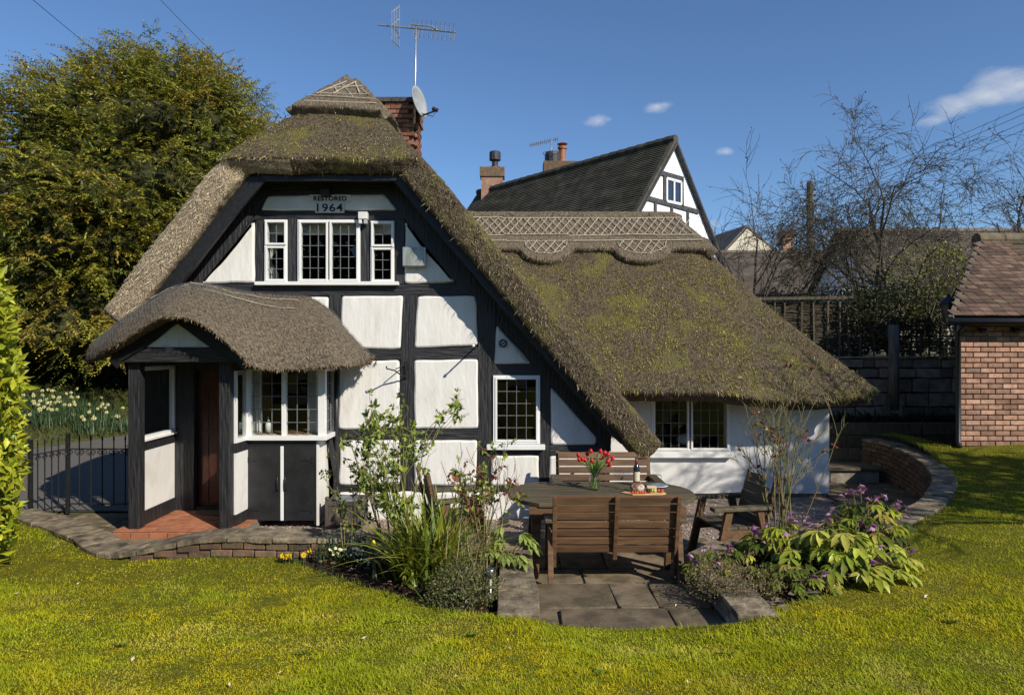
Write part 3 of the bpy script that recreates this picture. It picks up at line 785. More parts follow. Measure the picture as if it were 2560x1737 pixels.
# timbers
H = M_timber_h
for i, (pts, m) in enumerate([
    ([(640, 527), (1005, 527), (1012, 551), (632, 551)], H), ([(640, 545), (664, 545), (664, 710), (637, 710)], None), ([(717, 545), (747, 545), (747, 706), (718, 706)], None),
    ([(899, 545), (929, 545), (929, 706), (900, 706)], None), ([(984, 545), (1011, 545), (1009, 710), (985, 710)], None),
    ([(470, 711), (1215, 711), (1240, 740), (450, 738)], H),
    ([(823, 738), (852, 738), (850, 900), (822, 900)], None), ([(1008, 738), (1044, 738), (1034, 900), (1033, 1225), (1001, 1225), (1001, 900)], None),
    ([(840, 873), (1003, 873), (1003, 899), (840, 901)], H), ([(1033, 871), (1197, 868), (1197, 896), (1033, 899)], H),
    ([(1194, 738), (1240, 738), (1235, 1000), (1226, 1226), (1193, 1226), (1196, 1000)], None),
    ([(842, 1074), (1003, 1073), (1003, 1099), (842, 1100)], H), ([(1033, 1074), (1197, 1073), (1195, 1099), (1033, 1098)], H),
    ([(842, 1213), (1003, 1213), (1003, 1229), (842, 1229)], H), ([(1033, 1214), (1195, 1214), (1195, 1229), (1033, 1229)], H), ([(1226, 1215), (1524, 1215), (1524, 1229), (1226, 1229)], H),
    ([(1233, 911), (1340, 911), (1362, 937), (1233, 937)], H), ([(1349, 925), (1376, 955), (1373, 1226), (1349, 1226)], None),
    ([(1215, 1114), (1350, 1114), (1350, 1137), (1215, 1137)], H), ([(1374, 1113), (1524, 1113), (1524, 1139), (1374, 1139)], H),
    ([(1491, 1090), (1524, 1060), (1524, 1240), (1505, 1240)], None),
    # principal rafters of the gable
    ([(640, 448), (668, 487), (560, 647), (498, 712), (430, 716), (520, 600)], None), ([(958, 483), (990, 450), (1142, 640), (1240, 760), (1215, 780), (1140, 706), (1070, 628), (1012, 548)], None),
    ([(1238, 760), (1262, 745), (1528, 1065), (1528, 1130), (1490, 1092), (1376, 965), (1330, 911)], None),
    ([(660, 440), (975, 440), (968, 486), (655, 490)], H),
    ([(442, 905), (484, 905), (485, 1290), (455, 1290)], None), ([(832, 905), (848, 905), (848, 1300), (832, 1300)], None),
]): timber(pts, seed=i, m=m)
# projecting beam end above the date plate
MB().obox(at(815, 482, YW - .06), (.12, .14, .09)).build('beam_end', M_blackwood, cottage, bevel=.006)

# --- windows
def lattice(parent, x0, x1, z0, z1, Y, cols, rows, first_dark=None, tilt=.012, seed=0, axis='x', lead=.007):
    """lead cames and separate panes filling a rectangle; axis 'x' lies in the wall plane, 'y' runs in depth"""
    r = random.Random(seed)
    def P(a, d, z): return (a, Y + d, z) if axis == 'x' else (Y + d, a, z)
    off = wloc(parent)
    dx, dz = (x1 - x0) / cols, (z1 - z0) / rows
    pm = MB().add([P(-dx / 2, -Y, -dz / 2), P(dx / 2, -Y, -dz / 2), P(dx / 2, -Y, dz / 2), P(-dx / 2, -Y, dz / 2)], [(0, 1, 2, 3)]).mesh('pane')
    pm.materials.append(M_glass)
    for i in range(cols):
        for k in range(rows):
            o = bpy.data.objects.new('pane', pm); COL.objects.link(o); o.parent = parent
            o.location = Vector(P(x0 + dx * (i + .5), 0, z0 + dz * (k + .5))) - off
            o.rotation_euler = (r.gauss(0, tilt), 0, r.gauss(0, tilt))
    mb = MB()
    for i in range(1, cols):
        a = x0 + dx * i; c0 = P(a - lead / 2, -.008, z0); c1 = P(a + lead / 2, .008, z1); mb.box(min(c0[0], c1[0]), max(c0[0], c1[0]), min(c0[1], c1[1]), max(c0[1], c1[1]), z0, z1)
    for k in range(1, rows):
        z = z0 + dz * k; c0 = P(x0, -.006, z - lead / 2); c1 = P(x1, .006, z + lead / 2); mb.box(min(c0[0], c1[0]), max(c0[0], c1[0]), min(c0[1], c1[1]), max(c0[1], c1[1]), z - lead / 2, z + lead / 2)
    mb.build('lead_came', M_lead, parent)
def frame_ring(mb, x0, x1, z0, z1, y0, y1, w, wb=None):
    wb = wb or w
    mb.box(x0, x0 + w, y0, y1, z0, z1); mb.box(x1 - w, x1, y0, y1, z0, z1)
    mb.box(x0 + w, x1 - w, y0 + .001, y1, z1 - w, z1); mb.box(x0 + w, x1 - w, y0 + .001, y1, z0, z0 + wb)
def window(px0, px1, py0, py1, lights, name='window', Y=YW, fw=.030, parent=None, seed=0, proud=.02, grid=None):
    """lights: list of (px0, px1, py0, py1, cols, rows) casements"""
    a, b = at(px0, py1, Y), at(px1, py0, Y)
    f = MB(); frame_ring(f, a.x, b.x, a.z, b.z, Y - proud, Y + .09, fw)
    w = f.build('window', M_paint, parent or cottage, bevel=.003)
    for k, (l0, l1, t0, t1, c, rws) in enumerate(lights):
        p, q = at(l0, t1, Y), at(l1, t0, Y)
        m = MB(); frame_ring(m, p.x, q.x, p.z, q.z, Y - proud - .012, Y + .045, .026)
        m.build('casement', M_paint, w, bevel=.003)
        lattice(w, p.x + .026, q.x - .026, p.z + .026, q.z - .026, Y + .012, c, rws, seed=seed * 10 + k)
    return w
def room(x0, x1, z0, z1, y0, y1):
    """dim room behind a window: walls, ceiling and floor, open to the window"""
    m = MB(); m.add([(x0, y0, z0), (x1, y0, z0), (x1, y1, z0), (x0, y1, z0), (x0, y0, z1), (x1, y0, z1), (x1, y1, z1), (x0, y1, z1)],
                    [(0, 1, 2, 3), (4, 7, 6, 5), (3, 2, 6, 7), (0, 3, 7, 4), (1, 5, 6, 2)])
    return m.build('room', M_interior, cottage)
w1 = window(662, 719, 550, 705, [(664, 717, 552, 613, 2, 2), (665, 716, 616, 703, 2, 3)], seed=1)
w2 = window(745, 901, 550, 705, [(749, 821, 553, 703, 3, 5), (825, 897, 553, 703, 3, 5)], seed=2)
w3 = window(927, 986, 553, 706, [(929, 984, 555, 617, 2, 2), (930, 983, 620, 704, 2, 3)], seed=3)
room(-3.6, -1.2, 2.95, 3.95, YW + .175, 11.5)
MB().box(at(641, 0, YW).x, at(998, 0, YW).x, YW - .075, YW + .02, at(0, 714, YW).z, at(0, 705, YW).z).build('window_sill', M_paint, cottage, bevel=.006)
w4 = window(1233, 1350, 938, 1109, [(1238, 1345, 943, 1104, 4, 5)], seed=4)
MB().box(at(1217, 0, YW).x, at(1362, 0, YW).x, YW - .09, YW + .02, at(0, 1122, YW).z, at(0, 1110, YW).z).build('window_sill', M_paint, cottage, bevel=.006)
room(-.45, 1.05, .5, 2.0, YW + .175, 11.0)
# drawn-back curtain and blinds
def curtain(px0, px1, py0, py1, Y, n=10, tie=None, parent=None):
    a, b = at(px0, py1, Y), at(px1, py0, Y); vs, fs = [], []
    rows_ = 12
    for k in range(rows_ + 1):
        t = k / rows_
        for i in range(n * 2 + 1):
            u = i / (n * 2); wdt = 1.0
            if tie: wdt = 1 - tie * math.sin(math.pi * min(1, t * 1.25)) ** 2
            vs.append((a.x + (b.x - a.x) * u * wdt, Y + .02 * math.cos(i * math.pi), b.z + (a.z - b.z) * t))
    for k in range(rows_):
        for i in range(n * 2): q = k * (n * 2 + 1) + i; fs.append((q, q + 1, q + n * 2 + 2, q + n * 2 + 1))
    return MB().add(vs, fs).build('curtain', M_curtain, parent or cottage, smooth=True)
curtain(663, 696, 614, 707, YW + .22, 5, .55); curtain(663, 690, 575, 614, YW + .22, 5)
for (p0, p1) in ((664, 717), (749, 897), (929, 984)):
    MB().box(at(p0, 0, 9.1).x, at(p1, 0, 9.1).x, YW + .18, YW + .19, at(0, 588, 9.1).z, at(0, 548, 9.1).z).build('roller_blind', M_curtain, cottage)

# --- wing wall with window, plinth
wing_outer = [wp(1500, 985, YG), wp(2073, 985, YG), wp(2073, 1233, YG), wp(1500, 1233, YG)]
hole_w = [wp(1632, 996, YG), wp(1822, 996, YG), wp(1822, 1125, YG), wp(1632, 1125, YG)]
vo, ft = cdt(wing_outer, [hole_w]); n = len(vo)
vs = [(v.x, YG, v.y) for v in vo] + [(v.x, YG + .25, v.y) for v in vo]
fs = [f[::-1] for f in ft] + [tuple(i + n for i in f) for f in ft]
ed = {}
for f in ft:
    for i in range(len(f)): ed[(f[i], f[(i + 1) % len(f)])] = 1
for (a, b) in ed:
    if (b, a) not in ed: fs.append((a, b, b + n, a + n))
me = MB().add(vs, fs).mesh('wall', wloc(cottage)); bm = bmesh.new(); bm.from_mesh(me); bmesh.ops.recalc_face_normals(bm, faces=bm.faces); bm.to_mesh(me); bm.free()
link_mesh('wall', me, M_whitewing, cottage)
xr = at(2073, 0, YG).x
MB().box(xr - .25, xr - .001, YG + .251, 14.2, .04, 1.5).build('wall', M_whitewing, cottage)
pl = MB().box(1.30, xr - .012, YG + .015, YG + .24, -.04, .035).build('plinth', M_mortar, cottage)
x = 1.30
pme = bevel_mesh(MB().box(-.106, .106, -.04, .04, -.031, .031).mesh('brick'), .005); pme.materials.append(M_brick)
while x < xr - .2:
    brick_copy(pl, (x + .11, YG + .052, .0), 0, pme, M_brick); x += .222
w5 = window(1629, 1825, 992, 1127, [(1633, 1722, 990, 1124, 4, 4), (1727, 1821, 990, 1124, 4, 4)], Y=YG, seed=5)
MB().box(at(1622, 0, YG).x, at(1828, 0, YG).x, YG - .09, YG + .03, at(0, 1142, YG).z, at(0, 1128, YG).z).build('window_sill', M_paint, cottage, bevel=.006)
room(1.9, 3.6, .3, 1.55, YG + .255, 12.6)
# a pale cushion and a lamp-like mug standing behind the wing window
MB().blob(at(1712, 1098, YG + .5), .13, 12, 8, sc=(1, .5, .7)).build('cushion', M_curtain, cottage, smooth=True)

# --- porch
YP = 8.0; zf = .085
porch_floor = MB().box(-4.62, -3.15, 7.93, 9.02, -.04, zf - .012).build('porch_step', M_mortar, cottage)
def tile(x0, x1, y0, y1, z1, th, parent, m=M_quarry):
    MB().box(x0, x1, y0, y1, z1 - th, z1).build('quarry_tile', m, parent, bevel=.004)
yy = 7.92
for rr_ in range(8):
    x = -4.63 - (.075 if rr_ % 2 else 0)
    while x < -3.18:
        tile(max(x, -4.63) + .003, min(x + .148, -3.15) - .003, yy + .003, yy + .142, zf, .014, porch_floor); x += .15
    yy += .145
x = -4.63
while x < -3.2:
    MB().box(x + .004, x + .205, 7.905, 7.95, -.03, zf - .018).build('step_brick', M_quarry, porch_floor, bevel=.004); x += .212
def post(px0, px1, Y, d, y0=895, name='porch_post'):
    a = at(px0, 0, Y); b = at(px1, 0, Y)
    return MB().box(a.x, b.x, Y, Y + d, zf - .002, at(0, y0, Y).z).build(name, M_timber, cottage, bevel=.008)
pL = post(320, 348, YP, .13); pR = post(547, 574, YP, .13)
xl0, xl1 = at(320, 0, YP).x, at(348, 0, YP).x
# left side of the porch: low panel, rails, white-framed window
zs = 1.10
MB().box(xl0 + .035, xl1 - .045, YP + .131, 8.96, zf + .17, .98).build('side_panel', M_white, cottage)
MB().box(xl0 + .02, xl1 - .03, YP + .132, 8.96, zf, zf + .17).build('rail', M_timber, cottage, bevel=.005)
MB().box(xl0 + .02, xl1 - .03, YP + .132, 8.96, .98, zs).build('rail', M_timber, cottage, bevel=.005)
f = MB(); xa, xb = xl0 + .03, xl1 - .035
for (y0, y1, z0, z1) in ((8.135, 8.175, zs + .05, 1.98), (8.90, 8.96, zs + .05, 1.98), (8.135, 8.96, zs, zs + .049), (8.176, 8.899, 1.93, 1.979)): f.box(xa, xb, y0, y1, z0, z1)
pw = f.build('window', M_paint, cottage, bevel=.003)
MB().box(xa - .0, xb + .03, 8.13, 8.95, zs - .012, zs + .012).build('window_sill', M_paint, cottage)
o = MB().add([((xa + xb) / 2, 8.17, zs + .05), ((xa + xb) / 2, 8.9, zs + .05), ((xa + xb) / 2, 8.9, 1.93), ((xa + xb) / 2, 8.17, 1.93)], [(0, 1, 2, 3)]).build('pane', M_glass, pw)
# door in its recess
door = MB().box(-4.16, -3.2, 9.03, 9.075, zf, 2.0).build('door', mat('oak_door', (.045, .014, .009), (.075, .024, .015), rough=.35, scale=8, stretch=(4, 4, .5), bump=.15, bscale=30, spec=.5), cottage)
for k in range(6): MB().box(-4.155 + k * .155, -4.155 + k * .155 + .148, 9.018, 9.0295, zf + .005, 1.985).build('door_plank', MATS['oak_door'], door, bevel=.004)
MB().box(-4.16 + .05, -3.2, 9.006, 9.0175, 1.08, 1.12).build('door_rail', MATS['oak_door'], door)
MB().box(-3.38, -3.345, 8.985, 9.017, .98, 1.10).build('door_lock', M_iron, door)
MB().box(-4.24, -4.16, 8.93, 9.0, zf, 2.05).build('door_jamb', M_timber, cottage)
MB().box(-4.16, -3.15, 8.94, 9.07, 2.0, 2.1).build('door_head', M_timber, cottage)
room(-4.5, -2.2, .05, 2.3, 9.08, 10.5)
# lintel and little gable over the entrance
YL = 7.9
def board(pts, Y, d, name, m=M_blackwood, bevel=.006):
    return MB().prism([tuple(at(px, py, Y)) for px, py in pts], (0, d, 0)).build(name, m, cottage, bevel=bevel)
board([(285, 868), (600, 868), (612, 905), (272, 905)], YL, .12, 'lintel', M_timber_h)
board([(272, 903), (300, 852), (400, 800), (440, 788), (490, 800), (560, 850), (615, 903), (606, 925), (590, 908), (500, 850), (443, 806), (390, 850), (300, 905), (292, 922)], YL - .03, .025, 'porch_bargeboard')
board([(364, 868), (443, 808), (525, 868)], YL + .02, .03, 'porch_gable_panel', M_white)
board([(300, 868), (400, 802), (443, 790), (490, 802), (590, 868)], YL + .055, .04, 'porch_gable_backing')
# wing of wall from the porch post to the bay, and the bay itself
YB = 8.45
pa = at(585, 0, YP + .07); pb = at(620, 0, YB)
def slant(z0, z1, t, name, m, in0=.0, in1=0.0, par=None):
    a = Vector((pa.x, YP + .13, 0)).lerp(Vector((pb.x, YB, 0)), in0); b = Vector((pa.x, YP + .13, 0)).lerp(Vector((pb.x, YB, 0)), 1 - in1)
    nrm = Vector(((b - a).y, -(b - a).x, 0)).normalized()
    return MB().prism([(a.x, a.y, z0), (b.x, b.y, z0), (b.x, b.y, z1), (a.x, a.y, z1)], -nrm * t).build(name, m, par or cottage)
slant(.08, .22, .06, 'rail', M_timber); slant(.22, .95, .05, 'side_panel', M_white); slant(.95, 1.07, .06, 'rail', M_timber)
slant(1.07, 1.125, .08, 'window_sill', M_paint); sw = slant(1.125, 1.93, .05, 'window', M_paint, .0, .86)
slant(1.125, 1.93, .05, 'window_post', M_paint, .86, 0, sw); slant(1.13, 1.92, .006, 'pane', M_glass, .15, .15, sw); slant(1.88, 1.93, .05, 'head', M_paint, .15, .15, sw)
zb0, zb1 = at(0, 1088, YB).z, at(0, 922, YB).z
bx0, bx1 = at(613, 0, YB).x, at(814, 0, YB).x
f = MB()
f.box(bx0, bx0 + .075, YB - .02, YB + .05, zb0, zb1); f.box(bx1 - .09, bx1, YB - .02, YB + .06, zb0, zb1)
f.box(bx0 + .076, bx1 - .091, YB - .018, YB + .05, zb1 - .02, zb1)
xm0, xm1 = at(705, 0, YB).x, at(716, 0, YB).x
f.box(xm0, xm1, YB - .022, YB + .05, zb0, zb1 - .021)
f.box(bx1 - .04, bx1, YB + .42, YB + .448, zb0, zb1); f.box(bx1 - .04, bx1, YB + .061, YB + .419, zb1 - .03, zb1)
bay = f.build('bay_window', M_paint, cottage, bevel=.003)
def slab_z(x0, x1, y0, y1, z0, z1, name, m, par): return MB().box(x0, x1, y0, y1, z0, z1).build(name, m, par, bevel=.005)
slab_z(bx0 - .02, bx1 + .025, YB - .065, YW + .02, zb0 - .055, zb0, 'window_sill', M_paint, bay)
lattice(bay, bx0 + .076, xm0, zb0, zb1 - .02, YB + .01, 3, 5, seed=61); lattice(bay, xm1, bx1 - .091, zb0, zb1 - .02, YB + .01, 3, 5, seed=62)
lattice(bay, YB + .062, YB + .418, zb0, zb1 - .03, bx1 - .02, 3, 5, seed=63, axis='y')
# what stands behind the bay glass: curtains, a soap bottle, a sink top
curtain(629, 652, 926, 1086, YB + .16, 4); curtain(770, 793, 926, 1086, YB + .16, 4)
MB().box(bx0 + .1, bx1 - .1, YB + .1, 9.2, zb0 - .052, zb0 + .01).build('worktop', mat('oak_worktop', (.20, .10, .05), (.28, .15, .08), rough=.5, scale=8), cottage)
MB().lathe([(.035, 0), (.037, .10), (.03, .13), (.012, .14), (.012, .165), (.006, .17), (.006, .2)], (at(671, 0, YB + .2).x, YB + .2, zb0 + .011), 12).build('soap_bottle', M_plastic, cottage, smooth=True)
MB().box(bx0 - .02, bx1 + .06, YB + .45, YB + .5, .0, .02)
# cupboard under the bay
cx0, cx1 = at(616, 0, YB).x, at(791, 0, YB).x; cz0, cz1 = .07, zb0 - .056
cup = MB().box(cx0, cx1, YB + .035, YB + .06, cz0, cz1).build('cupboard', M_blackdoor, cottage)
slab_z(cx0, cx1, YB - .002, YB + .034, cz1 - .075, cz1, 'head_rail', M_blackdoor, cup)
slab_z(cx1 - .03, cx1, YB - .001, YB + .034, cz0 - .05, cz1 - .076, 'stile', M_blackdoor, cup)
xs0, xs1 = at(701, 0, YB).x, at(709, 0, YB).x
slab_z(xs0, xs1, YB - .006, YB + .034, cz0, cz1 - .078, 'centre_strip', M_paint, cup)
def hinge(x, z, d, par):
    m = MB(); m.box(min(x, x + d * .018), max(x, x + d * .018), YB - .012, YB - .004, z - .035, z + .035)
    m.prism([(x + d * .02, YB - .011, z + .014), (x + d * .15, YB - .011, z + .006), (x + d * .15, YB - .011, z - .006), (x + d * .02, YB - .011, z - .014)], (0, .008, 0)); m.build('hinge', M_iron, par)
for (x0, x1, hx, d) in ((cx0 + .004, xs0 - .003, cx0 + .01, 1), (xs1 + .003, cx1 - .033, cx1 - .04, -1)):
    dr = slab_z(x0, x1, YB - .004, YB + .034, cz0, cz1 - .078, 'cupboard_door', M_blackdoor, cup)
    hinge(hx, .82, d, dr); hinge(hx, .20, d, dr)
    ex = x1 - .025 if d > 0 else x0 + .025
    MB().tube([(ex, YB - .004, .62), (ex, YB - .03, .6), (ex, YB - .035, .53), (ex, YB - .03, .46), (ex, YB - .004, .44)], .007, 6).build('handle', M_iron, dr, smooth=True)
MB().box(cx1 + .001, cx1 + .03, YB, YB + .46, cz0 - .06, cz1).build('bay_side_panel', M_white, cottage)
MB().bar((cx1 + .07, YB + .33, cz1), (cx1 + .14, YB + .40, .55), .05, .05).build('bracket', M_timber, cottage)
MB().tube([(at(841, 0, YW - .06).x, YW - .06, z) for z in (1.9, 1.2, .5, .05)], .03, 10).build('downpipe', M_iron, cottage, smooth=True)

# --- bargeboards under the verge
YV = 8.45
def bargeboard(pts, Y, d=.05, name='bargeboard'): return MB().prism([tuple(at(px, py, Y)) for px, py in pts], (0, d, 0)).build(name, M_blackwood, cottage, bevel=.006)
bargeboard([(335, 795), (395, 700), (560, 490), (640, 400), (662, 452), (590, 535), (455, 705), (405, 790)], YV + .1)
bargeboard([(620, 405), (1010, 405), (990, 452), (662, 452)], YV + .07)
bargeboard([(985, 452), (1030, 400), (1065, 445), (1250, 690), (1425, 900), (1600, 1100), (1588, 1104), (1552, 1110), (1529, 1088), (1360, 892), (1195, 700)], YV + .1)
# second, inner barge behind
bargeboard([(600, 440), (655, 455), (455, 712), (420, 742), (400, 720)], YV + .2, .04, 'inner_bargeboard'); bargeboard([(982, 452), (1040, 452), (1220, 680), (1545, 1080), (1525, 1092), (1200, 708)], YV + .2, .04, 'inner_bargeboard')

# ------------------------------------------------------------------ thatch
def slab_solid(mb, poly, t):
    """thick sheet: outer polygon, extruded inwards (downwards) by t along its normal"""
    P = [Vector(p) for p in poly]; nrm = Vector((0, 0, 0))
    for i in range(1, len(P) - 1): nrm += (P[i] - P[0]).cross(P[i + 1] - P[0])
    nrm.normalize()
    if nrm.z < 0: nrm = -nrm
    mb.prism(P, -nrm * t); return nrm
def roughen(me, amp, sc, amp2=.0, sc2=20.0):
    n = len(me.vertices); V = np.empty(n * 3, np.float32); me.vertices.foreach_get('co', V); V = V.reshape(-1, 3)
    N = np.empty(n * 3, np.float32); me.vertices.foreach_get('normal', N); N = N.reshape(-1, 3)
    d = np.empty(n)
    for i in range(n):
        p = Vector(V[i])
        d[i] = mnoise.noise(p * sc) * amp + (mnoise.noise(p * sc2) * amp2 if amp2 else 0)
    V = V + N * d[:, None].astype(np.float32); me.vertices.foreach_set('co', V.ravel()); me.update()
def finish_roof(me, name, m, parent):
    w = wloc(parent); me.transform(Matrix.Translation(-w))
    me.materials.clear(); me.materials.append(m)
    me.polygons.foreach_set('use_smooth', [True] * len(me.polygons))
    o = bpy.data.objects.new(name, me); COL.objects.link(o); o.parent = parent; return o

# main roof: two slopes, half hip at the front
EL_F = at(250, 776, YV); HL = at(530, 412, YV - .06); HR = at(1064, 400, YV - .06); ER_F = at(1662, 1112, YV)
APEX = at(873, 205, 9.75)
sl_l = (HL.z - EL_F.z) / (HL.x - EL_F.x); sl_r = (ER_F.z - HR.z) / (ER_F.x - HR.x)
RZ = APEX.z
YBACK = 15.2
def on_l(z, y): return (EL_F.x + (z - EL_F.z) / sl_l, y, z)
def on_r(z, y): return (ER_F.x + (z - ER_F.z) / sl_r, y, z)
xa_ = (on_l(RZ, 0)[0] + on_r(RZ, 0)[0]) / 2
mb = MB()
apex = (APEX.x, 9.75, RZ); back = (APEX.x, YBACK, RZ)
slab_solid(mb, [tuple(EL_F), tuple(HL), apex, back, on_l(EL_F.z, YBACK)], .36)
slab_solid(mb, [tuple(ER_F), tuple(HR), apex, back, on_r(2.3, YBACK), on_r(2.3, 10.9), on_r(1.45, 10.05), on_r(ER_F.z, 9.75)], .36)
# hip: eave dips forward of the verge
hl, hr = at(535, 392, YV - .1), at(1050, 392, YV - .1)
slab_solid(mb, [tuple(hl), tuple(at(640, 392, YV - .16)), tuple(at(940, 392, YV - .16)), tuple(hr), apex], .24)
main_me = remeshed(mb, .042, 5, 'main_roof'); roughen(main_me, .018, 2.2, .012, 14)
MAIN_V, MAIN_T = mesh_arrays(main_me)
main_roof = finish_roof(main_me, 'main_roof', M_thatch, cottage)
_pv = np.empty(len(main_me.polygons) * 3, np.float32); main_me.polygons.foreach_get('center', _pv); _pv = _pv.reshape(-1, 3) + np.array(wloc(cottage)); _pn = np.empty(len(main_me.polygons) * 3, np.float32); main_me.polygons.foreach_get('normal', _pn); _pn = _pn.reshape(-1, 3)
M_verge = mat('thatch_verge', (.22, .17, .11), (.46, .37, .25), rough=.95, scale=40, detail=10, bump=1.0, bscale=60, bdist=.04, spec=.1)
main_me.materials.append(M_verge); main_me.polygons.foreach_set('material_index', ((_pv[:, 0] < -2.7) & (_pv[:, 2] < 4.5) & (_pn[:, 1] < .3)).astype(np.int32))
# ridge cap of the main roof
def lerp3(a, b, t): return tuple(Vector(a).lerp(Vector(b), t))
mb = MB(); up = .13
def lift(p, n, d): return tuple(Vector(p) + Vector(n) * d)
nh = Vector((0, -(RZ - hl.z), (9.75 - hl.y))).normalized(); nh = Vector((0, -abs(nh.y), abs(nh.z)))
nl = Vector((-abs(sl_l), 0, 1)).normalized(); nr_ = Vector((abs(sl_r), 0, 1)).normalized()
cap_poly = [apex, lerp3(apex, hl, .47), lerp3(apex, at(790, 392, YV - .16), .47), lerp3(apex, hr, .54)]
slab_solid(mb, [lift(p, nh, up) for p in cap_poly], .18)
slab_solid(mb, [lift(p, nl, up) for p in (apex, back, on_l(RZ - .62, YBACK), lerp3(apex, hl, .47))], .18)
slab_solid(mb, [lift(p, nr_, up) for p in (apex, back, on_r(RZ - .62, YBACK), lerp3(apex, hr, .54))], .18)
capm = remeshed(mb, .03, 5, 'ridge_cap'); roughen(capm, .01, 4, .008, 20)
CAP_V, CAP_T = mesh_arrays(capm)
cap = finish_roof(capm, 'ridge_cap', M_ridge, cottage)

# wing roof
EW, RW = 1.60, 4.48; YE, YR = 9.42, 12.0
we0 = (1.15, YE, EW); we1 = (5.12, YE, EW); wr1 = (2.86, YR, RW); wr0 = (-1.4, YR, RW)
mb = MB()
mid = lambda a, b, t, dz: tuple(Vector(a).lerp(Vector(b), t) + Vector((0, 0, dz)))
slab_solid(mb, [we0, we1, wr1, wr0], .25)
slab_solid(mb, [we1, (5.06, 14.58, EW), wr1], .25)
slab_solid(mb, [wr0, wr1, (5.06, 14.58, EW), (1.15, 14.58, EW)], .3)
wing_me = remeshed(mb, .042, 5, 'wing_roof')
# slight sag of the hip and bell-cast at the eave
nV = len(wing_me.vertices); V = np.empty(nV * 3, np.float32); wing_me.vertices.foreach_get('co', V); V = V.reshape(-1, 3)
hd = np.clip((V[:, 0] - 2.9) / 2.2, 0, 1); V[:, 2] -= .13 * np.sin(np.pi * hd) * (V[:, 2] > 1.2)
wing_me.vertices.foreach_set('co', V.ravel()); wing_me.update()
roughen(wing_me, .02, 1.8, .012, 14)
WING_V, WING_T = mesh_arrays(wing_me)
wing_roof = finish_roof(wing_me, 'wing_roof', M_thatch, cottage)
# wing ridge with scalloped apron, on the front slope (d = distance along Y from the ridge)
gw = (RW - EW) / (YR - YE); nw = Vector((0, -gw, 1)).normalized()
def wslope(x, d, lift_=.0): p = Vector((x, YR - d, RW - gw * d)); return p + nw * lift_
edge = []
for k in range(0, 91):
    x = -1.3 + k * (4.62 / 90)
    d = .62
    for (c, hw, dp) in ((.56, .43, .23), (2.16, .48, .23), (-1.04, .45, .23)):
        if abs(x - c) < hw: d = max(d, .60 + dp * math.sqrt(max(0, 1 - ((x - c) / hw) ** 2)))
    edge.append((x, d))
mb = MB()
hipx = lambda d: 2.86 + d * (5.06 - 2.86) / (YR - YE)
for (x0, d0), (x1, d1) in zip(edge[:-1], edge[1:]):
    lim0, lim1 = min(x0, hipx(d0) + .06), min(x1, hipx(d1) + .06)
    if x0 > hipx(d0) + .03: break
    t0 = max(0, (x0 - 2.86) / ((5.06 - 2.86) / (YR - YE))); t1 = max(0, (x1 - 2.86) / ((5.06 - 2.86) / (YR - YE)))
    mb.prism([wslope(x0 - .01, t0, .10), wslope(x1 + .01, t1, .10), wslope(x1 + .01, d1, .10), wslope(x0 - .01, d0, .10)], -nw * .22)
# hip side of the cap and the top roll
mb.prism([wslope(2.86, 0, .1), wslope(hipx(.66), .66, .1), Vector((hipx(.66) + .05, YR + .66, RW - gw * .66 + .1))], (-.12, 0, -.16))
mb.tube([(-1.4, YR, RW - .02), (2.82, YR, RW - .02), (2.95, YR, RW - .08)], .14, 10)
wcap = remeshed(mb, .03, 4, 'wing_ridge'); roughen(wcap, .008, 4, .006, 22)
WCAP_V, WCAP_T = mesh_arrays(wcap)
wing_ridge = finish_roof(wcap, 'wing_ridge', M_ridge, cottage)
# hazel liggers: horizontal rods and the lattice between them
def ligger(a, b, par, r=.011):
    a, b = Vector(a), Vector(b); j = lambda q: Vector((random.uniform(-q, q), random.uniform(-q, q) * .3, random.uniform(-q, q)))
    a = a + j(.012); b = b + j(.012); m_ = a.lerp(b, .5) + j(.007); r = r * random.uniform(.7, 1.0)
    MB().tube([a, m_, b], r, 5).build('ligger', M_ligger, par)
LW = .115
for d, x1 in ((.10, 2.9), (.40, 3.12), (.50, 3.2)):
    xs_ = np.linspace(-1.2, x1, 5)
    for a, b in zip(xs_[:-1], xs_[1:]): ligger(wslope(a, d + .004, LW), wslope(b, d - .004, LW), wing_ridge)
x = -1.25
while x < 2.95:
    e = x + .27
    ligger(wslope(x, .40, LW + .006), wslope(e, .10, LW + .006), wing_ridge, .009); ligger(wslope(x, .10, LW + .012), wslope(e, .40, LW + .012), wing_ridge, .009); x += .145
for (c, hw) in ((.56, .36), (2.16, .41)):
    for k in range(-2, 4):
        for s_ in (-1, 1):
            x0 = c + s_ * (k * .15 - .02); x1 = x0 + s_ * .24
            y0 = .50; y1 = .74
            def dl(x): return .56 + .17 * math.sqrt(max(0, 1 - ((x - c) / hw) ** 2)) if abs(x - c) < hw else .5
            if abs(x0 - c) < hw:
                t = 1.0
                while t > .05 and (.5 + .24 * t > dl(x0 + (x1 - x0) * t)): t -= .05
                if t > .1: ligger(wslope(x0, .50, LW), wslope(x0 + (x1 - x0) * t, .5 + .24 * t, LW), wing_ridge, .009)
    arc = [c + hw * math.cos(math.pi * k / 8) for k in range(9)]
    for a, b in zip(arc[:-1], arc[1:]): ligger(wslope(a, .52 + .2 * math.sqrt(max(0, 1 - ((a - c) / hw) ** 2)), LW), wslope(b, .52 + .2 * math.sqrt(max(0, 1 - ((b - c) / hw) ** 2)), LW), wing_ridge, .009)
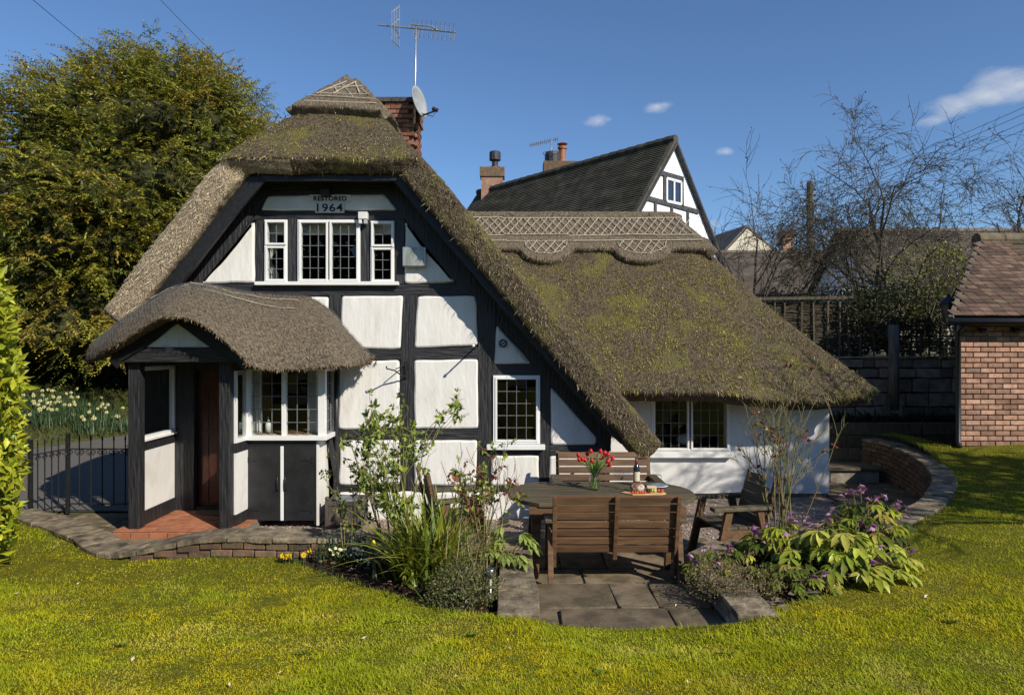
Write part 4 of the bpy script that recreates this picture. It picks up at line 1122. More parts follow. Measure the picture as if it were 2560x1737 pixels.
# liggers on the main cap's hip face
def hipface(px, py):
    """point on the hip cap under a view ray"""
    d = Vector(((px - CX) / F, 1, (CY - py) / F)); o_ = Vector((0, 0, EYE)); p0 = Vector(lift(apex, nh, up + .012))
    return o_ + d * ((p0 - o_).dot(nh) / d.dot(nh))
for (a, b) in (((792, 236), (868, 204)), ((775, 240), (938, 250)), ((800, 231), (925, 236)), ((830, 236), (890, 204)), ((850, 206), (880, 240)), ((885, 204), (900, 236)), ((835, 215), (845, 232)), ((818, 222), (905, 216)), ((905, 222), (922, 238)), ((760, 250), (940, 259))):
    ligger(hipface(*a), hipface(*b), cap, .010)

# porch canopy: lofted eyebrow of thatch
RIM = [(209, 906, 8.45), (246, 892, 8.0), (291, 863, 7.68), (351, 822, 7.56), (396, 797, 7.52), (437, 792, 7.52), (492, 806, 7.52), (547, 844, 7.55), (593, 885, 7.62), (629, 917, 7.70), (679, 925, 7.82), (760, 922, 7.92), (839, 917, 7.98), (895, 914, 8.2), (942, 908, 8.86)]
TOP = [(250, 866, 8.9), (270, 845, 8.9), (300, 815, 8.9), (360, 772, 8.9), (415, 735, 8.9), (455, 712, 8.9), (500, 710, 8.9), (560, 718, 8.9), (620, 725, 8.9), (680, 730, 8.9), (730, 733, 8.9), (775, 738, 8.9), (830, 780, 8.9), (885, 850, 8.9), (943, 903, 8.9)]
rim = spline([at(*p) for p in RIM], 4); top = spline([at(*p) for p in TOP], 4)
NS = 7; vs, fs = [], []
for rp_, tp in zip(rim, top):
    tp = Vector((tp.x, 8.98, tp.z))
    bul = min(.16, (tp - rp_).length * .2)
    for k in range(NS):
        t = k / (NS - 1); p = tp.lerp(rp_, t); p += Vector((0, -.75, .65)) * bul * math.sin(math.pi * t) ** .8
        vs.append(p)
    vs.append(rp_ + Vector((0, .10, -.02))); vs.append(Vector((rp_.x, 8.98, rp_.z + .16)))
W_ = NS + 2; nU = len(rim)
for i in range(nU - 1):
    for k in range(W_): fs.append((i * W_ + k, i * W_ + (k + 1) % W_, (i + 1) * W_ + (k + 1) % W_, (i + 1) * W_ + k))
fs += [tuple(range(W_)), tuple((nU - 1) * W_ + k for k in range(W_))[::-1]]
bm = bmesh.new(); tmpm = MB().add(vs, fs).mesh('t'); bm.from_mesh(tmpm); bmesh.ops.recalc_face_normals(bm, faces=bm.faces); bm.to_mesh(tmpm); bm.free()
mb = MB(); mb.v = [tuple(v.co) for v in tmpm.vertices]; mb.f = [tuple(p.vertices) for p in tmpm.polygons]
porch_me = remeshed(mb, .028, 4, 'porch_roof'); roughen(porch_me, .014, 3, .008, 22)
PORCH_V, PORCH_T = mesh_arrays(porch_me)
porch_roof = finish_roof(porch_me, 'porch_roof', M_thatch_porch, cottage)
# netting rods laid along the canopy
def canopy_pt(i, t):
    rp_, tp = rim[i], Vector((top[i].x, 8.98, top[i].z)); bul = min(.16, (tp - rp_).length * .2)
    return tp.lerp(rp_, t) + Vector((0, -.75, .65)) * (bul * math.sin(math.pi * t) ** .8 + .012)
for t in (.18, .32):
    ids = list(range(14, 46, 4))
    for a, b in zip(ids[:-1], ids[1:]): ligger(canopy_pt(a, t), canopy_pt(b, t + .005), porch_roof, .007)

# galvanised netting drawn over the canopy
from mathutils.bvhtree import BVHTree
bvh = BVHTree.FromPolygons([tuple(v) for v in PORCH_V.tolist()], [tuple(t_) for t_ in PORCH_T.tolist()])
nd = Vector((0, .72, -.69)).normalized(); nu = Vector((1, 0, 0)); nv_ = nd.cross(nu).normalized(); nv_ = nv_ if nv_.z > 0 else -nv_
cen = Vector((-3.4, 8.2, 2.5)); cell = .042; net = MB()
def drape(u, v):
    h = bvh.ray_cast(cen + nu * u + nv_ * v - nd * 3, nd, 6)
    return None if h[0] is None or h[1].dot(nd) > -.08 else h[0] + h[1] * .02
for j in range(-26, 27):
    for i in range(-42, 43):
        u0 = i * cell + (cell / 2 if j % 2 else 0); v0 = j * cell * .82
        hexp = [(u0, v0 + cell * .27), (u0 + cell / 2, v0 + cell * .55), (u0, v0 - cell * .27), (u0 - cell / 2, v0 + cell * .55)]
        pts = [drape(*q) for q in hexp]
        for (a, b) in ((0, 1), (0, 2), (0, 3)):
            if pts[a] is not None and pts[b] is not None and (pts[a] - pts[b]).length < .09: net.tube([pts[a], pts[b]], .0011, 3, cap=False)
o = net.build('wire_netting', mat('netting_wire', (.25, .27, .28), (.36, .38, .39), rough=.5, metal=.5), porch_roof); o['kind'] = 'stuff'

# --- straw ends and moss standing on the thatch: real tufts, too many to count
tr = np.random.RandomState(21)
def thatch_cover(V, T, n, parent, straw_cols, length=(.045, .11), width=(.004, .0085), moss=0, moss_mask=None, front_only=True, name='straw', seed=1, verge=None):
    r = np.random.RandomState(seed)
    P, N = scatter(V, T, n, r)
    if front_only:
        view = np.array([0, 0, EYE]) - P; ok = ((N * unit(view)).sum(1) > -.12) & ((N[:, 2] > -.15) | (r.rand(len(P)) < .25)); P, N = P[ok], N[ok]
    down = np.tile(np.array([0, 0, -1.0]), (len(P), 1)); D = unit(down - N * (down * N).sum(1)[:, None] + r.normal(0, .08, (len(P), 3)))
    flat = np.abs(N[:, 2]) < .35                      # cut verge faces: butts point outwards
    D[flat] = unit(D[flat] * .5 + N[flat] * .25 + np.stack([r.normal(0, .3, flat.sum()), -np.abs(r.normal(0, .2, flat.sum())), r.normal(0, .15, flat.sum())], 1))
    D = unit(D + N * r.uniform(.0, .11, len(P))[:, None])
    L = r.uniform(*length, len(P)); W = r.uniform(*width, len(P))
    c = np.array(straw_cols)[r.randint(0, len(straw_cols), len(P))] * r.uniform(.5, 1.3, (len(P), 1))
    if verge is not None:
        mk = verge(P, N); c[mk] = np.array([(.60, .49, .33), (.48, .38, .25), (.68, .57, .40), (.36, .28, .18)])[r.randint(0, 4, mk.sum())] * r.uniform(.75, 1.15, (mk.sum(), 1))
    MOSSC = np.array([(.43, .375, .085), (.33, .295, .065), (.52, .45, .13), (.24, .22, .055), (.41, .335, .085)])
    if moss_mask is not None:        # mossed-over straw
        mk = (r.rand(len(P)) < moss_mask(P, N) * .85) & (N[:, 2] > .2); c[mk] = MOSSC[r.randint(0, 5, mk.sum())] * r.uniform(.6, 1.2, (mk.sum(), 1))
    gold = r.rand(len(P)) < .012; c[gold] = np.array((.55, .45, .27)) * r.uniform(.8, 1.2, (gold.sum(), 1))
    leaves(name, P - N * .006, D, N, L, W, c, M_straw, parent, fold=.1, kind='stuff')
    if moss:
        P, N = scatter(V, T, moss, r)
        view = np.array([0, 0, EYE]) - P; ok = (N * unit(view)).sum(1) > -.05; P, N = P[ok], N[ok]
        ok = (r.rand(len(P)) < moss_mask(P, N)) & (N[:, 2] > .3); P, N = P[ok], N[ok]
        k = 3; P = np.repeat(P, k, 0) + r.normal(0, .012, (len(P) * k, 3)); N = np.repeat(N, k, 0)
        D = unit(N + r.normal(0, .55, P.shape))
        base = MOSSC[r.randint(0, 5, len(P))]
        leaves('moss', P - N * .008, D, r.normal(0, 1, P.shape), r.uniform(.012, .026, len(P)), r.uniform(.007, .013, len(P)), base * r.uniform(.7, 1.25, (len(P), 1)), M_moss, parent, kind='stuff')
GREY = [(.195, .155, .100), (.120, .094, .058), (.300, .245, .165), (.060, .046, .029), (.155, .120, .075)]
PALE = [(.26, .215, .15), (.19, .15, .10), (.32, .27, .19), (.13, .10, .068)]
def m_main(P, N):
    hip = (N[:, 1] < -.35) & (N[:, 2] > .3)
    f = fbm(P[:, 0] * 2.2 + 9, P[:, 2] * 2.2, 4)
    a = np.where(hip, np.clip((f - .26) * 4, 0, 1) * np.clip((5.6 - P[:, 2]) / .7, 0, 1) * np.clip((P[:, 0] + 3.75) / .5, .03, 1), 0)
    rr_ = (N[:, 0] > .25); a = np.where(rr_, np.clip((fbm(P[:, 1] * 3, P[:, 2] * 2, 8) - .4) * 4, 0, 1) * .8, a)
    return a
thatch_cover(MAIN_V, MAIN_T, 105000, main_roof, GREY, moss=70000, moss_mask=m_main, seed=2,
             verge=lambda P, N: (P[:, 0] < -2.6) & (P[:, 2] < 4.55) & (N[:, 1] < .4))
def m_wing(P, N):
    f = fbm(P[:, 0] * 1.5, P[:, 2] * 1.7 + 3, 12) ; g = fbm(P[:, 0] * 8, P[:, 2] * 4.5, 31, 3)
    return np.clip((f - .24) * 4.5, 0, 1) * np.clip((g - .40) * 7, .06, 1) * np.clip((3.75 - P[:, 2]) / .4, 0, 1) * np.where(P[:, 0] > 3.5, .5, 1)
thatch_cover(WING_V, WING_T, 112000, wing_roof, GREY, moss=170000, moss_mask=m_wing, seed=3)
thatch_cover(PORCH_V, PORCH_T, 46000, porch_roof, [(.22, .168, .11), (.15, .113, .072), (.29, .23, .155), (.09, .066, .042)], length=(.03, .08), width=(.004, .009), seed=4)
thatch_cover(CAP_V, CAP_T, 9000, cap, PALE, seed=5, width=(.005, .010))
thatch_cover(WCAP_V, WCAP_T, 26000, wing_ridge, [(.19, .15, .10), (.14, .108, .07), (.235, .19, .13), (.10, .077, .05)], seed=6, width=(.004, .009))

# --- chimney
ch = MB().box(-2.27, -1.70, 11.75, 12.35, 4.4, 6.40).build('chimney', M_mortar, cottage)
cbm = bevel_mesh(MB().box(-.1, .1, -.04, .04, -.031, .031).mesh('brick'), .005); cbm.materials.append(mat('chimney_brick', (.15, .065, .04), (.24, .11, .066), rough=.9, scale=9, bump=.5, bscale=40, bdist=.008, c3=(.05, .04, .03), s3=4, third=(.52, .75), random_v=.35))
for row in range(24):
    z = 4.66 + row * .075
    big = .03 if row in (20, 21, 22) else 0
    for (x0, x1, y, ang) in ((-2.28, -1.69, 11.72 - big, 0),):
        x = x0 + (.105 if row % 2 else 0)
        while x < x1 - .08: brick_copy(ch, (min(x + .1, x1 - .08), y, z), 0, cbm, M_brick2); x += .21
    y = 11.78 + (.1 if row % 2 else 0)
    while y < 12.3: brick_copy(ch, (-1.675 + big, y + .07, z), R(90), cbm, M_brick2); y += .21
for k in range(5): MB().box(-2.34 + k * .142, -2.34 + k * .142 + .137, 11.64, 12.42, 6.402, 6.48).build('cap_brick', mat('sooty_brick', (.05, .045, .04), (.09, .075, .06), rough=.9, scale=9), ch, bevel=.006)

# ------------------------------------------------------------------ background buildings
def ray_plane(px, py, P0, n):
    d = Vector(((px - CX) / F, 1, (CY - py) / F)); o_ = Vector((0, 0, EYE))
    return o_ + d * ((Vector(P0) - o_).dot(n) / d.dot(n))
def coursed_roof(name, A, B, Cc, D, courses, m, parent, th=.035, seed=0, wob=.015, cols=24):
    """tiled slope: A-B along the ridge, D-C along the eave; every course is a real step"""
    A, B, Cc, D = map(Vector, (A, B, Cc, D)); nrm = (B - A).cross(D - A).normalized()
    if nrm.z < 0: nrm = -nrm
    vs, fs = [], []; r = random.Random(seed)
    for k in range(courses):
        t0, t1 = k / courses, (k + 1) / courses + .25 / courses
        for i in range(cols + 1):
            u = i / cols; w_ = wob * (mnoise.noise(Vector((u * 6, k * .25, seed))) * 1.5 + r.uniform(-.5, .5) * .4)
            p0 = A.lerp(B, u).lerp(D.lerp(Cc, u), t0); p1 = A.lerp(B, u).lerp(D.lerp(Cc, u), t1)
            sag = 0.0
            vs += [p0 + nrm * (w_ + sag), p1 + nrm * (th + w_ + sag), p1 + nrm * (w_ + sag - .01)]
    W_ = 3 * (cols + 1)
    for k in range(courses):
        for i in range(cols):
            q = k * W_ + i * 3
            fs += [(q, q + 3, q + 4, q + 1), (q + 1, q + 4, q + 5, q + 2)]
    return MB().add(vs, fs).build(name, m, parent)
Z = Vector((0, 0, 1))
# white timbered house uphill
Pk = Vector((4.72, 20, 8.28)); gd = Vector((.74, .67, 0)).normalized(); rd = Vector((-.67, .74, 0)).normalized(); gn = Vector((gd.y, -gd.x, 0))
hs = thing('white_house', (4.75, 20, 2), 'white gabled timber house with long dark tiled roof above the thatch', 'house')
HW, PITCH, RL = 3.4, 1.28, 9.0
eL = Pk - gd * HW - Z * HW * PITCH; eR = Pk + gd * HW - Z * HW * PITCH
M_bright = mat('bright_white_render', (.80, .80, .79), (.84, .84, .83), rough=.8, scale=4, bump=.05, bscale=20)
M_greytimber = mat('grey_timber', (.045, .046, .05), (.075, .077, .082), rough=.7, scale=8, bump=.3)
MB().prism([Pk - Z * .05, eL + Z * .05, Vector((eL.x, eL.y, 2.0)), Vector((eR.x, eR.y, 2.0)), eR + Z * .05], -gn * .3).build('gable_wall', M_bright, hs)
for s_, e in ((-1, eL), (1, eR)):
    MB().prism([e + gd * s_ * -.25, e + gd * s_ * -.25 + rd * RL, Vector((e.x, e.y, 2.0)) + gd * s_ * -.25 + rd * RL, Vector((e.x, e.y, 2.0)) + gd * s_ * -.25], gd * s_ * .2).build('side_wall', M_bright, hs)
ov = gn * .10
coursed_roof('roof_slope', Pk + rd * RL - Z * .06, Pk + ov, eL - gd * .3 - Z * .38 + ov, eL - gd * .3 - Z * .5 + rd * RL, 66, M_tile_dark, hs, seed=3, wob=.012, cols=30)
coursed_roof('roof_slope', Pk + ov, Pk + rd * RL - Z * .06, eR + gd * .3 - Z * .38 + rd * RL, eR + gd * .3 - Z * .38 + ov, 30, M_tile_dark, hs, seed=4)
ridge_n = 26
for k in range(ridge_n):
    a = (Pk + ov).lerp(Pk + rd * RL - Z * .06, k / ridge_n) ; b = (Pk + ov).lerp(Pk + rd * RL - Z * .06, (k + .97) / ridge_n) 
    MB().tube([a + Z * .01, b + Z * .03], .13, 8).build('ridge_tile', M_tile_dark, hs)
for s_, e in ((-1, eL), (1, eR)):
    MB().bar(Pk + gn * .07 - Z * .12, e + gd * s_ * .3 - Z * .5 + gn * .07, .05, .18, up=gn).build('bargeboard', M_greytimber, hs)
    MB().bar(Pk + gn * .04 - Z * .02, e + gd * s_ * .3 - Z * .42 + gn * .04, .10, .14, up=gn).build('verge', M_tile_dark, hs)
def gbeam(a, b, w): MB().bar(ray_plane(*a, Pk + gn * .02, gn), ray_plane(*b, Pk + gn * .02, gn), .05, w, up=(ray_plane(*b, Pk, gn) - ray_plane(*a, Pk, gn)).cross(gn)).build('timber', M_greytimber, hs)
for a, b, w in (((1644, 430), (1708, 448), .13), ((1606, 492), (1746, 530), .13), ((1638, 503), (1638, 545), .10), ((1679, 513), (1679, 560), .10), ((1719, 524), (1719, 600), .10), ((1661, 438), (1661, 505), .10), ((1705, 448), (1706, 518), .10), ((1740, 592), (1790, 612), .14)): gbeam(a, b, w)
wa, wb_, wc_, wd_ = (ray_plane(px, py, Pk + gn * .03, gn) for px, py in ((1666, 446), (1702, 456), (1702, 511), (1666, 503)))
wf = MB()
for a, b in ((wa, wb_), (wb_, wc_), (wc_, wd_), (wd_, wa), (wa.lerp(wb_, .5), wd_.lerp(wc_, .5))): wf.bar(a, b, .06, .075, up=(b - a).cross(gn))
hw_ = wf.build('window', M_paint, hs)
MB().add([wa - gn * .0, wb_, wc_, wd_], [(0, 1, 2, 3)]).build('pane', mat('far_glass', (.02, .03, .05), (.03, .04, .07), rough=.08, spec=.8), hw_)
# chimneys of the white house
def far_chimney(px0, px1, py0, zb, Y, parent, dpt=.55):
    a, b = at(px0, py0, Y), at(px1, py0, Y); c = MB().box(a.x, b.x, Y, Y + dpt, zb, a.z).build('chimney', M_brick2, parent)
    MB().box(a.x - .05, b.x + .05, Y - .05, Y + dpt + .05, a.z - .32, a.z + .06).build('chimney_head', M_brick, c, bevel=.02)
    return c, (a + b) / 2
c1, p1 = far_chimney(1203, 1258, 421, 6.5, 26, hs)
MB().lathe([(.16, 0), (.15, .1), (.12, .12), (.12, .3), (.22, .32), (.22, .62), (.2, .65), (.02, .68)], (p1.x + .1, 26.3, p1.z + .06), 12).build('cowl', mat('dark_metal', (.03, .03, .035), (.05, .05, .055), rough=.5, scale=9), c1)
c2, p2 = far_chimney(1362, 1440, 407, 6.8, 25, hs)
MB().lathe([(.16, 0), (.14, .12), (.13, .5), (.17, .52), (.17, .6), (.05, .62), (.2, .7), (.02, .78)], (at(1407, 0, 25).x, 25.25, p2.z + .05), 12).build('chimney_pot', M_quarry, c2)
MB().lathe([(.3, 0), (.3, .28), (.26, .4), (.05, .45)], (at(1383, 0, 25).x, 25.25, p2.z + .05), 12).build('cowl', MATS['dark_metal'], c2)
ta = thing('tv_aerial', (at(1378, 0, 25).x, 25.1, 7.5), 'small TV aerial on mast above the white house roof', 'aerial')
m = MB(); b0 = at(1379, 400, 25.1); m.tube([b0 - Z * 1.2, at(1379, 348, 25.1)], .03, 6); a, b = at(1325, 364, 25.1), at(1394, 348, 25.1); m.tube([a, b], .02, 5)
for k in range(14):
    p = a.lerp(b, k / 13); m.tube([p - Vector((0, .3, 0)), p + Vector((0, .3, 0))], .008, 4); m.tube([p - Z * .09, p + Z * .09], .008, 4)
m.tube([at(1364, 384, 25.1) + Vector((math.cos(t) * .3 + .2, math.sin(t) * .3, 0)) for t in np.linspace(0, 6.28, 12)], .012, 4)
m.build('mast', M_galv, ta)

# brown-roofed houses behind the fence
def long_house(px0, px1, pyr, pye, Yr, Ye, name, label, m, courses, wins=None, seed=0, gable=False, zw=2.0):
    a, b = at(px0, pyr[0], Yr), at(px1, pyr[1], Yr); c, d = at(px1 + (px1 - CX) * 0, pye[1], Ye), at(px0, pye[0], Ye)
    b.z = a.z; c.x = b.x; d.x = a.x; c.z = d.z
    h = thing(name, (a.x, Ye, zw), label, 'house')
    coursed_roof('roof_slope', a, b, c, d, courses, m, h, th=.03, seed=seed)
    for k in range(20): MB().tube([a.lerp(b, k / 20), a.lerp(b, (k + .97) / 20)], .11, 6).build('ridge_tile', m, h)
    MB().box(a.x + .3, b.x - .3, Ye + .35, Ye + .6, zw, c.z + .2).build('wall', mat('dull_cream_wall', (.30, .27, .22), (.36, .33, .27), rough=.9, scale=3), h)
    MB().prism([(a.x + .25, Yr, a.z - .1), (a.x + .25, Ye + .35, c.z - .02), (a.x + .25, Ye + .35, zw), (a.x + .25, 2 * Yr - Ye, zw), (a.x + .25, 2 * Yr - Ye, c.z)], (.2, 0, 0)).build('gable_wall', M_bright, h)
    coursed_roof('roof_slope', (a.x, Yr + .02, a.z), (b.x, Yr + .02, b.z), (b.x, 2 * Yr - Ye, c.z), (a.x, 2 * Yr - Ye, c.z), 8, m, h, seed=seed + 1)
    for (w0, w1, n) in wins or ():
        p, q = at(w0, 0, Ye + .3), at(w1, 0, Ye + .3); z1 = c.z - .12; z0 = z1 - .9
        f = MB(); step_ = (q.x - p.x) / n
        for i in range(n + 1): f.box(p.x + i * step_ - .04, p.x + i * step_ + .04, Ye + .28, Ye + .345, z0, z1)
        f.box(p.x - .04, q.x + .04, Ye + .281, Ye + .345, z1, z1 + .09); f.box(p.x - .04, q.x + .04, Ye + .281, Ye + .345, z0 - .09, z0); f.box(p.x, q.x, Ye + .283, Ye + .345, (z0 + z1) / 2 - .02, (z0 + z1) / 2 + .02)
        w_ = f.build('window', M_paint, h)
        for i in range(n): MB().box(p.x + i * step_ + .04, p.x + (i + 1) * step_ - .04, Ye + .33, Ye + .344, z0, z1).build('pane', MATS['far_glass'], w_)
    return h
long_house(1795, 2200, (632, 612), (748, 745), 27, 24.4, 'brown_roofed_house', 'long low house with brown tiled roof and strip of white windows', M_tile_brown, 46, [(1905, 2035, 7)], seed=7)
long_house(2087, 2900, (578, 560), (716, 716), 22.5, 20.2, 'brown_roofed_house', 'house with broad pale brown tiled roof behind the bare tree', M_tile_brown, 48, [(2110, 2140, 1), (2260, 2330, 2)], seed=9)
g = thing('cream_gable_house', (at(1875, 0, 42).x, 42, 3), 'distant cream gabled house peeping above the brown roof', 'house')
pk = at(1868, 572, 42); el, er = at(1815, 628, 42), at(1935, 628, 42)
M_cream = mat('cream_render', (.62, .56, .42), (.68, .62, .48), rough=.9, scale=3)
MB().prism([pk, el, (el.x, 42, 3), (er.x, 42, 3), er], (0, .3, 0)).build('gable_wall', M_cream, g)
for e in (el, er): MB().prism([pk + Z * .25, e + (e - pk) * .12 + Z * .2, e + (e - pk) * .12 + Z * .2 + Vector((-1.5, 8, 0)), pk + Z * .25 + Vector((-1.5, 8, 0))], (0, 0, -.15)).build('roof_slope', M_tile_brown, g)
c, p = far_chimney(1958, 1985, 578, 5.5, 38, g, .7)
# utility pole and its wires
pole = thing('utility_pole', (at(2025, 0, 30).x, 30, 2.2), 'weathered wooden utility pole rising behind the brown roofs', 'pole')
MB().tube([(pole.location.x, 30, 2.2), at(2025, 455, 30)], [.17, .14], 10).build('shaft', M_fence, pole)
for k in range(4): MB().tube([at(2025, 475 + k * 14, 30) - Vector((.25, 0, 0)), at(2025, 475 + k * 14, 30) + Vector((.25, 0, 0))], .03, 5).build('insulator', M_iron, pole)
M_wire = mat('cable', (.02, .02, .022), (.03, .03, .032), rough=.5)
def wire(a, b, sag, label, r_=.011, n=14):
    a, b = Vector(a), Vector(b); m_ = MB().tube([a.lerp(b, t) - Z * sag * 4 * t * (1 - t) for t in np.linspace(0, 1, n)], r_, 4).build('overhead_wire', M_wire)
    tag(m_, label, 'wire')
wire(at(2029, 475, 30), at(2560 + 300, 246 - 120, 24), .3, 'uppermost of four overhead wires at upper right', .009); wire(at(2029, 489, 30), at(2560 + 300, 262 - 118, 24), .3, 'second of four overhead wires at upper right', .009)
wire(at(2029, 503, 30), at(2560 + 300, 282 - 112, 24), .3, 'third of four overhead wires at upper right', .009); wire(at(2029, 517, 30), at(2560 + 300, 298 - 108, 24), .3, 'lowest of four overhead wires at upper right', .009)
wire(at(76, -5, 16), at(420, 270, 24), .05, 'thin overhead wire crossing the sky into the yew tree', .009); wire(at(395, -6, 13), at(700, 290, 16), .05, 'thin overhead wire running down behind the thatched roof', .006)

# ------------------------------------------------------------------ brick outbuilding at the right edge
YO = 10.2; xo = at(2396, 0, YO).x; zo = .72; ze = 2.62
ob = thing('brick_outbuilding', (xo, YO, zo), 'orange brick outbuilding with hipped mossy clay tile roof', 'outbuilding')
SD = Vector((.65, .76, 0))      # the end wall runs back at a skew
MB().prism([(xo + .02, YO + .02, zo - .3), (10.4, YO + .02, zo - .3), (10.4, 14.4, zo - .3), (xo + .02 + SD.x * 5.4, 14.4, zo - .3)], (0, 0, ze - zo + .3)).build('wall', M_mortar, ob)
obm = bevel_mesh(MB().box(-.105, .105, -.03, .03, -.031, .031).mesh('brick'), .004); obm.materials.append(M_brick2)
obh = bevel_mesh(MB().box(-.05, .05, -.03, .03, -.031, .031).mesh('brick_half'), .004); obh.materials.append(M_brick2)
nrow = int((ze - zo + .06) / .078)
for row in range(nrow):
    z = zo - .06 + row * .078 + .035; x = xo + (0 if row % 2 == 0 else -.112)
    while x < 8.9:
        if x < xo: brick_copy(ob, (xo + .05, YO + .022 + random.uniform(-.003, .003), z), 0, obh, M_brick2)
        else: brick_copy(ob, (x + .105, YO + .022 + random.uniform(-.003, .003), z), random.uniform(-.006, .006), obm, M_brick2)
        x += .222
xe0, ye, zet = at(2374, 0, 9.98).x, 9.98, ze + .04
hx, hy, hzr = at(2447, 0, 12.2).x, 12.2, at(0, 598, 12.2).z
MB().prism([(xe0, ye, zet - .05), (10.6, ye, zet - .05), (10.6, hy, hzr - .05), (hx, hy, hzr - .05)], (0, .02, -.03)).build('roof_boarding', M_fence, ob)
MB().prism([(10.6, hy, hzr - .06), (hx, hy, hzr - .06), (hx + 1.7, 14.42, zet - .06), (10.6, 14.42, zet - .06)], (0, -.02, -.03)).build('roof_boarding', M_fence, ob)
MB().prism([(xo + .1, YO + .1, ze), (hx + .1, hy, hzr - .1), (hx + 1.75, 14.3, ze)], (.1, 0, 0)).build('gable_wall', M_brick, ob)
sl = Vector((0, hy - ye, hzr - zet)); SL = sl.length; sl.normalize(); ang = math.atan2(sl.z, sl.y)
tm = bevel_mesh(MB().box(-.081, .081, 0, .17, -.009, .009).mesh('roof_tile'), .003); tm.materials.append(M_tile)
ncs = 23; rt = random.Random(8)
for k in range(ncs):
    s_ = k * SL / ncs; base = Vector((0, ye, zet)) + sl * s_
    hipx_ = xe0 + (hx - xe0) * (s_ / SL) + .02; x = hipx_ + rt.uniform(.02, .06) + (.08 if k % 2 else 0)
    while x < 8.75:
        o = bpy.data.objects.new('roof_tile', tm); COL.objects.link(o); o.parent = ob
        o.location = Vector((x + .08, base.y, base.z + .022 + rt.uniform(-.003, .003))) - wloc(ob); o.rotation_euler = (ang - .10 + rt.uniform(-.02, .02), rt.uniform(-.015, .015), rt.uniform(-.01, .01)); x += .165
MB().bar(Vector((xe0 + .02, ye, zet - .02)), Vector((hx + .02, hy, hzr - .02)), .06, .05).build('verge', M_mortar, ob)
x = hx - .05
while x < 9: MB().tube([(x, hy, hzr - .02), (x + .44, hy, hzr - .02)], .13, 10).build('ridge_tile', mat('mossy_ridge_tile', (.10, .085, .05), (.17, .14, .09), rough=.9, scale=9, bump=.4), ob, bevel=.004); x += .45
MB().tube([(xe0 - .03, ye - .02, zet - .07), (10.5, ye - .02, zet - .09)], .055, 10).build('gutter', M_iron, ob, smooth=True)
MB().tube([(xo - .03, ye - .01, zet - .1), (xo - .04, YO - .06, zet - .22), (xo - .04, YO - .06, zo + .1), (xo - .06, YO - .12, zo + .02)], .036, 10).build('downpipe', M_iron, ob, smooth=True)
for px in (2447, 2530):
    q = at(px, 828, YO); MB().blob((q.x, YO - .1, q.z), .055, 10, 6, sc=(1, 1.4, .8)).build('floodlight', M_iron, ob, smooth=True); MB().bar((q.x, YO + .01, q.z + .04), (q.x, YO - .08, q.z + .03), .03, .03).build('bracket', M_iron, ob)
# lantern on the far side of the eave
ln = at(2371, 770, 10.9); lant = thing('wall_lantern', (ln.x, 10.9, ln.z - .25), 'black glazed lantern on a bracket beside the brick outbuilding', 'lantern')
MB().lathe([(.05, -.26), (.055, -.24), (.05, -.22), (.12, .04), (.12, .05)], ln, 6).build('glass_body', mat('lantern_glass', (.07, .075, .06), (.10, .10, .08), rough=.25, spec=.6), lant)
m = MB().lathe([(.15, .05), (.15, .075), (.03, .19), (.03, .21), (.012, .22), (.012, .3)], ln, 6); m.lathe([(.03, -.3), (.06, -.262)], ln, 6); m.build('cap', M_iron, lant)
for k in range(6):
    a = math.pi * k / 3; MB().tube([ln + Vector((.055 * math.cos(a), .055 * math.sin(a), -.24)), ln + Vector((.125 * math.cos(a), .125 * math.sin(a), .05))], .008, 4).build('rib', M_iron, lant)
MB().tube([ln + Vector((0, 0, .05)), ln + Vector((.12, .0, .3)), ln + Vector((.35, 0, .2))], .014, 6).build('bracket', M_iron, lant)

# ------------------------------------------------------------------ stone retaining wall, woven fence, raised bed
rw = thing('stone_wall', (5, 13.95, 0), 'shaded rough stone retaining wall below the woven fence', 'wall')
MB().box(3.6, 10.8, 13.9, 14.08, -.05, 1.98).build('core', mat('dark_mortar', (.07, .06, .045), (.11, .095, .07), rough=.95, scale=12), rw)
z = .35; rr = random.Random(4)
while z < 1.97:
    h = rr.uniform(.17, .30); x = 3.6 - rr.uniform(0, .3)
    while x < 9.9:
        w = rr.uniform(.22, .62); zz1 = min(z + h, 1.99)
        if zz1 - z > .08:
            m = MB().box(x + .012, x + w - .012, 13.80 + rr.uniform(-.03, .03), 13.95, z + .012, zz1 - .012 + rr.uniform(-.01, .01))
            m.v = [(a + rr.uniform(-.012, .012), b, c + rr.uniform(-.012, .012)) for a, b, c in m.v]
            m.build('stone', M_stone, rw, bevel=.02)
        x += w
    z += h
for k in range(12): MB().box(3.7 + k * .52, 3.7 + k * .52 + .51, 13.76, 14.1, 1.991, 2.03 + rr.uniform(-.004, .01)).build('cap_stone', M_stone, rw, bevel=.012)
fn = thing('woven_fence', (5, 14.15, 2.03), 'dark woven hurdle fence with upright stakes on the stone wall', 'fence')
x = 3.9
while x < 9.75:
    lean = rr.uniform(-.03, .03); MB().bar((x, 14.12, 2.03), (x + lean, 14.12 + rr.uniform(-.02, .02), 3.16 + rr.uniform(-.03, .06)), .032, .028, up=(0, 1, 0)).build('stake', M_fence, fn); x += rr.uniform(.17, .34)
MB().bar((3.8, 14.09, 3.2), (9.8, 14.09, 3.27), .06, .06).build('top_rail', M_fence, fn)
m = MB()
for k in range(74):
    z = 2.08 + k * .0145 + rr.uniform(-.008, .008); x0 = 3.9 + rr.uniform(-.2, 1.0); x1 = 9.7 - rr.uniform(0, 1.2); ph = rr.uniform(0, 6.28)
    m.tube([(x, 14.18 + .022 * math.sin(x * 11 + ph + k * math.pi), z + .015 * math.sin(x * 2.1 + ph)) for x in np.arange(x0, x1, .16)], .0085, 4)
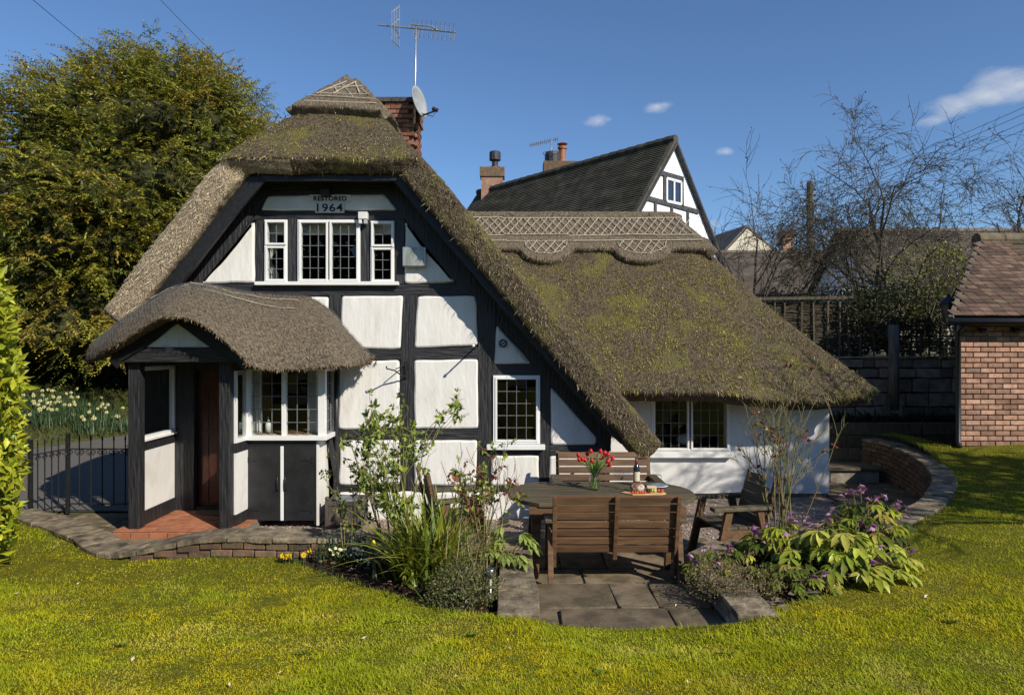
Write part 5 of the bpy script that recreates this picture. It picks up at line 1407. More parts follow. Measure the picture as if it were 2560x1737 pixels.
m.build('woven_rods', mat('wattle', (.06, .047, .03), (.10, .08, .05), rough=.9, scale=12), fn)['kind'] = 'stuff'
pp = thing('pergola_post', (at(2233, 0, 13.2).x, 13.2, .85), 'tall weathered round post in front of the stone wall', 'post')
a = at(2233, 1025, 13.2); b = at(2234, 812, 13.2); MB().tube([a, a.lerp(b, .5) + Vector((.01, 0, 0)), b], [.10, .095, .09], 12).build('shaft', mat('silver_timber', (.10, .09, .07), (.17, .155, .125), rough=.9, scale=10, stretch=(3, 3, .4), bump=.5, bscale=20), pp, smooth=True)
MB().bar(at(2218, 1028, 13.08), at(2218, 985, 13.08), .09, .05, up=(0, 1, 0)).build('stub', M_fence, pp)
rb = MB().box(4.9, 9.5, 12.42, 13.79, -.05, .84).build('raised_bed', M_soil); tag(rb, 'raised planting bed in shade below the stone wall', kind='structure')
for k in range(4):
    for (x0, x1) in ((4.88, 5.55), (5.56, 7.4), (7.41, 9.5)): MB().box(x0, x1 - .01, 12.30, 12.415, -.03 + k * .222, -.03 + k * .222 + .215).build('sleeper', M_fence, rb, bevel=.01)
st = thing('stone_steps', (5.45, 11.2, 0), 'small stone steps beside the curving brick wall', 'steps')
MB().box(5.2, 6.0, 11.15, 11.65, -.02, .2).build('riser', M_stone, st, bevel=.01); MB().box(5.16, 6.02, 11.1, 11.67, .202, .25).build('tread', M_flag, st, bevel=.01)

# ------------------------------------------------------------------ iron fence and gate at the left
zfz = .06
def finial_bar(m_, p, z0, z1, r_=.0085):
    m_.tube([(p[0], p[1], z0), (p[0], p[1], z1 - .07)], r_, 6); m_.tube([(p[0], p[1], z1 - .075), (p[0], p[1], z1 - .05), (p[0], p[1], z1)], [.007, .014, .006], 6)
def scroll(c, d, r0=.035, s_=1):
    return [Vector((c[0] + d[0] * s_ * r0 * (1 - t / 9) * math.cos(t), c[1] + d[1] * s_ * r0 * (1 - t / 9) * math.cos(t), c[2] + r0 * (1 - t / 9) * math.sin(t))) for t in np.linspace(-1.5, 6.2, 18)]
def iron_run(name, A, B, n, label, post_a=True, post_b=True, z1=1.02):
    A, B = Vector((*A, 0)), Vector((*B, 0)); d = (B - A).normalized()
    f = thing(name, (A.x, A.y, zfz), label, 'gate' if 'gate' in name else 'fence')
    for q, on in ((A, post_a), (B, post_b)):
        if on: MB().box(q.x - .022, q.x + .022, q.y - .022, q.y + .022, .0, 1.06).build('post', M_iron, f, bevel=.003)
    for k in range(1, n + 1):
        p = A.lerp(B, k / (n + 1)); m_ = MB(); finial_bar(m_, p, zfz + .04, z1 + .02); m_.build('bar', M_iron, f)
    for z_ in (zfz + .07, z1 - .16): MB().bar(A + Z * z_, B + Z * z_, .03, .012, up=(0, 0, 1)).build('rail', M_iron, f)
    for k in range(n + 1):
        p = A.lerp(B, (k + .5) / (n + 1)); m_ = MB()
        for s_ in (-1, 1): m_.tube(scroll((p.x + d.x * s_ * .037, p.y + d.y * s_ * .037, z1 - .205), d, .033, s_), .006, 5)
        m_.build('scroll', M_iron, f)
    return f
iron_run('iron_fence', (-5.92, 9.1), (-5.0, 9.1), 5, 'black iron fence panel with scrolls joining the porch')
iron_run('iron_gate', (-6.03, 8.55), (-5.93, 9.06), 4, 'black iron gate with scrolls seen edgewise beside the hedge', post_b=False)

# ------------------------------------------------------------------ trees and hedges
def tube_arrays(paths, n=4):
    """many tubes at once: paths = list of (points Nx3, radii N) -> V, F"""
    Vs, Fs, b = [], [], 0
    for P, Rr in paths:
        P = np.asarray(P, float); k = len(P)
        d = np.gradient(P, axis=0); d = unit(d)
        ref = np.array([.31, .17, .94]) if abs(d[0, 2]) < .8 else np.array([1.0, .1, .05])
        s_ = unit(np.cross(d, ref)); u = np.cross(s_, d)
        a = np.arange(n) * 2 * np.pi / n
        ring = P[:, None] + (s_[:, None] * np.cos(a)[None, :, None] + u[:, None] * np.sin(a)[None, :, None]) * np.asarray(Rr)[:, None, None]
        Vs.append(ring.reshape(-1, 3))
        i = np.arange(k - 1)[:, None] * n; j = np.arange(n)[None]; j2 = (j + 1) % n
        Fs.append(np.stack([i + j, i + j2, i + n + j2, i + n + j], -1).reshape(-1, 4) + b); b += k * n
    return np.concatenate(Vs), np.concatenate(Fs)
def grow(base, dir_, length, rad, depth, r, paths, tips, spread=.6, grav=.0, wig=.18, kids=(3, 5), shrink=.62, seg=6, minr=.004, up=.0, start=.25):
    P = [np.array(base, float)]; d = np.array(dir_, float); d /= np.linalg.norm(d)
    for k in range(seg):
        d = d + r.normal(0, wig, 3) / seg * 2.2 + np.array([0, 0, -grav * (k + 1) / seg + up]) / seg; d /= np.linalg.norm(d)
        P.append(P[-1] + d * length / seg)
    P = np.array(P); Rr = np.linspace(rad, max(rad * .40, minr * .6), seg + 1); paths.append((P, Rr, depth))
    if depth == 0: tips.append((P[-1], d)); return
    for k in range(r.randint(kids[0], kids[1] + 1)):
        t = r.uniform(start, 1.0); i = min(int(t * seg), seg - 1); p = P[i] + (P[i + 1] - P[i]) * (t * seg - i)
        dd = (P[i + 1] - P[i]); dd /= np.linalg.norm(dd); q = r.normal(0, 1, 3); q -= dd * (q @ dd); q /= np.linalg.norm(q)
        grow(p, dd + q * spread * r.uniform(.7, 1.4), length * shrink * r.uniform(.7, 1.2), max(Rr[i] * .6, minr), depth - 1, r, paths, tips, spread, grav, wig, kids, shrink, max(4, seg - 1), minr, up, start)
def bare_tree(name, label, base, stems, seed, twig_mat=None, buds=0, bud_col=None, bark=None, **kw):
    r = np.random.RandomState(seed); t = thing(name, base, label, 'tree'); paths, tips = [], []
    for (d, L, rad, depth) in stems: grow(base, d, L, rad, depth, r, paths, tips, **kw)
    big = [(p, q) for p, q, dp in paths if q[0] > .018]; small = [(p, q) for p, q, dp in paths if q[0] <= .018]
    V, Fq = tube_arrays(big, 7); np_mesh('trunk', V, Fq, bark or M_bark, t, smooth=True)
    V, Fq = tube_arrays(small, 3); o = np_mesh('crown', V, Fq, twig_mat or M_twig, t); o['kind'] = 'stuff'
    if buds:
        pts = np.concatenate([p[1:] for p, q in small]); idx = r.randint(0, len(pts), buds); D = r.normal(0, 1, (buds, 3)) + np.array([0, 0, .5])
        leaves('buds', pts[idx], D, r.normal(0, 1, (buds, 3)), r.uniform(.03, .07, buds), r.uniform(.015, .03, buds), np.array(bud_col) * r.uniform(.6, 1.3, (buds, 1)), M_leaf, t, kind='stuff')
    return t, paths, tips

# big yew
yw = Vector((-12.0, 21.5, 2.1)); yew = thing('yew_tree', yw, 'huge bronze green yew tree filling the left background', 'tree')
r = np.random.RandomState(31)
def yew_radius(z, az):
    h = np.clip((z - 1.6) / 9.4, 0, 1)
    rad = np.interp(h, [0, .1, .25, .45, .6, .75, .87, .95, 1], [4.6, 5.2, 5.5, 5.3, 4.8, 3.8, 2.6, 1.4, .2])
    return rad * (.66 + .64 * fbm(az * 2.3 + 5, z * .8, 3, 3))
nb, per, K = 900, 15, 26; n = nb * per
zb_ = 1.7 + 9.2 * r.rand(nb) ** .9; ab = r.uniform(0, 2 * np.pi, nb); fb = np.where(r.rand(nb) < .8, r.uniform(.86, 1.0, nb), r.uniform(.6, .88, nb)); rb_ = yew_radius(zb_, ab) * fb
outb = unit(np.stack([np.cos(ab), np.sin(ab), np.interp(zb_, [2, 5, 9, 12], [-.2, .35, .9, 1.6])], 1))
Cb = np.stack([yw.x + rb_ * np.cos(ab) + (zb_ - 5) * .22, yw.y + rb_ * np.sin(ab), zb_], 1)
u_ = r.rand(n) ** .8; Cn = np.repeat(Cb, per, 0); On = np.repeat(outb, per, 0); sz = np.repeat(r.uniform(.7, 1.4, nb), per)
side_ = r.normal(0, 1, (n, 3)) * np.array([1, 1, .5]); side_ -= On * (side_ * On).sum(1, keepdims=True)
C = Cn + On * ((u_ - .5) * 1.6 * sz)[:, None] + side_ * (.46 * sz * (1.1 - .85 * u_))[:, None] - np.array([0, 0, .30]) * (u_ ** 2)[:, None]
# every spray is a feather: short shoots left and right of a drooping axis
D0 = unit(On * .9 + side_ * .4 + r.normal(0, .25, (n, 3)) + np.array([0, 0, -.12])); BL = r.uniform(.40, .95, n)
t = np.tile((np.arange(K) + .5) / K, (n, 1)) + r.normal(0, .02, (n, K)); sg = np.where(np.arange(K) % 2 == 0, 1.0, -1.0)[None, :, None]
sv = unit(np.cross(D0, unit(np.array([0, 0, 1.0]) + r.normal(0, .45, (n, 3)))))
drp = np.array([0, 0, -1.0]) * (.35 * t ** 2 * BL[:, None])[:, :, None]
P = C[:, None] + D0[:, None] * (t * BL[:, None])[:, :, None] + drp
D = unit(D0[:, None] * .62 + sv[:, None] * sg * .8 + np.array([0, 0, -.25]) + r.normal(0, .16, (n, K, 3)))
tone = np.array([(.27, .265, .030), (.225, .24, .030), (.33, .30, .036), (.175, .20, .028), (.31, .235, .032)])[np.repeat(r.randint(0, 5, nb), per)]
col = (tone[:, None] * r.uniform(.7, 1.3, (n, K, 1)) * (.75 + .4 * t[:, :, None]) + np.array([.07, .02, 0]) * (t[:, :, None] > .75) * r.rand(n, K, 1)).reshape(-1, 3)
leaves('crown', P.reshape(-1, 3), D.reshape(-1, 3), r.normal(0, .4, (n * K, 3)) + np.array([0, -.3, 1]), ((.15 - .10 * t) * r.uniform(.8, 1.3, (n, K))).ravel(), r.uniform(.026, .042, n * K), col, M_leaf, yew, fold=.1, kind='stuff')
# dark shell and leaves inside the crown, deep shade put into their colour
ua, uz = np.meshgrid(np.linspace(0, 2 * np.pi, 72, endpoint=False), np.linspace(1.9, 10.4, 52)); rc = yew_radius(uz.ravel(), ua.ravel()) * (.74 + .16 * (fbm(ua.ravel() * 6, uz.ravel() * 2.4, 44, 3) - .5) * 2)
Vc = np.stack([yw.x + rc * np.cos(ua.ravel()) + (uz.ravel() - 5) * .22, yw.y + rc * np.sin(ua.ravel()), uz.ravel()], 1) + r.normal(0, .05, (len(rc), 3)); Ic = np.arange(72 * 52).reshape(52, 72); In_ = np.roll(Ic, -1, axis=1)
np_mesh('dark_core', Vc, np.stack([Ic[:-1], In_[:-1], In_[1:], Ic[1:]], -1).reshape(-1, 4), mat('yew_shade', (.016, .018, .006), (.06, .06, .016), rough=.95, scale=7, detail=10, bump=1.0, bscale=14, bdist=.1), yew)
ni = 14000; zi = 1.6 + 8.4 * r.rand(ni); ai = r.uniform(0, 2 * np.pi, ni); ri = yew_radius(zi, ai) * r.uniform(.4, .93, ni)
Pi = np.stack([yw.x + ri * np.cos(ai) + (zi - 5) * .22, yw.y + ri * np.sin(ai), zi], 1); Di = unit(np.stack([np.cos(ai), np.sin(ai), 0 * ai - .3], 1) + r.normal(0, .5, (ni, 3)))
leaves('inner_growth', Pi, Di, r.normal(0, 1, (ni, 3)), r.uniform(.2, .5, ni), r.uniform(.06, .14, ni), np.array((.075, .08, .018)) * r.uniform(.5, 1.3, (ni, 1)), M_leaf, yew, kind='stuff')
paths = [(np.array([(yw.x, yw.y, 1.7), (yw.x + .1, yw.y, 4), (yw.x + .4, yw.y, 7.5), (yw.x + .6, yw.y, 10.8)]), np.array([.55, .45, .28, .06]))]
for k in range(44):
    zz = r.uniform(2.6, 9.6); a = r.uniform(0, 6.28); rr_ = float(yew_radius(np.array([zz + .8]), np.array([a]))[0]) * .9; s_ = np.array([yw.x + (zz - 2) * .06, yw.y, zz])
    e = s_ + np.array([math.cos(a) * rr_, math.sin(a) * rr_, r.uniform(.3, 1.6)]); paths.append((np.linspace(0, 1, 5)[:, None] * (e - s_) + s_ + r.normal(0, .08, (5, 3)) - np.array([0, 0, .4]) * np.sin(np.linspace(0, np.pi, 5))[:, None], np.linspace(.07, .012, 5)))
V, Fq = tube_arrays(paths, 7); np_mesh('trunk', V, Fq, M_bark, yew, smooth=True)

# shrubs: generic leafy mass with stems
def shrub(name, label, c, rad, n, cols, seed, L=(.05, .11), W=.5, cat='shrub', m=None, core=True, up=.25, stems=14, clump=9):
    """leaf clumps spread over the outer part of an uneven ellipsoid, on stems from the base"""
    r = np.random.RandomState(seed); c = Vector(c); t = thing(name, (c.x, c.y, c.z - rad[2]), label, cat)
    nc = max(8, n // clump); d = unit(r.normal(0, 1, (nc, 3))); lum = .75 + .4 * fbm(d[:, 0] * 2 + 7, d[:, 2] * 2 + d[:, 1] * 1.3, seed, 3)
    Pc = np.array(c) + d * np.array(rad) * (lum * np.where(r.rand(nc) < .75, r.uniform(.85, 1.02, nc), r.uniform(.5, .9, nc)))[:, None]
    P = np.repeat(Pc, clump, 0) + r.normal(0, .075 * max(rad) ** .5, (nc * clump, 3)); N = np.repeat(d, clump, 0)
    D = unit(N * .5 + r.normal(0, .8, P.shape) + np.array([0, 0, up])); ll = r.uniform(*L, len(P))
    leaves('foliage', P, D, N + r.normal(0, .5, P.shape), ll, ll * W, np.array(cols)[r.randint(0, len(cols), len(P))] * r.uniform(.6, 1.35, (len(P), 1)), m or M_leaf, t, kind='stuff')
    ps = []
    for k in range(stems):
        e = Pc[r.randint(nc)]; s_ = np.array([c.x, c.y, c.z - rad[2]]) + np.append(r.normal(0, .15 * rad[0], 2), 0); ps.append((np.linspace(0, 1, 4)[:, None] * (e - s_) + s_ + r.normal(0, .04, (4, 3)), np.linspace(.03, .008, 4)))
    V, Fq = tube_arrays(ps, 5); np_mesh('stems', V, Fq, M_bark, t)
    return t
# laurel hedge at the left edge
hd = thing('laurel_hedge', (-5.1, 6.4, .2), 'tall glossy laurel hedge at the left edge of the lawn', 'hedge')
r = np.random.RandomState(77); n = 5200
def hedge_surface(u, v):
    """u along the hedge (0 far end by the gate .. 1 towards the camera), v height 0..1"""
    y = 7.65 - 2.6 * u; z = .16 + 3.15 * v
    lim = np.interp(v, [0, .08, .3, .6, .8, .93, 1], [-.42, -.18, -.08, -.10, -.20, -.36, -.60])
    x = -.712 * np.clip(y, 6.1, 9) + lim + .10 * (fbm(u * 6, v * 7, 9) - .5) * 2 - np.where(u > .6, (u - .6) * 2.2, 0) - np.where(u < .18, (.18 - u) * 2.5, 0)
    return np.stack([x, y, z], -1)
u, v = r.rand(n), r.rand(n) ** .95; P = hedge_surface(u, v) + np.array([-1, 0, 0]) * (r.rand(n, 1) ** 2 * .22) + r.normal(0, .02, (n, 3))
N = np.tile(np.array([.85, -.4, .15]), (n, 1)); N[v > .9] = (.3, -.2, .9)
D = unit(N * .45 + r.normal(0, .75, (n, 3)) + np.array([.1, -.1, .3])); ll = r.uniform(.06, .155, n)
cols = np.array([(.42, .45, .03), (.30, .35, .025), (.52, .53, .045), (.17, .22, .02), (.36, .36, .03)])[r.randint(0, 5, n)] * r.uniform(.7, 1.2, (n, 1))
leaves('foliage', P, D, N + r.normal(0, .9, (n, 3)), ll, ll * .40, cols, M_gloss_leaf, hd, fold=.18, droop=.12, kind='stuff')
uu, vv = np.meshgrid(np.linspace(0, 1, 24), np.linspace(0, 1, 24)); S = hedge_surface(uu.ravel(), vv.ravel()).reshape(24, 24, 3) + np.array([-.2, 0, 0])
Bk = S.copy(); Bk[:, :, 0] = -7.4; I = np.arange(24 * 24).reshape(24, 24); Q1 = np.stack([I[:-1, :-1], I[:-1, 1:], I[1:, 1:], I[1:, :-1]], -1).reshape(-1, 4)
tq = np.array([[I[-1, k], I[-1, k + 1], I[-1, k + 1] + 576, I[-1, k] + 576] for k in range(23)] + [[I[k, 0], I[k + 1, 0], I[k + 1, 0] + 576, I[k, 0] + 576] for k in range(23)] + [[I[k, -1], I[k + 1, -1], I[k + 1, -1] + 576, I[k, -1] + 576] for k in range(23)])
np_mesh('dark_core', np.concatenate([S.reshape(-1, 3), Bk.reshape(-1, 3)]), np.concatenate([Q1, tq]), mat('hedge_shade', (.012, .016, .006), (.03, .035, .012), rough=.9, scale=15, bump=.8, bscale=30), hd)  # solid dark core behind the leaves, the hedge's inner shade as colour

# clipped hedge and shrubs beyond the road
shrub('clipped_hedge', 'low clipped hedge beyond the lane at far left', (at(85, 850, 19).x, 19.2, 2.0), (1.0, .8, .95), 2600, [(.06, .075, .02), (.09, .10, .03), (.04, .05, .018)], 5, L=(.05, .1), cat='hedge')
shrub('dark_shrub', 'dark shrub in shade under the yew beside the lane', (at(235, 905, 20).x, 20, 1.9), (2.2, 1.2, 1.2), 3600, [(.02, .028, .012), (.035, .045, .016), (.05, .055, .02)], 6, L=(.06, .12))
# bare hawthorn with ivy behind the fence
hx_, hy_ = at(2225, 0, 16.5).x, 16.5
bare_tree('hawthorn_tree', 'large bare tangled tree arching above the fence', (hx_, hy_, 2.0), [((-1.0, -.1, 1.2), 3.4, .048, 4), ((-.6, .3, 1.4), 3.7, .055, 4), ((-.2, -.2, 1.5), 3.9, .062, 4), ((.15, .2, 1.5), 4.0, .062, 4), ((.5, -.1, 1.35), 3.7, .055, 4), ((.95, .1, 1.15), 3.3, .048, 4), ((-.05, .5, 1.2), 2.9, .07, 4)], 14, grav=.75, wig=.26, spread=.8, kids=(4, 6), shrink=.58, minr=.0056, buds=8000, bud_col=(.13, .14, .035))
bx_ = at(1890, 0, 15.2).x
bare_tree('bare_shrub_tree', 'slender bare tree rising behind the wing thatch', (bx_, 15.2, 2.0), [((-.6, 0, 1), 2.4, .045, 3), ((-.2, .1, 1.1), 2.7, .045, 3), ((.35, 0, .9), 2.2, .045, 3), ((.05, -.2, 1), 2.4, .04, 3), ((-.9, .1, .8), 2.3, .04, 3)], 19, grav=.1, wig=.3, spread=.65, kids=(4, 6), shrink=.62, minr=.0055, buds=900, bud_col=(.12, .10, .05))
bare_tree('budding_tree', 'bare budding tree at the right edge above the outbuilding', (at(2590, 0, 19).x, 19, 2.2), [((-.3, 0, 1), 3.6, .08, 3), ((0, .1, 1), 4.2, .09, 3), ((-.6, 0, .8), 3.2, .07, 3), ((.3, 0, 1), 3.8, .08, 3)], 23, grav=-.1, wig=.25, spread=.6, kids=(4, 6), shrink=.58, minr=.006, buds=4200, bud_col=(.11, .10, .04))
shrub('ivy_shrub', 'yellow green leafy shrub tangled in the bare tree', (at(2335, 680, 15.7).x, 15.7, 3.8), (1.15, .6, .85), 3200, [(.26, .25, .04), (.19, .20, .04), (.34, .30, .05), (.10, .12, .03)], 8, L=(.04, .08), up=.1)
shrub('holly_shrub', 'dark evergreen shrub behind the woven fence', (at(2190, 770, 15.2).x, 15.2, 3.0), (.95, .6, .85), 2600, [(.018, .028, .013), (.03, .042, .018), (.012, .018, .010)], 9, L=(.05, .09), m=M_gloss_leaf)
for k, px in enumerate((1960, 2050, 2130, 2290, 2390)):
    shrub('laurustinus_shrub', ['dark evergreen shrub behind the left end of the woven fence', 'second dark evergreen shrub behind the woven fence', 'dark evergreen shrub under the bare tree behind the fence', 'dark evergreen shrub behind the fence right of the post', 'dark evergreen shrub behind the fence next to the outbuilding'][k], (at(px, 0, 15.4).x, 15.5, 2.75), (.8, .5, .85), 2200, [(.022, .032, .014), (.035, .045, .018), (.05, .055, .02), (.015, .02, .010)], 90 + k, L=(.05, .10))
shrub('climbing_ivy', 'dark ivy spilling over the woven fence behind the tall post', (at(2215, 0, 13.85).x, 13.9, 2.95), (.75, .16, .5), 2600, [(.035, .05, .018), (.055, .07, .024), (.025, .035, .014), (.11, .11, .03)], 97, L=(.04, .08), cat='climber', stems=8)
shrub('climbing_ivy', 'yellowing ivy on the fence beside the outbuilding lantern', (at(2330, 0, 13.85).x, 13.92, 3.0), (.6, .16, .45), 1700, [(.16, .15, .03), (.09, .10, .025), (.05, .06, .02)], 98, L=(.035, .07), cat='climber', stems=8)
# ferny plants in the raised bed
r = np.random.RandomState(3)
for k, (px, py, rr_) in enumerate(((2110, 1030, .42), (2170, 1038, .38), (2235, 1045, .40), (2300, 1038, .46), (2350, 1040, .36))):
    c = at(px, py, 12.75); n = 90; a = r.uniform(0, 6.28, n); el = r.uniform(.2, 1.3, n)
    D = np.stack([np.cos(a) * np.cos(el), np.sin(a) * np.cos(el), np.sin(el)], 1); t = thing('fern', (c.x, 12.75, .84), ['strappy dark fern at the left end of the raised bed', 'low fern second from the left in the raised bed', 'fern at the foot of the tall post', 'bushy fern right of the tall post', 'small fern beside the outbuilding downpipe'][k], 'plant')
    blades('fronds', np.tile((c.x, 12.75, .83), (n, 1)) + r.normal(0, .09, (n, 3)) * (1, 1, 0), D, r.uniform(.35, .75, n) * rr_ * 1.6, .045, .6, np.array([(.035, .06, .025), (.05, .08, .03), (.025, .045, .02)])[r.randint(0, 3, n)], M_leaf, t, seg=4, kind='stuff')

# daffodils on the bank
def bank_z(x, y): return float(terrain(np.array([x]), np.array([y]))[0])
r = np.random.RandomState(41); spots = []
for k in range(22):
    px = r.uniform(75, 300); py = np.interp(px, [75, 160, 300], [990, 978, 1030]) + r.uniform(0, 75)
    Y = 16.5
    for _ in range(30):
        p = at(px, py, Y); Y += (p.z - .22 - bank_z(p.x, p.y)) * 1.2; Y = min(max(Y, 13), 24)
    spots.append(at(px, py, Y))
dl = ['thick', 'sparse', 'tall', 'low', 'nodding', 'broad']
for k, p in enumerate(spots):
    zb = bank_z(p.x, p.y); t = thing('daffodil_clump', (p.x, p.y, zb), 'clump of pale yellow daffodils on the bank beyond the iron fence', 'flower', 'daffodil clumps on the bank')
    n = 80; b_ = np.stack([p.x + r.normal(0, .25, n), p.y + r.normal(0, .2, n), np.full(n, zb)], 1)
    blades('leaves', b_, np.stack([r.normal(0, .25, n), r.normal(0, .25, n), np.ones(n)], 1), r.uniform(.28, .48, n), .022, .25, np.array([(.06, .11, .045), (.08, .13, .05), (.05, .09, .035)])[r.randint(0, 3, n)] * r.uniform(.8, 1.2, (n, 1)), M_leaf, t, kind='stuff')
    nf = r.randint(2, 5); C_, D_, col_ = [], [], []
    for q in range(nf):
        c = np.array([p.x + r.normal(0, .22), p.y + r.normal(0, .16), zb + r.uniform(.28, .42)]); f = unit(np.array([r.normal(.2, .5), -1, r.normal(.1, .2)])); s_ = unit(np.cross(f, [0, 0, 1])); u_ = np.cross(s_, f)
        for i in range(6): a = i * math.pi / 3; C_.append(c); D_.append(s_ * math.cos(a) + u_ * math.sin(a)); col_.append((.78, .76, .42))
        for i in range(3): a = i * 2; C_.append(c); D_.append(f + .4 * (s_ * math.cos(a) + u_ * math.sin(a))); col_.append((.75, .60, .12))
    nn = len(C_); leaves('flowers', C_, D_, np.tile((0, -1, 0), (nn, 1)) + r.normal(0, .1, (nn, 3)), .045, .038, col_, M_petal, t, kind='stuff')
# rough grass on the bank
n = 26000; x = r.uniform(-17, -8.2, n); y = r.uniform(13, 22, n); d = (x - ROAD_A[0]) * -ROAD_D[1] + (y - ROAD_A[1]) * ROAD_D[0]; ok = (d > .05) & (d < 5); x, y = x[ok], y[ok]; n = len(x)
o = blades('bank_grass', np.stack([x, y, terrain(x, y)], 1), np.stack([r.normal(0, .4, n), r.normal(0, .4, n), np.ones(n)], 1), r.uniform(.08, .24, n), .018, .5, np.array([(.09, .12, .025), (.12, .15, .03), (.07, .10, .025), (.14, .13, .04)])[r.randint(0, 4, n)] * r.uniform(.7, 1.2, (n, 1)), M_grass, seg=2)
tag(o, 'rough green grass on the bank beyond the lane', 'grass', kind='stuff')
# trees outside the picture, to the right and behind the camera: their shade reaches the lawn and they show in the window glass
bare_tree('garden_tree', 'leafless tree standing right of the lawn outside the view', (9.6, 4.3, .6), [((-.4, .1, 1), 2.9, .11, 4), ((.1, .3, 1), 3.0, .11, 4), ((.35, -.2, 1), 2.8, .1, 4)], 51, grav=.2, wig=.25, spread=.7, kids=(3, 5), shrink=.66, minr=.010)
shrub('evergreen_tree', 'dense tall evergreen standing right of the lawn outside the view', (10.9, 3.5, 5.0), (1.7, 1.3, 2.5), 4200, [(.03, .05, .015), (.05, .07, .02)], 62, L=(.12, .24), cat='tree')
shrub('evergreen_shrub', 'dense evergreen shrub standing right of the lawn outside the view', (8.7, 5.0, 1.75), (1.0, .75, 1.25), 3600, [(.03, .05, .015), (.05, .07, .02)], 61, L=(.08, .15))
for k, (x, y, s_) in enumerate(((-13.5, -17, 1.0), (-8.5, -18, 1.1), (-3.5, -17.5, .95), (4.5, -14, .62), (10, -13.5, .6))):
    shrub('garden_shrub', ['tall evergreen far behind the viewpoint, leftmost', 'tall evergreen behind the viewpoint, second from left', 'tall evergreen directly behind the viewpoint', 'lower evergreen behind the viewpoint to the right', 'lower evergreen behind the viewpoint, rightmost'][k], (x, y, 4.6 * s_), (3.3 * s_ ** .5, 1.7, 4.6 * s_), 5200, [(.04, .06, .02), (.06, .08, .025), (.03, .04, .015)], 70 + k, L=(.35, .7))

# ------------------------------------------------------------------ things fixed to the cottage
M_text = mat('black_letter', (.015, .015, .015), (.02, .02, .02), rough=.6)
M_plate = mat('stone_plate', (.60, .575, .51), (.68, .65, .59), rough=.8, scale=12, bump=.1)
def text_part(s_, px, py, Y, h, parent, name='lettering', width=None, bold=0.0):
    cu = bpy.data.curves.new(name, 'FONT'); cu.body = s_; cu.size = 1; cu.extrude = .01; cu.align_x = 'CENTER'; cu.align_y = 'CENTER'; cu.offset = bold; cu.space_character = 1.12
    o = bpy.data.objects.new(name, cu); COL.objects.link(o); dg = bpy.context.evaluated_depsgraph_get(); dg.update()
    me = bpy.data.meshes.new_from_object(o.evaluated_get(dg)); bpy.data.objects.remove(o); bpy.data.curves.remove(cu)
    V = np.empty(len(me.vertices) * 3, np.float32); me.vertices.foreach_get('co', V); V = V.reshape(-1, 3)
    hh = V[:, 1].max() - V[:, 1].min(); ww = V[:, 0].max() - V[:, 0].min(); sc = h / hh; sx = (width / ww) if width else sc
    c = at(px, py, Y); w0 = wloc(parent); mx, my = (V[:, 0].max() + V[:, 0].min()) / 2, (V[:, 1].max() + V[:, 1].min()) / 2
    W_ = np.stack([c.x + (V[:, 0] - mx) * sx - w0.x, np.full(len(V), Y) + V[:, 2] * -.2 - w0.y, c.z + (V[:, 1] - my) * sc - w0.z], 1)
    me.vertices.foreach_set('co', W_.astype(np.float32).ravel()); me.materials.clear(); me.update()
    o = link_mesh(name, me, M_text, parent); me.name = name; return o
def plate(px0, px1, py0, py1, name, label, txt, h, width, bold):
    a, b = at(px0, py1, YW - .02), at(px1, py0, YW - .02); t = thing(name, ((a.x + b.x) / 2, YW - .02, a.z), label, 'sign')
    MB().box(a.x, b.x, YW - .03, YW - .008, a.z, b.z).build('plate', M_plate, t, bevel=.004)
    text_part(txt, (px0 + px1) / 2, (py0 + py1) / 2, YW - .033, h, t, width=width, bold=bold)
plate(773, 877, 487, 506, 'restoration_plate', 'long cream plate reading RESTORED in the gable', 'RESTORED', .062, .43, .035)
plate(788, 861, 506.5, 532, 'date_plate', 'small cream plate reading 1964 under the word RESTORED', '1964', .105, .335, .015)
def on_wall(name, label, cat, px, py, Y): return thing(name, at(px, py, Y), label, cat)
# alarm box, security light, vent, bracket, rod, socket, eave light
t = on_wall('alarm_box', 'pale metal alarm box right of the gable windows', 'alarm box', 1037, 668, YW - .01)
a, b = at(1009, 668, YW), at(1066, 620, YW); MB().box(a.x, b.x, YW - .10, YW - .008, a.z, b.z).build('case', M_galv, t, bevel=.008); MB().box(a.x + .01, b.x - .01, YW - .104, YW - .1005, a.z + .01, b.z - .01).build('cover', mat('satin_metal', (.24, .26, .24), (.40, .42, .40), rough=.45, scale=5, metal=.3, stretch=(3, 1, .6)), t)
t = on_wall('security_light', 'white security light above the centre gable window', 'light', 910, 562, YW - .02)
a, b = at(899, 551, YW), at(922, 533, YW); MB().box(a.x, b.x, YW - .10, YW - .01, a.z, b.z).build('head', M_plastic, t, bevel=.008); MB().box(a.x + .005, a.x + .045, YW - .09, YW - .02, a.z - .055, a.z - .002).build('sensor', M_plastic, t, bevel=.006); MB().box(b.x - .05, b.x - .006, YW - .09, YW - .02, a.z - .06, a.z - .002).build('lamp', mat('lamp_glass', (.3, .3, .3), (.4, .4, .4), rough=.1), t, bevel=.006)
t = on_wall('wall_vent', 'small round black flue vent on the right white triangle', 'vent', 1258, 858, YW - .02)
def disc(c, r0, r1, d, m, name, par, n=24):
    mb = MB()
    pr = [(r0, 0), (r1, 0), (r1, d), (r0, d)]; base = []
    for (q, e) in pr:
        for k in range(n): al = 2 * math.pi * k / n; base.append((c.x + q * math.cos(al), c.y - e, c.z + q * math.sin(al)))
    fs = [(i * n + k, i * n + (k + 1) % n, ((i + 1) % 4) * n + (k + 1) % n, ((i + 1) % 4) * n + k) for i in range(4) for k in range(n)]
    return mb.add(base, fs).build(name, m, par)
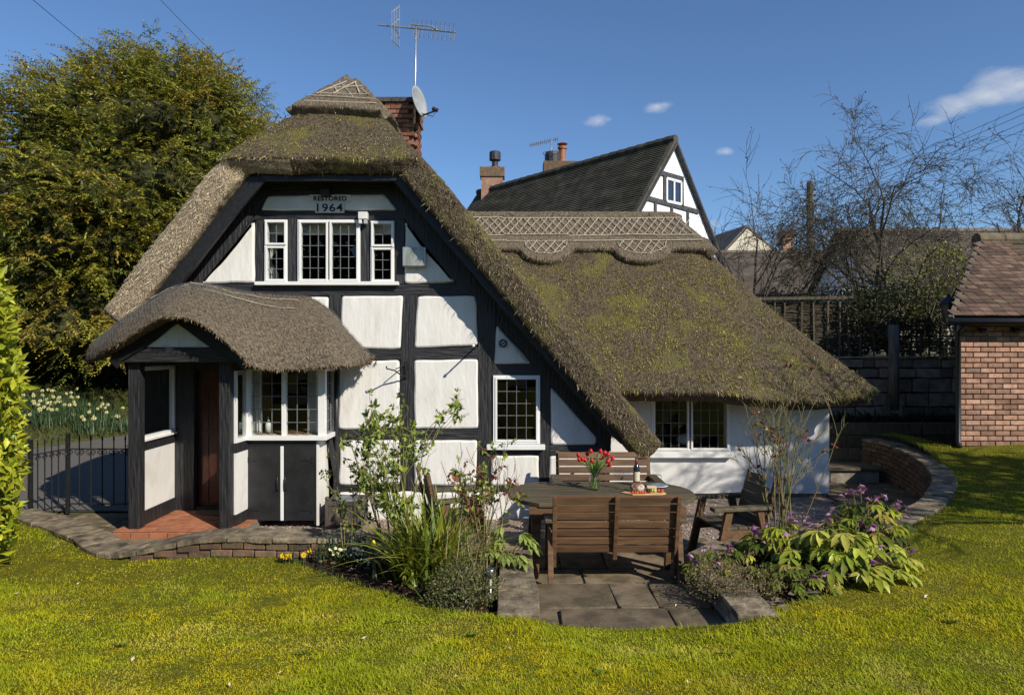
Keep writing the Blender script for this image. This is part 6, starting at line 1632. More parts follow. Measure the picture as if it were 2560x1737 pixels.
c = at(1258, 858, YW - .007); disc(c, .036, .054, .04, M_iron, 'outer_ring', t); disc(c, .001, .035, .012, mat('vent_grey', (.08, .08, .08), (.1, .1, .1)), 'back_plate', t)  # plain grey plate behind the grille bars
for k in (-1, 0, 1): MB().bar(c + Vector((-.03, -.028, -.02 + k * .02)), c + Vector((.03, -.028, .02 + k * .02)), .01, .012).build('grille_bar', M_plastic if k else M_iron, t)
t = on_wall('hanging_bracket', 'black wrought iron hanging bracket on the middle timber', 'bracket', 1015, 945, YW)
q = at(1015, 925, YW - .01); m = MB(); m.bar(q + Z * .11, q - Z * .11, .03, .012, up=(0, 1, 0)); m.build('back_strap', M_iron, t)
m = MB(); tip = q + Vector((-.16, -.30, .02)); m.tube([q + Vector((0, -.01, -.09)), q + Vector((-.05, -.10, -.06)), q + Vector((-.11, -.2, 0)), tip, tip + Vector((-.03, -.04, .01)), tip + Vector((-.03, -.05, .04))], .009, 6); m.tube([q + Vector((0, -.01, .08)), q + Vector((-.05, -.10, .045)), q + Vector((-.10, -.2, .02))], .007, 6); m.build('arm', M_iron, t)
t = on_wall('iron_rod', 'thin iron peg sticking out of the big post', 'rod', 1188, 868, YW)
q = at(1188, 868, YW); MB().tube([q, q + Vector((0, -.42, .02))], .011, 6).build('shaft', M_iron, t); MB().blob(q + Vector((0, -.42, .02)), .02, 8, 6).build('tip', M_plastic, t)
t = on_wall('outdoor_socket', 'grey double outdoor socket on the white wing wall', 'socket', 1636, 1203, YG)
for k, px in enumerate((1630, 1645)):
    q = at(px, 1193, YG); MB().box(q.x - .043, q.x + .043, YG - .06, YG - .001, q.z - .06, q.z + .05).build('cover', mat('grey_plastic', (.20, .21, .19), (.26, .27, .25), rough=.5), t, bevel=.008); MB().box(q.x - .03, q.x + .03, YG - .066, YG - .0605, q.z - .045, q.z + .035).build('window', M_plastic, t, bevel=.003)
t = on_wall('eave_light', 'small dark light under the wing eave', 'light', 1895, 1003, YG)
q = at(1895, 1001, YG); MB().box(q.x - .08, q.x + .08, YG - .12, YG - .001, q.z - .03, q.z + .04).build('case', M_iron, t, bevel=.01)

# TV aerial and satellite dish on the chimney
ae = thing('tv_aerial', at(1040, 330, 11.7), 'tall TV aerial on a long mast above the chimney', 'aerial')
YA = 11.68
m = MB().tube([at(1036, 310, YA), at(1038, 200, YA), at(1040, 62, YA)], [.02, .018, .016], 8); m.build('mast', M_galv, ae, smooth=True)
a, b = at(945, 63, YA), at(1140, 82, YA); MB().tube([a, b], .014, 6).build('boom', M_galv, ae)
MB().tube([at(1020, 70, YA - .02), at(1026, 62, YA - .02), at(1075, 66, YA - .02), at(1089, 72, YA - .02), at(1091, 77, YA - .01)], .012, 6).build('stay', M_galv, ae)
m = MB()
for k in range(10):
    p = a.lerp(b, .46 + .52 * k / 9); m.tube([p - Z * .10 + Vector((0, .12, 0)), p + Z * .10 - Vector((0, .12, 0))], .005, 4); m.tube([p + Z * .09, p - Z * .15], .004, 4)
m.build('directors', M_galv, ae)
m = MB()
for (px, y0, y1) in ((979, 27, 104), (985, 22, 108), (991, 17, 112), (998, 12, 119)): m.tube([at(px, y0, YA - .1 + (px - 979) * .012), at(px, y1, YA - .1 + (px - 979) * .012)], .009, 5)
for (p0, p1) in (((979, 32), (998, 18)), ((977, 66), (998, 48)), ((979, 66), (998, 86)), ((979, 100), (998, 118))): m.tube([at(*p0, YA - .1), at(*p1, YA + .13)], .009, 5)
m.build('reflector', M_galv, ae)
ds = thing('satellite_dish', at(1047, 290, 11.6), 'grey satellite dish seen edgewise on the chimney mast', 'dish')
c = at(1040, 258, 11.6); ax = Vector((.93, -.32, .18)).normalized(); s1 = ax.orthogonal().normalized(); s2 = ax.cross(s1); vs = []; n = 24
for i in range(7):
    q = i / 6
    for k in range(n): al = 2 * math.pi * k / n; vs.append(c + (s1 * math.cos(al) + s2 * math.sin(al)) * .27 * q + ax * (.07 * q * q))
fs = [(i * n + k, i * n + (k + 1) % n, (i + 1) * n + (k + 1) % n, (i + 1) * n + k) for i in range(6) for k in range(n)]
o = MB().add(vs, fs).build('reflector', mat('dish_grey', (.26, .28, .28), (.32, .34, .34), rough=.5), ds, smooth=True); sm = o.modifiers.new('t', 'SOLIDIFY'); sm.thickness = .012
f = at(1090, 277, 11.5); MB().tube([c - Z * .25 + ax * .05, f], .014, 6).build('arm', M_iron, ds); MB().tube([f + Vector((-.06, 0, .04)), f + Vector((.03, 0, .0))], .035, 8).build('receiver', M_iron, ds); MB().tube([f, f + Vector((-.05, 0, -.1)), c - Z * .2 + ax * .1], .006, 4).build('lead', M_iron, ds)

# doormat, planter by the bay
t = thing('doormat', (-3.75, 8.72, zf), 'brown coir doormat on the red porch tiles', 'doormat')
P = [(-3.75 + .34 * math.cos(a) * (1 if math.sin(a) < 0 else 1), 8.86 - .24 * abs(math.sin(a)), zf + .001) for a in np.linspace(math.pi, 2 * math.pi, 14)]
MB().prism(P, (0, 0, .018)).build('mat', mat('coir', (.10, .075, .045), (.17, .13, .08), rough=.95, scale=60, bump=.8, bscale=120), t)
pc = gp(856, 1318, 0.0); t = thing('planter_box', (pc.x, pc.y + .17, 0), 'square weathered wooden planter with ball finials beside the bay', 'planter', rz=0)
M_planter = mat('grey_planter_wood', (.055, .045, .036), (.10, .085, .07), rough=.85, scale=8, stretch=(2, 2, .6), bump=.4, bscale=25)
x0, x1, y0, y1 = pc.x - .19, pc.x + .21, pc.y, pc.y + .38
for (x, y) in ((x0, y0), (x1, y0), (x0, y1), (x1, y1)):
    lg = MB().box(x - .022, x + .022, y - .022, y + .022, -.01, .33).build('corner_post', M_planter, t, bevel=.004); MB().blob((x, y, .355), .027, 10, 8).build('ball', M_planter, lg, smooth=True)
for k in range(5): MB().box(x0 + .025 + k * .072, x0 + .025 + k * .072 + .069, y0 - .006, y0 + .012, .03, .255).build('slat', M_planter, t, bevel=.003); MB().box(x1 - .012, x1 + .006, y0 + .025 + k * .066, y0 + .025 + k * .066 + .063, .03, .255).build('slat', M_planter, t, bevel=.003)
for z_ in (.265,): MB().box(x0 + .023, x1 - .023, y0 - .012, y0 + .01, z_, z_ + .055).build('rail', M_planter, t, bevel=.004); MB().box(x1 - .01, x1 + .012, y0 + .023, y1 - .023, z_, z_ + .055).build('rail', M_planter, t, bevel=.004); MB().box(x0 - .012, x0 + .01, y0 + .023, y1 - .023, .03, z_ + .055).build('side', M_planter, t); MB().box(x0 + .023, x1 - .023, y1 - .01, y1 + .01, .03, z_ + .055).build('side', M_planter, t)
MB().lathe([(.15, .28), (.16, .325), (.15, .33), (.14, .315), (.01, .312)], (pc.x + .01, pc.y + .19, 0), 20).build('lid', mat('dull_metal_lid', (.10, .115, .11), (.15, .165, .16), rough=.6, scale=10), t, smooth=True)
# solar light in the bed
sp = on_lawn(1226, 1512); sp.z -= .02; t = thing('solar_light', sp, 'steel solar garden light on a spike in the soil', 'garden light')
MB().tube([sp, sp + Z * .17], .011, 8).build('spike', M_steel, t, smooth=True); MB().lathe([(.028, .17), (.026, .175), (.026, .235), (.01, .236)], sp, 14).build('lens', M_clear, t, smooth=True); MB().lathe([(.012, .172), (.012, .23)], sp, 8).build('bulb', M_plastic, t)
MB().lathe([(.03, .236), (.034, .24), (.034, .30), (.03, .305), (.001, .306)], sp, 16).build('cap', M_steel, t, smooth=True)

# ------------------------------------------------------------------ table, benches, chairs
TZ = .735
tb = thing('garden_table', (.90, 6.98, 0), 'large dark wooden garden table with rounded ends', 'table')
TX0, TX1, TY0, TY1 = -.04, 1.85, 6.47, 7.50
npl = 9; pw_ = (TY1 - TY0) / npl; cx_, hl_ = (TX0 + TX1) / 2, (TX1 - TX0) / 2
def t_half(y):
    q = abs((y - (TY0 + TY1) / 2) / ((TY1 - TY0) / 2)); return hl_ - .30 * q ** 2.4
for k in range(npl):
    ya, yb = TY0 + k * pw_ + .002, TY0 + (k + 1) * pw_ - .002; ys = np.linspace(ya, yb, 4)
    poly = [(cx_ + t_half(y), y, TZ) for y in ys] + [(cx_ - t_half(y), y, TZ) for y in ys[::-1]]
    MB().prism(poly, (0, 0, -.04)).build('plank', M_benchtop, tb, bevel=.004)
for (x, y) in ((.21, 6.56), (1.60, 6.56), (.21, 7.40), (1.60, 7.40)):
    MB().bar((x, y, 0), (x + (.03 if x < 1 else -.03), y, TZ - .042), .09, .07, up=(0, 1, 0)).build('leg', M_bench, tb, bevel=.006)
for y in (6.51, 7.45): MB().box(.16, 1.66, y - .02, y + .02, TZ - .16, TZ - .043).build('apron', M_bench, tb, bevel=.004)
for x in (.24, 1.57): MB().box(x - .02, x + .02, 6.54, 7.42, TZ - .15, TZ - .044).build('apron', M_bench, tb, bevel=.004)
MB().box(.9 - .03, .9 + .03, 6.54, 7.42, TZ - .12, TZ - .045).build('batten', M_bench, tb)

def bench(name, label, loc, rz, W, cat, n_slats=7, mid=True, top=.86, curved=False, group=None):
    """local frame: sitter faces +Y, backrest at y = 0, width along X"""
    t = thing(name, loc, label, cat, group, rz); h = W / 2
    lean = -.10; bz0, bz1 = .30, top
    def B(m_, name_, mt, bev=.005): return m_.build(name_, mt, t, world=False, bevel=bev)
    for s_ in ((-1, 0, 1) if mid else (-1, 1)):
        x = s_ * (h - .055); B(MB().bar((x, .06, .17 if s_ else .24), (x, lean - .005 + .0, bz1), .04, .03, up=(0, 1, 0)), 'back_post', M_bench)
    sh = (bz1 - bz0) / n_slats
    for k in range(n_slats):
        z0 = bz0 + k * sh; zc = z0 + sh / 2; y = .075 + (lean - .06) * (zc - .17) / (bz1 - .17) - .0 + .01
        wk = W - .12
        if curved: wk = (W - .12) * (1 - .42 * max(0, (k - n_slats + 2.8) / 1.8) ** 2)
        th_ = math.atan2(-(lean - .06), bz1 - .17)
        B(MB().obox((0, y + .012, zc), (wk, .022, sh - (.004 if curved else .012)), Matrix.Rotation(th_, 3, 'X')), 'back_slat', M_bench if not curved else M_benchtop, .004)
    for k in range(4): B(MB().box(-h + .06, h - .06, .09 + k * .105, .09 + k * .105 + .097, .395, .425), 'seat_slat', M_benchtop)
    for s_ in (-1, 1):
        x = s_ * h
        B(MB().bar((x - s_ * .02, -.045, 0), (x - s_ * .02, .09, .60), .05, .075, up=(0, 1, 0)), 'leg', M_bench)
        B(MB().bar((x - s_ * .02, .56, 0), (x - s_ * .02, .42, .60), .05, .075, up=(0, 1, 0)), 'leg', M_bench)
        B(MB().box(x - s_ * .02 - .055, x - s_ * .02 + .055, -.06, .60, .602, .640), 'arm_rest', M_benchtop, .008)
        B(MB().box(x - s_ * .055 - .018, x - s_ * .055 + .018, .06, .50, .30, .393), 'seat_rail', M_bench)
    if mid: B(MB().box(-.018, .018, .06, .50, .31, .393), 'seat_rail', M_bench)
    return t
bench('garden_bench', 'brown slatted two-seat bench with its back to the camera', (.955, 6.30, 0), 0.0, 1.24, 'bench', 7)
bench('garden_bench', 'brown slatted bench behind the table against the wall', (1.13, 8.42, 0), math.pi, 1.24, 'bench', 7, top=.92)
bench('garden_chair', 'brown garden chair with rounded back at the right end of the table', (2.50, 7.08, 0), R(100), .62, 'chair', 6, False, .90, True)
bench('garden_chair', 'wooden garden chair half hidden by roses at the left end of the table', (-.86, 7.30, 0), R(-70), .60, 'chair', 5, False, .90, True)

# --- on the table
def put(px, py): return gp(px, py, TZ + .001)
vp = put(1486, 1224); t = thing('glass_vase', vp, 'clear glass vase holding red tulips on the table', 'vase')
MB().lathe([(.046, 0), (.052, .02), (.056, .07), (.05, .13), (.044, .16), (.052, .19), (.05, .19), (.042, .16), (.048, .13), (.053, .07), (.049, .025), (.001, .012)], vp, 24).build('body', M_clear, t, smooth=True)
MB().lathe([(.045, .013), (.051, .03), (.052, .07), (.0475, .12), (.001, .121)], vp, 20).build('water', glass_mat('vase_water', (.88, .95, .82), 1.33), t, smooth=True)
t = thing('tulip_bunch', vp + Z * .014, 'bunch of red tulips with long green leaves in the vase', 'flowers')
r = np.random.RandomState(17); heads = [(1449, 1135), (1459, 1145), (1470, 1133), (1478, 1126), (1500, 1126), (1508, 1140), (1518, 1134), (1528, 1143), (1516, 1150), (1521, 1158), (1481, 1150), (1465, 1147), (1452, 1146), (1510, 1130)]
st_paths = []; PC, PD, PN, PCo = [], [], [], []
for k, (px, py) in enumerate(heads):
    hp = at(px, py + 7, vp.y + r.uniform(-.08, .08)); b_ = vp + Vector((r.uniform(-.025, .025), r.uniform(-.025, .025), .02)); nk = vp + Vector(((hp.x - vp.x) * .12, (hp.y - vp.y) * .2, .17))
    pts = spline([b_, nk, nk.lerp(hp, .55) + Z * .025, hp], 4); st_paths.append((np.array([tuple(p) for p in pts]), np.full(len(pts), .0035)))
    d = (pts[-1] - pts[-3]).normalized(); d = (d + Z * .8).normalized(); s_ = d.orthogonal().normalized(); u_ = d.cross(s_); hb = MB()
    prof = [(.006, 0), (.017, .008), (.021, .022), (.018, .036), (.009, .048), (.003, .052)]; q0 = len(hb.v); nn = 9
    for (rad_, zz) in prof:
        for i in range(nn): a = 2 * math.pi * i / nn; w_ = rad_ * (1 + .12 * math.cos(3 * a)); hb.v.append(tuple(hp + (s_ * math.cos(a) + u_ * math.sin(a)) * w_ + d * zz))
    hb.f += [(i * nn + j, i * nn + (j + 1) % nn, (i + 1) * nn + (j + 1) % nn, (i + 1) * nn + j) for i in range(5) for j in range(nn)]
    hb.build('tulip_head', mat('tulip_red', (.42, .012, .016), (.60, .03, .025), rough=.4, scale=30, c3=(.62, .16, .03), s3=20, third=(.66, .8)), t, smooth=True)
V, Fq = tube_arrays(st_paths, 6); np_mesh('stems', V, Fq, mat('tulip_stem', (.17, .28, .05), (.24, .36, .08), rough=.5), t, smooth=True)
n = 30; a = r.uniform(0, 6.28, n); bs = np.stack([vp.x + .02 * np.cos(a), vp.y + .02 * np.sin(a), np.full(n, vp.z + .12) + r.uniform(0, .06, n)], 1)
blades('leaves', bs, np.stack([np.cos(a) * .5, np.sin(a) * .4, np.ones(n)], 1), r.uniform(.14, .27, n), r.uniform(.02, .034, n), r.uniform(.1, .5, n), np.array([(.13, .22, .05), (.18, .30, .07), (.10, .17, .04)])[r.randint(0, 3, n)], M_leaf, t, seg=5, kind='stuff')
for k, (px, py) in enumerate(((1545, 1221), (1567, 1223))):
    q = put(px, py); t = thing('wine_glass', q, ['empty stemmed wine glass nearer the tulips', 'empty stemmed wine glass nearer the bottle'][k], 'glass')
    MB().lathe([(.034, 0), (.03, .004), (.005, .008), (.004, .09), (.012, .10), (.036, .125), (.042, .155), (.036, .205), (.035, .205), (.041, .155), (.035, .127), (.002, .103)], q, 20).build('glass_body', M_clear, t, smooth=True)
q = put(1591, 1213); t = thing('wine_bottle', q, 'dark red wine bottle with cream label on the table', 'bottle')
MB().lathe([(.034, 0), (.036, .004), (.036, .185), (.030, .205), (.0145, .225), (.0135, .24)], q, 20).build('body', mat('bottle_glass', (.010, .012, .016), (.012, .014, .02), rough=.06, spec=.8), t, smooth=True)
MB().lathe([(.0138, .225), (.0148, .232), (.0145, .295), (.001, .297)], q, 16).build('capsule', mat('maroon_foil', (.09, .012, .016), (.12, .02, .022), rough=.35), t, smooth=True)
MB().lathe([(.0364, .05), (.0364, .15)], q, 20, cap=False).build('paper_label', mat('label_paper', (.50, .45, .32), (.58, .53, .40), rough=.7, scale=40, c3=(.25, .22, .15), s3=60, third=(.6, .7)), t, smooth=True)
bd = put(1609, 1235); t = thing('serving_board', bd, 'pale wooden serving board with bread and fruit', 'board')
MB().prism([(bd.x - .22, bd.y + .05, bd.z), (bd.x - .12, bd.y - .06, bd.z), (bd.x + .17, bd.y - .05, bd.z), (bd.x + .225, bd.y - .005, bd.z), (bd.x + .21, bd.y + .14, bd.z), (bd.x - .1, bd.y + .15, bd.z)], (0, 0, .012)).build('plank', mat('beech_board', (.52, .33, .13), (.62, .42, .19), rough=.5, scale=6, stretch=(1, 6, 1)), t, bevel=.003)
bz = bd.z + .013
lf = Vector((put(1588, 1226).x, bd.y + .06, bz)); t = thing('bread_loaf', lf, 'round floury crusty loaf on the serving board', 'bread')
o = MB().blob(lf + Z * .042, .075, 18, 12, jit=.03, sc=(1, .85, .62), seed=4).build('loaf', mat('floury_crust', (.16, .075, .035), (.52, .45, .38), rough=.9, scale=14, lo=.42, hi=.55, bump=.5), t, smooth=True)
for a in (-.4, .5): MB().bar(lf + Vector((-.045, -.03 * a, .086)), lf + Vector((.045, .06 * a, .086)), .016, .012).build('crust_slash', mat('brown_crust', (.17, .07, .025), (.22, .10, .04), rough=.8), t, bevel=.004)
cs = Vector((put(1618, 1220).x, bd.y + .09, bz)); t = thing('cheese_block', cs, 'pale block of cheese behind the grapes', 'cheese'); MB().prism([cs + Vector((-.045, -.02, 0)), cs + Vector((.05, -.03, 0)), cs + Vector((.05, .03, 0)), cs + Vector((-.045, .03, 0))], (0, 0, .05)).build('block', mat('cheese', (.62, .48, .24), (.68, .54, .30), rough=.5), t, bevel=.004)
def bunch(name, label, c, n, rad_, sp_, mt, cat, row=False, seed=0):
    t = thing(name, c, label, cat); rr_ = random.Random(seed); me_ = MB().blob((0, 0, 0), rad_, 10, 8).mesh(name + '_piece', smooth=True); me_.materials.append(mt); pts = []
    for k in range(n):
        p = Vector((-sp_[0] + 2 * sp_[0] * k / max(1, n - 1), rr_.uniform(-.005, .005), rad_)) if row else Vector((rr_.uniform(-1, 1) * sp_[0], rr_.uniform(-1, 1) * sp_[1], rad_ + rr_.random() * sp_[2]))
        o = bpy.data.objects.new({'tomatoes': 'tomato', 'grapes': 'grape'}[cat], me_); COL.objects.link(o); o.parent = t; o.location = p; o.scale = [rr_.uniform(.92, 1.05)] * 3; pts.append(c + p + Z * rad_)
    MB().tube([p + Z * .004 for p in sorted(pts, key=lambda q: q.x)], .0018, 4).build('stalk', M_stem, t)
M_tom = mat('tomato_skin', (.52, .025, .012), (.60, .06, .02), rough=.2, spec=.6, scale=12)
bunch('cherry_tomatoes', 'row of cherry tomatoes along the front of the board', Vector((put(1596, 1236).x, bd.y - .035, bz)), 6, .0125, (.062, 0, 0), M_tom, 'tomatoes', True)
bunch('cherry_tomatoes', 'pair of red cherry tomato clusters at the right of the board', Vector((put(1647, 1230).x, bd.y + .03, bz)), 6, .0135, (.04, .015, .01), M_tom, 'tomatoes', seed=3)
bunch('grapes', 'small bunch of dark red grapes on the board', Vector((put(1619, 1232).x, bd.y - .0, bz)), 12, .0105, (.018, .018, .028), mat('red_grape', (.07, .008, .02), (.12, .015, .03), rough=.25, scale=12), 'grapes', seed=5)
bunch('grapes', 'small bunch of pale green grapes on the board', Vector((put(1631, 1232).x, bd.y + .0, bz)), 12, .0105, (.02, .018, .024), mat('green_grape', (.32, .42, .08), (.42, .50, .12), rough=.25, scale=12), 'grapes', seed=6)
q = put(1643, 1216); t = thing('dinner_plate', q, 'pale blue plate carrying knives at the back of the table', 'plate')
MB().lathe([(.06, 0), (.065, .004), (.115, .014), (.115, .017), (.065, .008), (.001, .007)], q, 24).build('dish', mat('pale_blue_china', (.50, .58, .66), (.55, .62, .70), rough=.15, spec=.6), t, smooth=True)
for k in range(2):
    kn = thing('table_knife', q + Vector((0, .02 - .03 * k, .019)), ['steel knife lying across the plate, farther one', 'steel knife lying across the plate, nearer one'][k], 'knife'); MB().bar(q + Vector((-.08, .03 - .03 * k, .021)), q + Vector((.03, .015 - .03 * k, .021)), .014, .002).build('blade', M_steel, kn); MB().bar(q + Vector((.03, .015 - .03 * k, .021)), q + Vector((.13, .0 - .03 * k, .021)), .012, .006).build('handle', M_steel, kn)

# ------------------------------------------------------------------ plants in the beds
def bush(name, label, base, stems, seed, leaf_n, leaf_cols, L=(.03, .06), depth=2, kids=(2, 4), spread=.5, rad=.009, minr=.0028, hmax=1.4, stem_mat=None, leaf_from=.35, m=None, cat='rose bush', wig=.16, W=.6):
    r = np.random.RandomState(seed); base = Vector(base); t = thing(name, base, label, cat); paths, tips = [], []
    for k in range(stems):
        a = r.uniform(0, 6.28); lean = r.uniform(.05, .38)
        grow((base.x + r.normal(0, .06), base.y + r.normal(0, .05), base.z - .02), (math.cos(a) * lean, math.sin(a) * lean * .6, 1), hmax * r.uniform(.55, .95), rad * r.uniform(.7, 1.2), depth, r, paths, tips, spread=spread, grav=-.08, wig=wig, kids=kids, shrink=.36, seg=8, minr=minr, start=leaf_from)
    V, Fq = tube_arrays([(p, q) for p, q, d in paths], 5); np_mesh('stems', V, Fq, stem_mat or M_stem, t, smooth=True)
    if leaf_n:
        pts = np.concatenate([np.concatenate([p[2:], (p[1:] + p[:-1])[1:] / 2]) for p, q, d in paths if d < depth] + [p[int(len(p) * .6):] for p, q, d in paths if d == depth])
        g = 5; k = leaf_n // g; c = pts[r.randint(0, len(pts), k)]; d0 = unit(r.normal(0, 1, (k, 3)) + np.array([0, -.1, .25]))
        C = np.repeat(c, g, 0) + np.repeat(d0, g, 0) * (np.tile(np.arange(g), k) * .011)[:, None]; D = unit(np.repeat(d0, g, 0) + r.normal(0, .7, (k * g, 3)))
        ll = r.uniform(*L, k * g); cc = np.array(leaf_cols)[np.repeat(r.randint(0, len(leaf_cols), k), g)] * r.uniform(.75, 1.25, (k * g, 1))
        leaves('leaves', C, D, np.tile((0, -.5, 1), (k * g, 1)) + r.normal(0, .6, (k * g, 3)), ll, ll * W, cc, m or M_gloss_leaf, t, fold=.18, kind='stuff')
    return t
def bpos(px, Y, dz=.0): x = (px - CX) * Y / F; return (x, Y, soil_z(x, Y) + dz)
bush('rose_bush', 'tall rose bush with small fresh green leaves before the timber wall', bpos(985, 6.45), 12, 3, 1500, [(.19, .25, .035), (.26, .32, .045), (.13, .17, .03)], hmax=1.42, L=(.035, .075), rad=.011, kids=(3, 5), spread=.55)
bush('rose_bush', 'small rose bush with green shoots beside the planter', bpos(872, 6.55), 6, 4, 320, [(.18, .24, .035), (.12, .16, .03)], hmax=1.0, L=(.025, .05), rad=.007)
bush('rose_bush', 'rose bush with bronze red young leaves left of the table', bpos(1215, 6.1), 12, 5, 760, [(.20, .24, .04), (.26, .09, .045), (.17, .055, .035), (.25, .30, .05)], hmax=1.22, L=(.03, .06), rad=.008, spread=.5)
bush('rose_bush', 'sparse pruned rose bush with few red leaves before the wing wall', bpos(1955, 6.75), 17, 26, 200, [(.24, .05, .03), (.17, .035, .028), (.30, .20, .045)], hmax=1.5, L=(.03, .06), rad=.009, kids=(3, 5), spread=.5, depth=2)
# sword-leaved clump
r = np.random.RandomState(8)
def sword_clump(name, label, base, n, Lr, W, cols, spread=.35, bend=(.1, .6), seg=6, sc=.10, cat='plant', m=None):
    base = Vector(base); t = thing(name, base, label, cat); a = r.uniform(0, 6.28, n); el = np.abs(r.normal(0, spread, n))
    C = np.stack([base.x + r.normal(0, sc, n), base.y + r.normal(0, sc * .7, n), np.full(n, base.z - .01)], 1)
    D = np.stack([np.cos(a) * el, np.sin(a) * el, np.ones(n)], 1)
    blades('leaves', C, D, r.uniform(*Lr, n), r.uniform(W * .6, W * 1.2, n), r.uniform(*bend, n), np.array(cols)[r.randint(0, len(cols), n)] * r.uniform(.75, 1.2, (n, 1)), m or M_gloss_leaf, t, seg=seg, kind='stuff'); return t
sword_clump('iris_clump', 'big clump of yellow green sword leaves in the left bed', bpos(1075, 5.95), 430, (.45, 1.08), .038, [(.30, .32, .035), (.22, .26, .03), (.38, .35, .055), (.14, .19, .025)], .46, (.1, .75), 6, .13)
sword_clump('dry_stems', 'tangle of dry straw stems beside the sword leaves', bpos(1165, 5.85), 130, (.25, .8), .010, [(.38, .31, .16), (.26, .21, .10), (.45, .38, .21), (.20, .20, .06)], .5, (0, .5), 4, .12)
for k, (px, Y, n, L, w, lab) in enumerate([(728, 6.55, 7, (.14, .26), .014, 'leafy daffodil tuft nearest the low brick wall corner'), (795, 6.6, 16, (.16, .32), .013, 'daffodil leaves behind the yellow pansies'), (835, 6.55, 40, (.18, .36), .012, 'dense tuft of dark narrow leaves behind the primroses'), (818, 6.2, 5, (.1, .2), .012, 'thin daffodil shoots in front of the primroses'), (938, 6.0, 8, (.16, .30), .012, 'daffodil shoots with one yellow bud in bare soil')]):
    b_ = bpos(px, Y); t = sword_clump('daffodil_shoots', lab, b_, n, L, w, [(.06, .10, .045), (.08, .13, .05), (.05, .085, .04)], .18, (.0, .3), 4, .025 if n < 20 else .07, 'daffodil')
    if k == 4:
        q = Vector(b_); MB().tube([q, q + Vector((.0, 0, .22)), q + Vector((-.012, 0, .29))], .004, 5).build('stalk', M_stem, t); MB().blob(q + Vector((-.014, 0, .31)), .016, 8, 8, sc=(1, 1, 1.9)).build('bud', mat('daffodil_bud', (.72, .55, .03), (.78, .62, .06), rough=.5), t, smooth=True)
# pansies and primroses
def flower_plant(name, label, base, nl, leafcol, nf, fcol, fr, hgt, sp, petals=5, seed=0, centre=(.7, .35, .02), cat='flower', ll=(.03, .06)):
    r = np.random.RandomState(seed); base = Vector(base); t = thing(name, base, label, cat)
    a = r.uniform(0, 6.28, nl); el = r.uniform(.1, 1.2, nl); D = np.stack([np.cos(a) * np.cos(el), np.sin(a) * np.cos(el), np.sin(el)], 1); C = np.array(base) + np.stack([r.normal(0, sp * .5, nl), r.normal(0, sp * .4, nl), r.uniform(0, hgt * .5, nl)], 1)
    leaves('leaves', C, D, np.tile((0, 0, 1), (nl, 1)) + r.normal(0, .4, (nl, 3)), r.uniform(*ll, nl), r.uniform(.015, .026, nl), np.array(leafcol) * r.uniform(.7, 1.3, (nl, 1)), M_leaf, t, kind='stuff')
    for k in range(nf):
        c = np.array(base) + np.array([r.normal(0, sp * .7), r.normal(-.02, sp * .4), hgt * r.uniform(.75, 1.15)]); f = unit(np.array([r.normal(.2, .3), -1, r.uniform(.2, .9)])); s_ = unit(np.cross(f, [0, 0, 1])); u_ = np.cross(s_, f)
        C, D = [], []
        for i in range(petals): al = i * 2 * math.pi / petals + .3; C.append(c); D.append(s_ * math.cos(al) + u_ * math.sin(al) + f * .12)
        fl = leaves('flower', C, D, np.tile(f, (petals, 1)), fr, fr * 1.15, np.tile(fcol, (petals, 1)) * r.uniform(.85, 1.1, (petals, 1)), M_petal, t, fold=.05)
        leaves('flower_centre', [c + f * .002] * 3, [s_, u_, -s_ - u_], np.tile(f, (3, 1)), fr * .28, fr * .3, np.tile(centre, (3, 1)), M_petal, fl)
    return t
for k, (px, py, nf, lab) in enumerate([(708, 1399, 2, 'yellow pansy at the tip of the bed by the lawn'), (727, 1398, 2, 'yellow pansy second from the tip of the bed'), (755, 1398, 2, 'lower yellow pansy under the larger ones'), (775, 1385, 4, 'yellow pansy cluster in the middle of the row'), (805, 1382, 5, 'largest yellow pansy cluster nearest the primroses')]):
    p = on_lawn(px, py + 8); flower_plant('pansy', lab, (p.x, p.y, soil_z(p.x, p.y) - .03), 26, (.07, .11, .025), nf, (.80, .55, .015), .030, .085, .05, seed=k, centre=(.30, .10, .01))
p = on_lawn(752, 1388); flower_plant('pansy', 'single purple pansy among the yellow ones', (p.x, p.y + .1, soil_z(p.x, p.y)), 10, (.06, .10, .025), 1, (.28, .08, .33), .02, .10, .02, seed=9)
p = on_lawn(858, 1412); flower_plant('primrose', 'clump of pale cream primroses with long green leaves', (p.x, p.y, soil_z(p.x, p.y) - .02), 46, (.13, .19, .03), 16, (.80, .78, .45), .017, .15, .075, seed=12, cat='flower', ll=(.08, .15))
p = on_lawn(900, 1400); flower_plant('primrose', 'smaller primrose plant half hidden behind the clump', (p.x, p.y, soil_z(p.x, p.y) - .02), 26, (.12, .17, .03), 5, (.78, .74, .36), .017, .10, .06, seed=14, ll=(.06, .11))
t = shrub('grey_leaved_plant', 'low grey green leafy plant behind the primroses', (*bpos(915, 6.45)[:2], bpos(915, 6.45)[2] + .10), (.16, .13, .11), 420, [(.10, .14, .10), (.14, .18, .13)], 33, L=(.03, .06), cat='plant', stems=5)
shrub('thyme_mound', 'dense dark green feathery mound beside the solar light', (*bpos(1165, 5.35)[:2], bpos(1165, 5.35)[2] + .10), (.30, .24, .15), 5200, [(.15, .17, .05), (.20, .21, .07), (.10, .12, .04), (.22, .18, .08)], 34, L=(.015, .035), W=.35, cat='plant', stems=16, up=.6, clump=12)
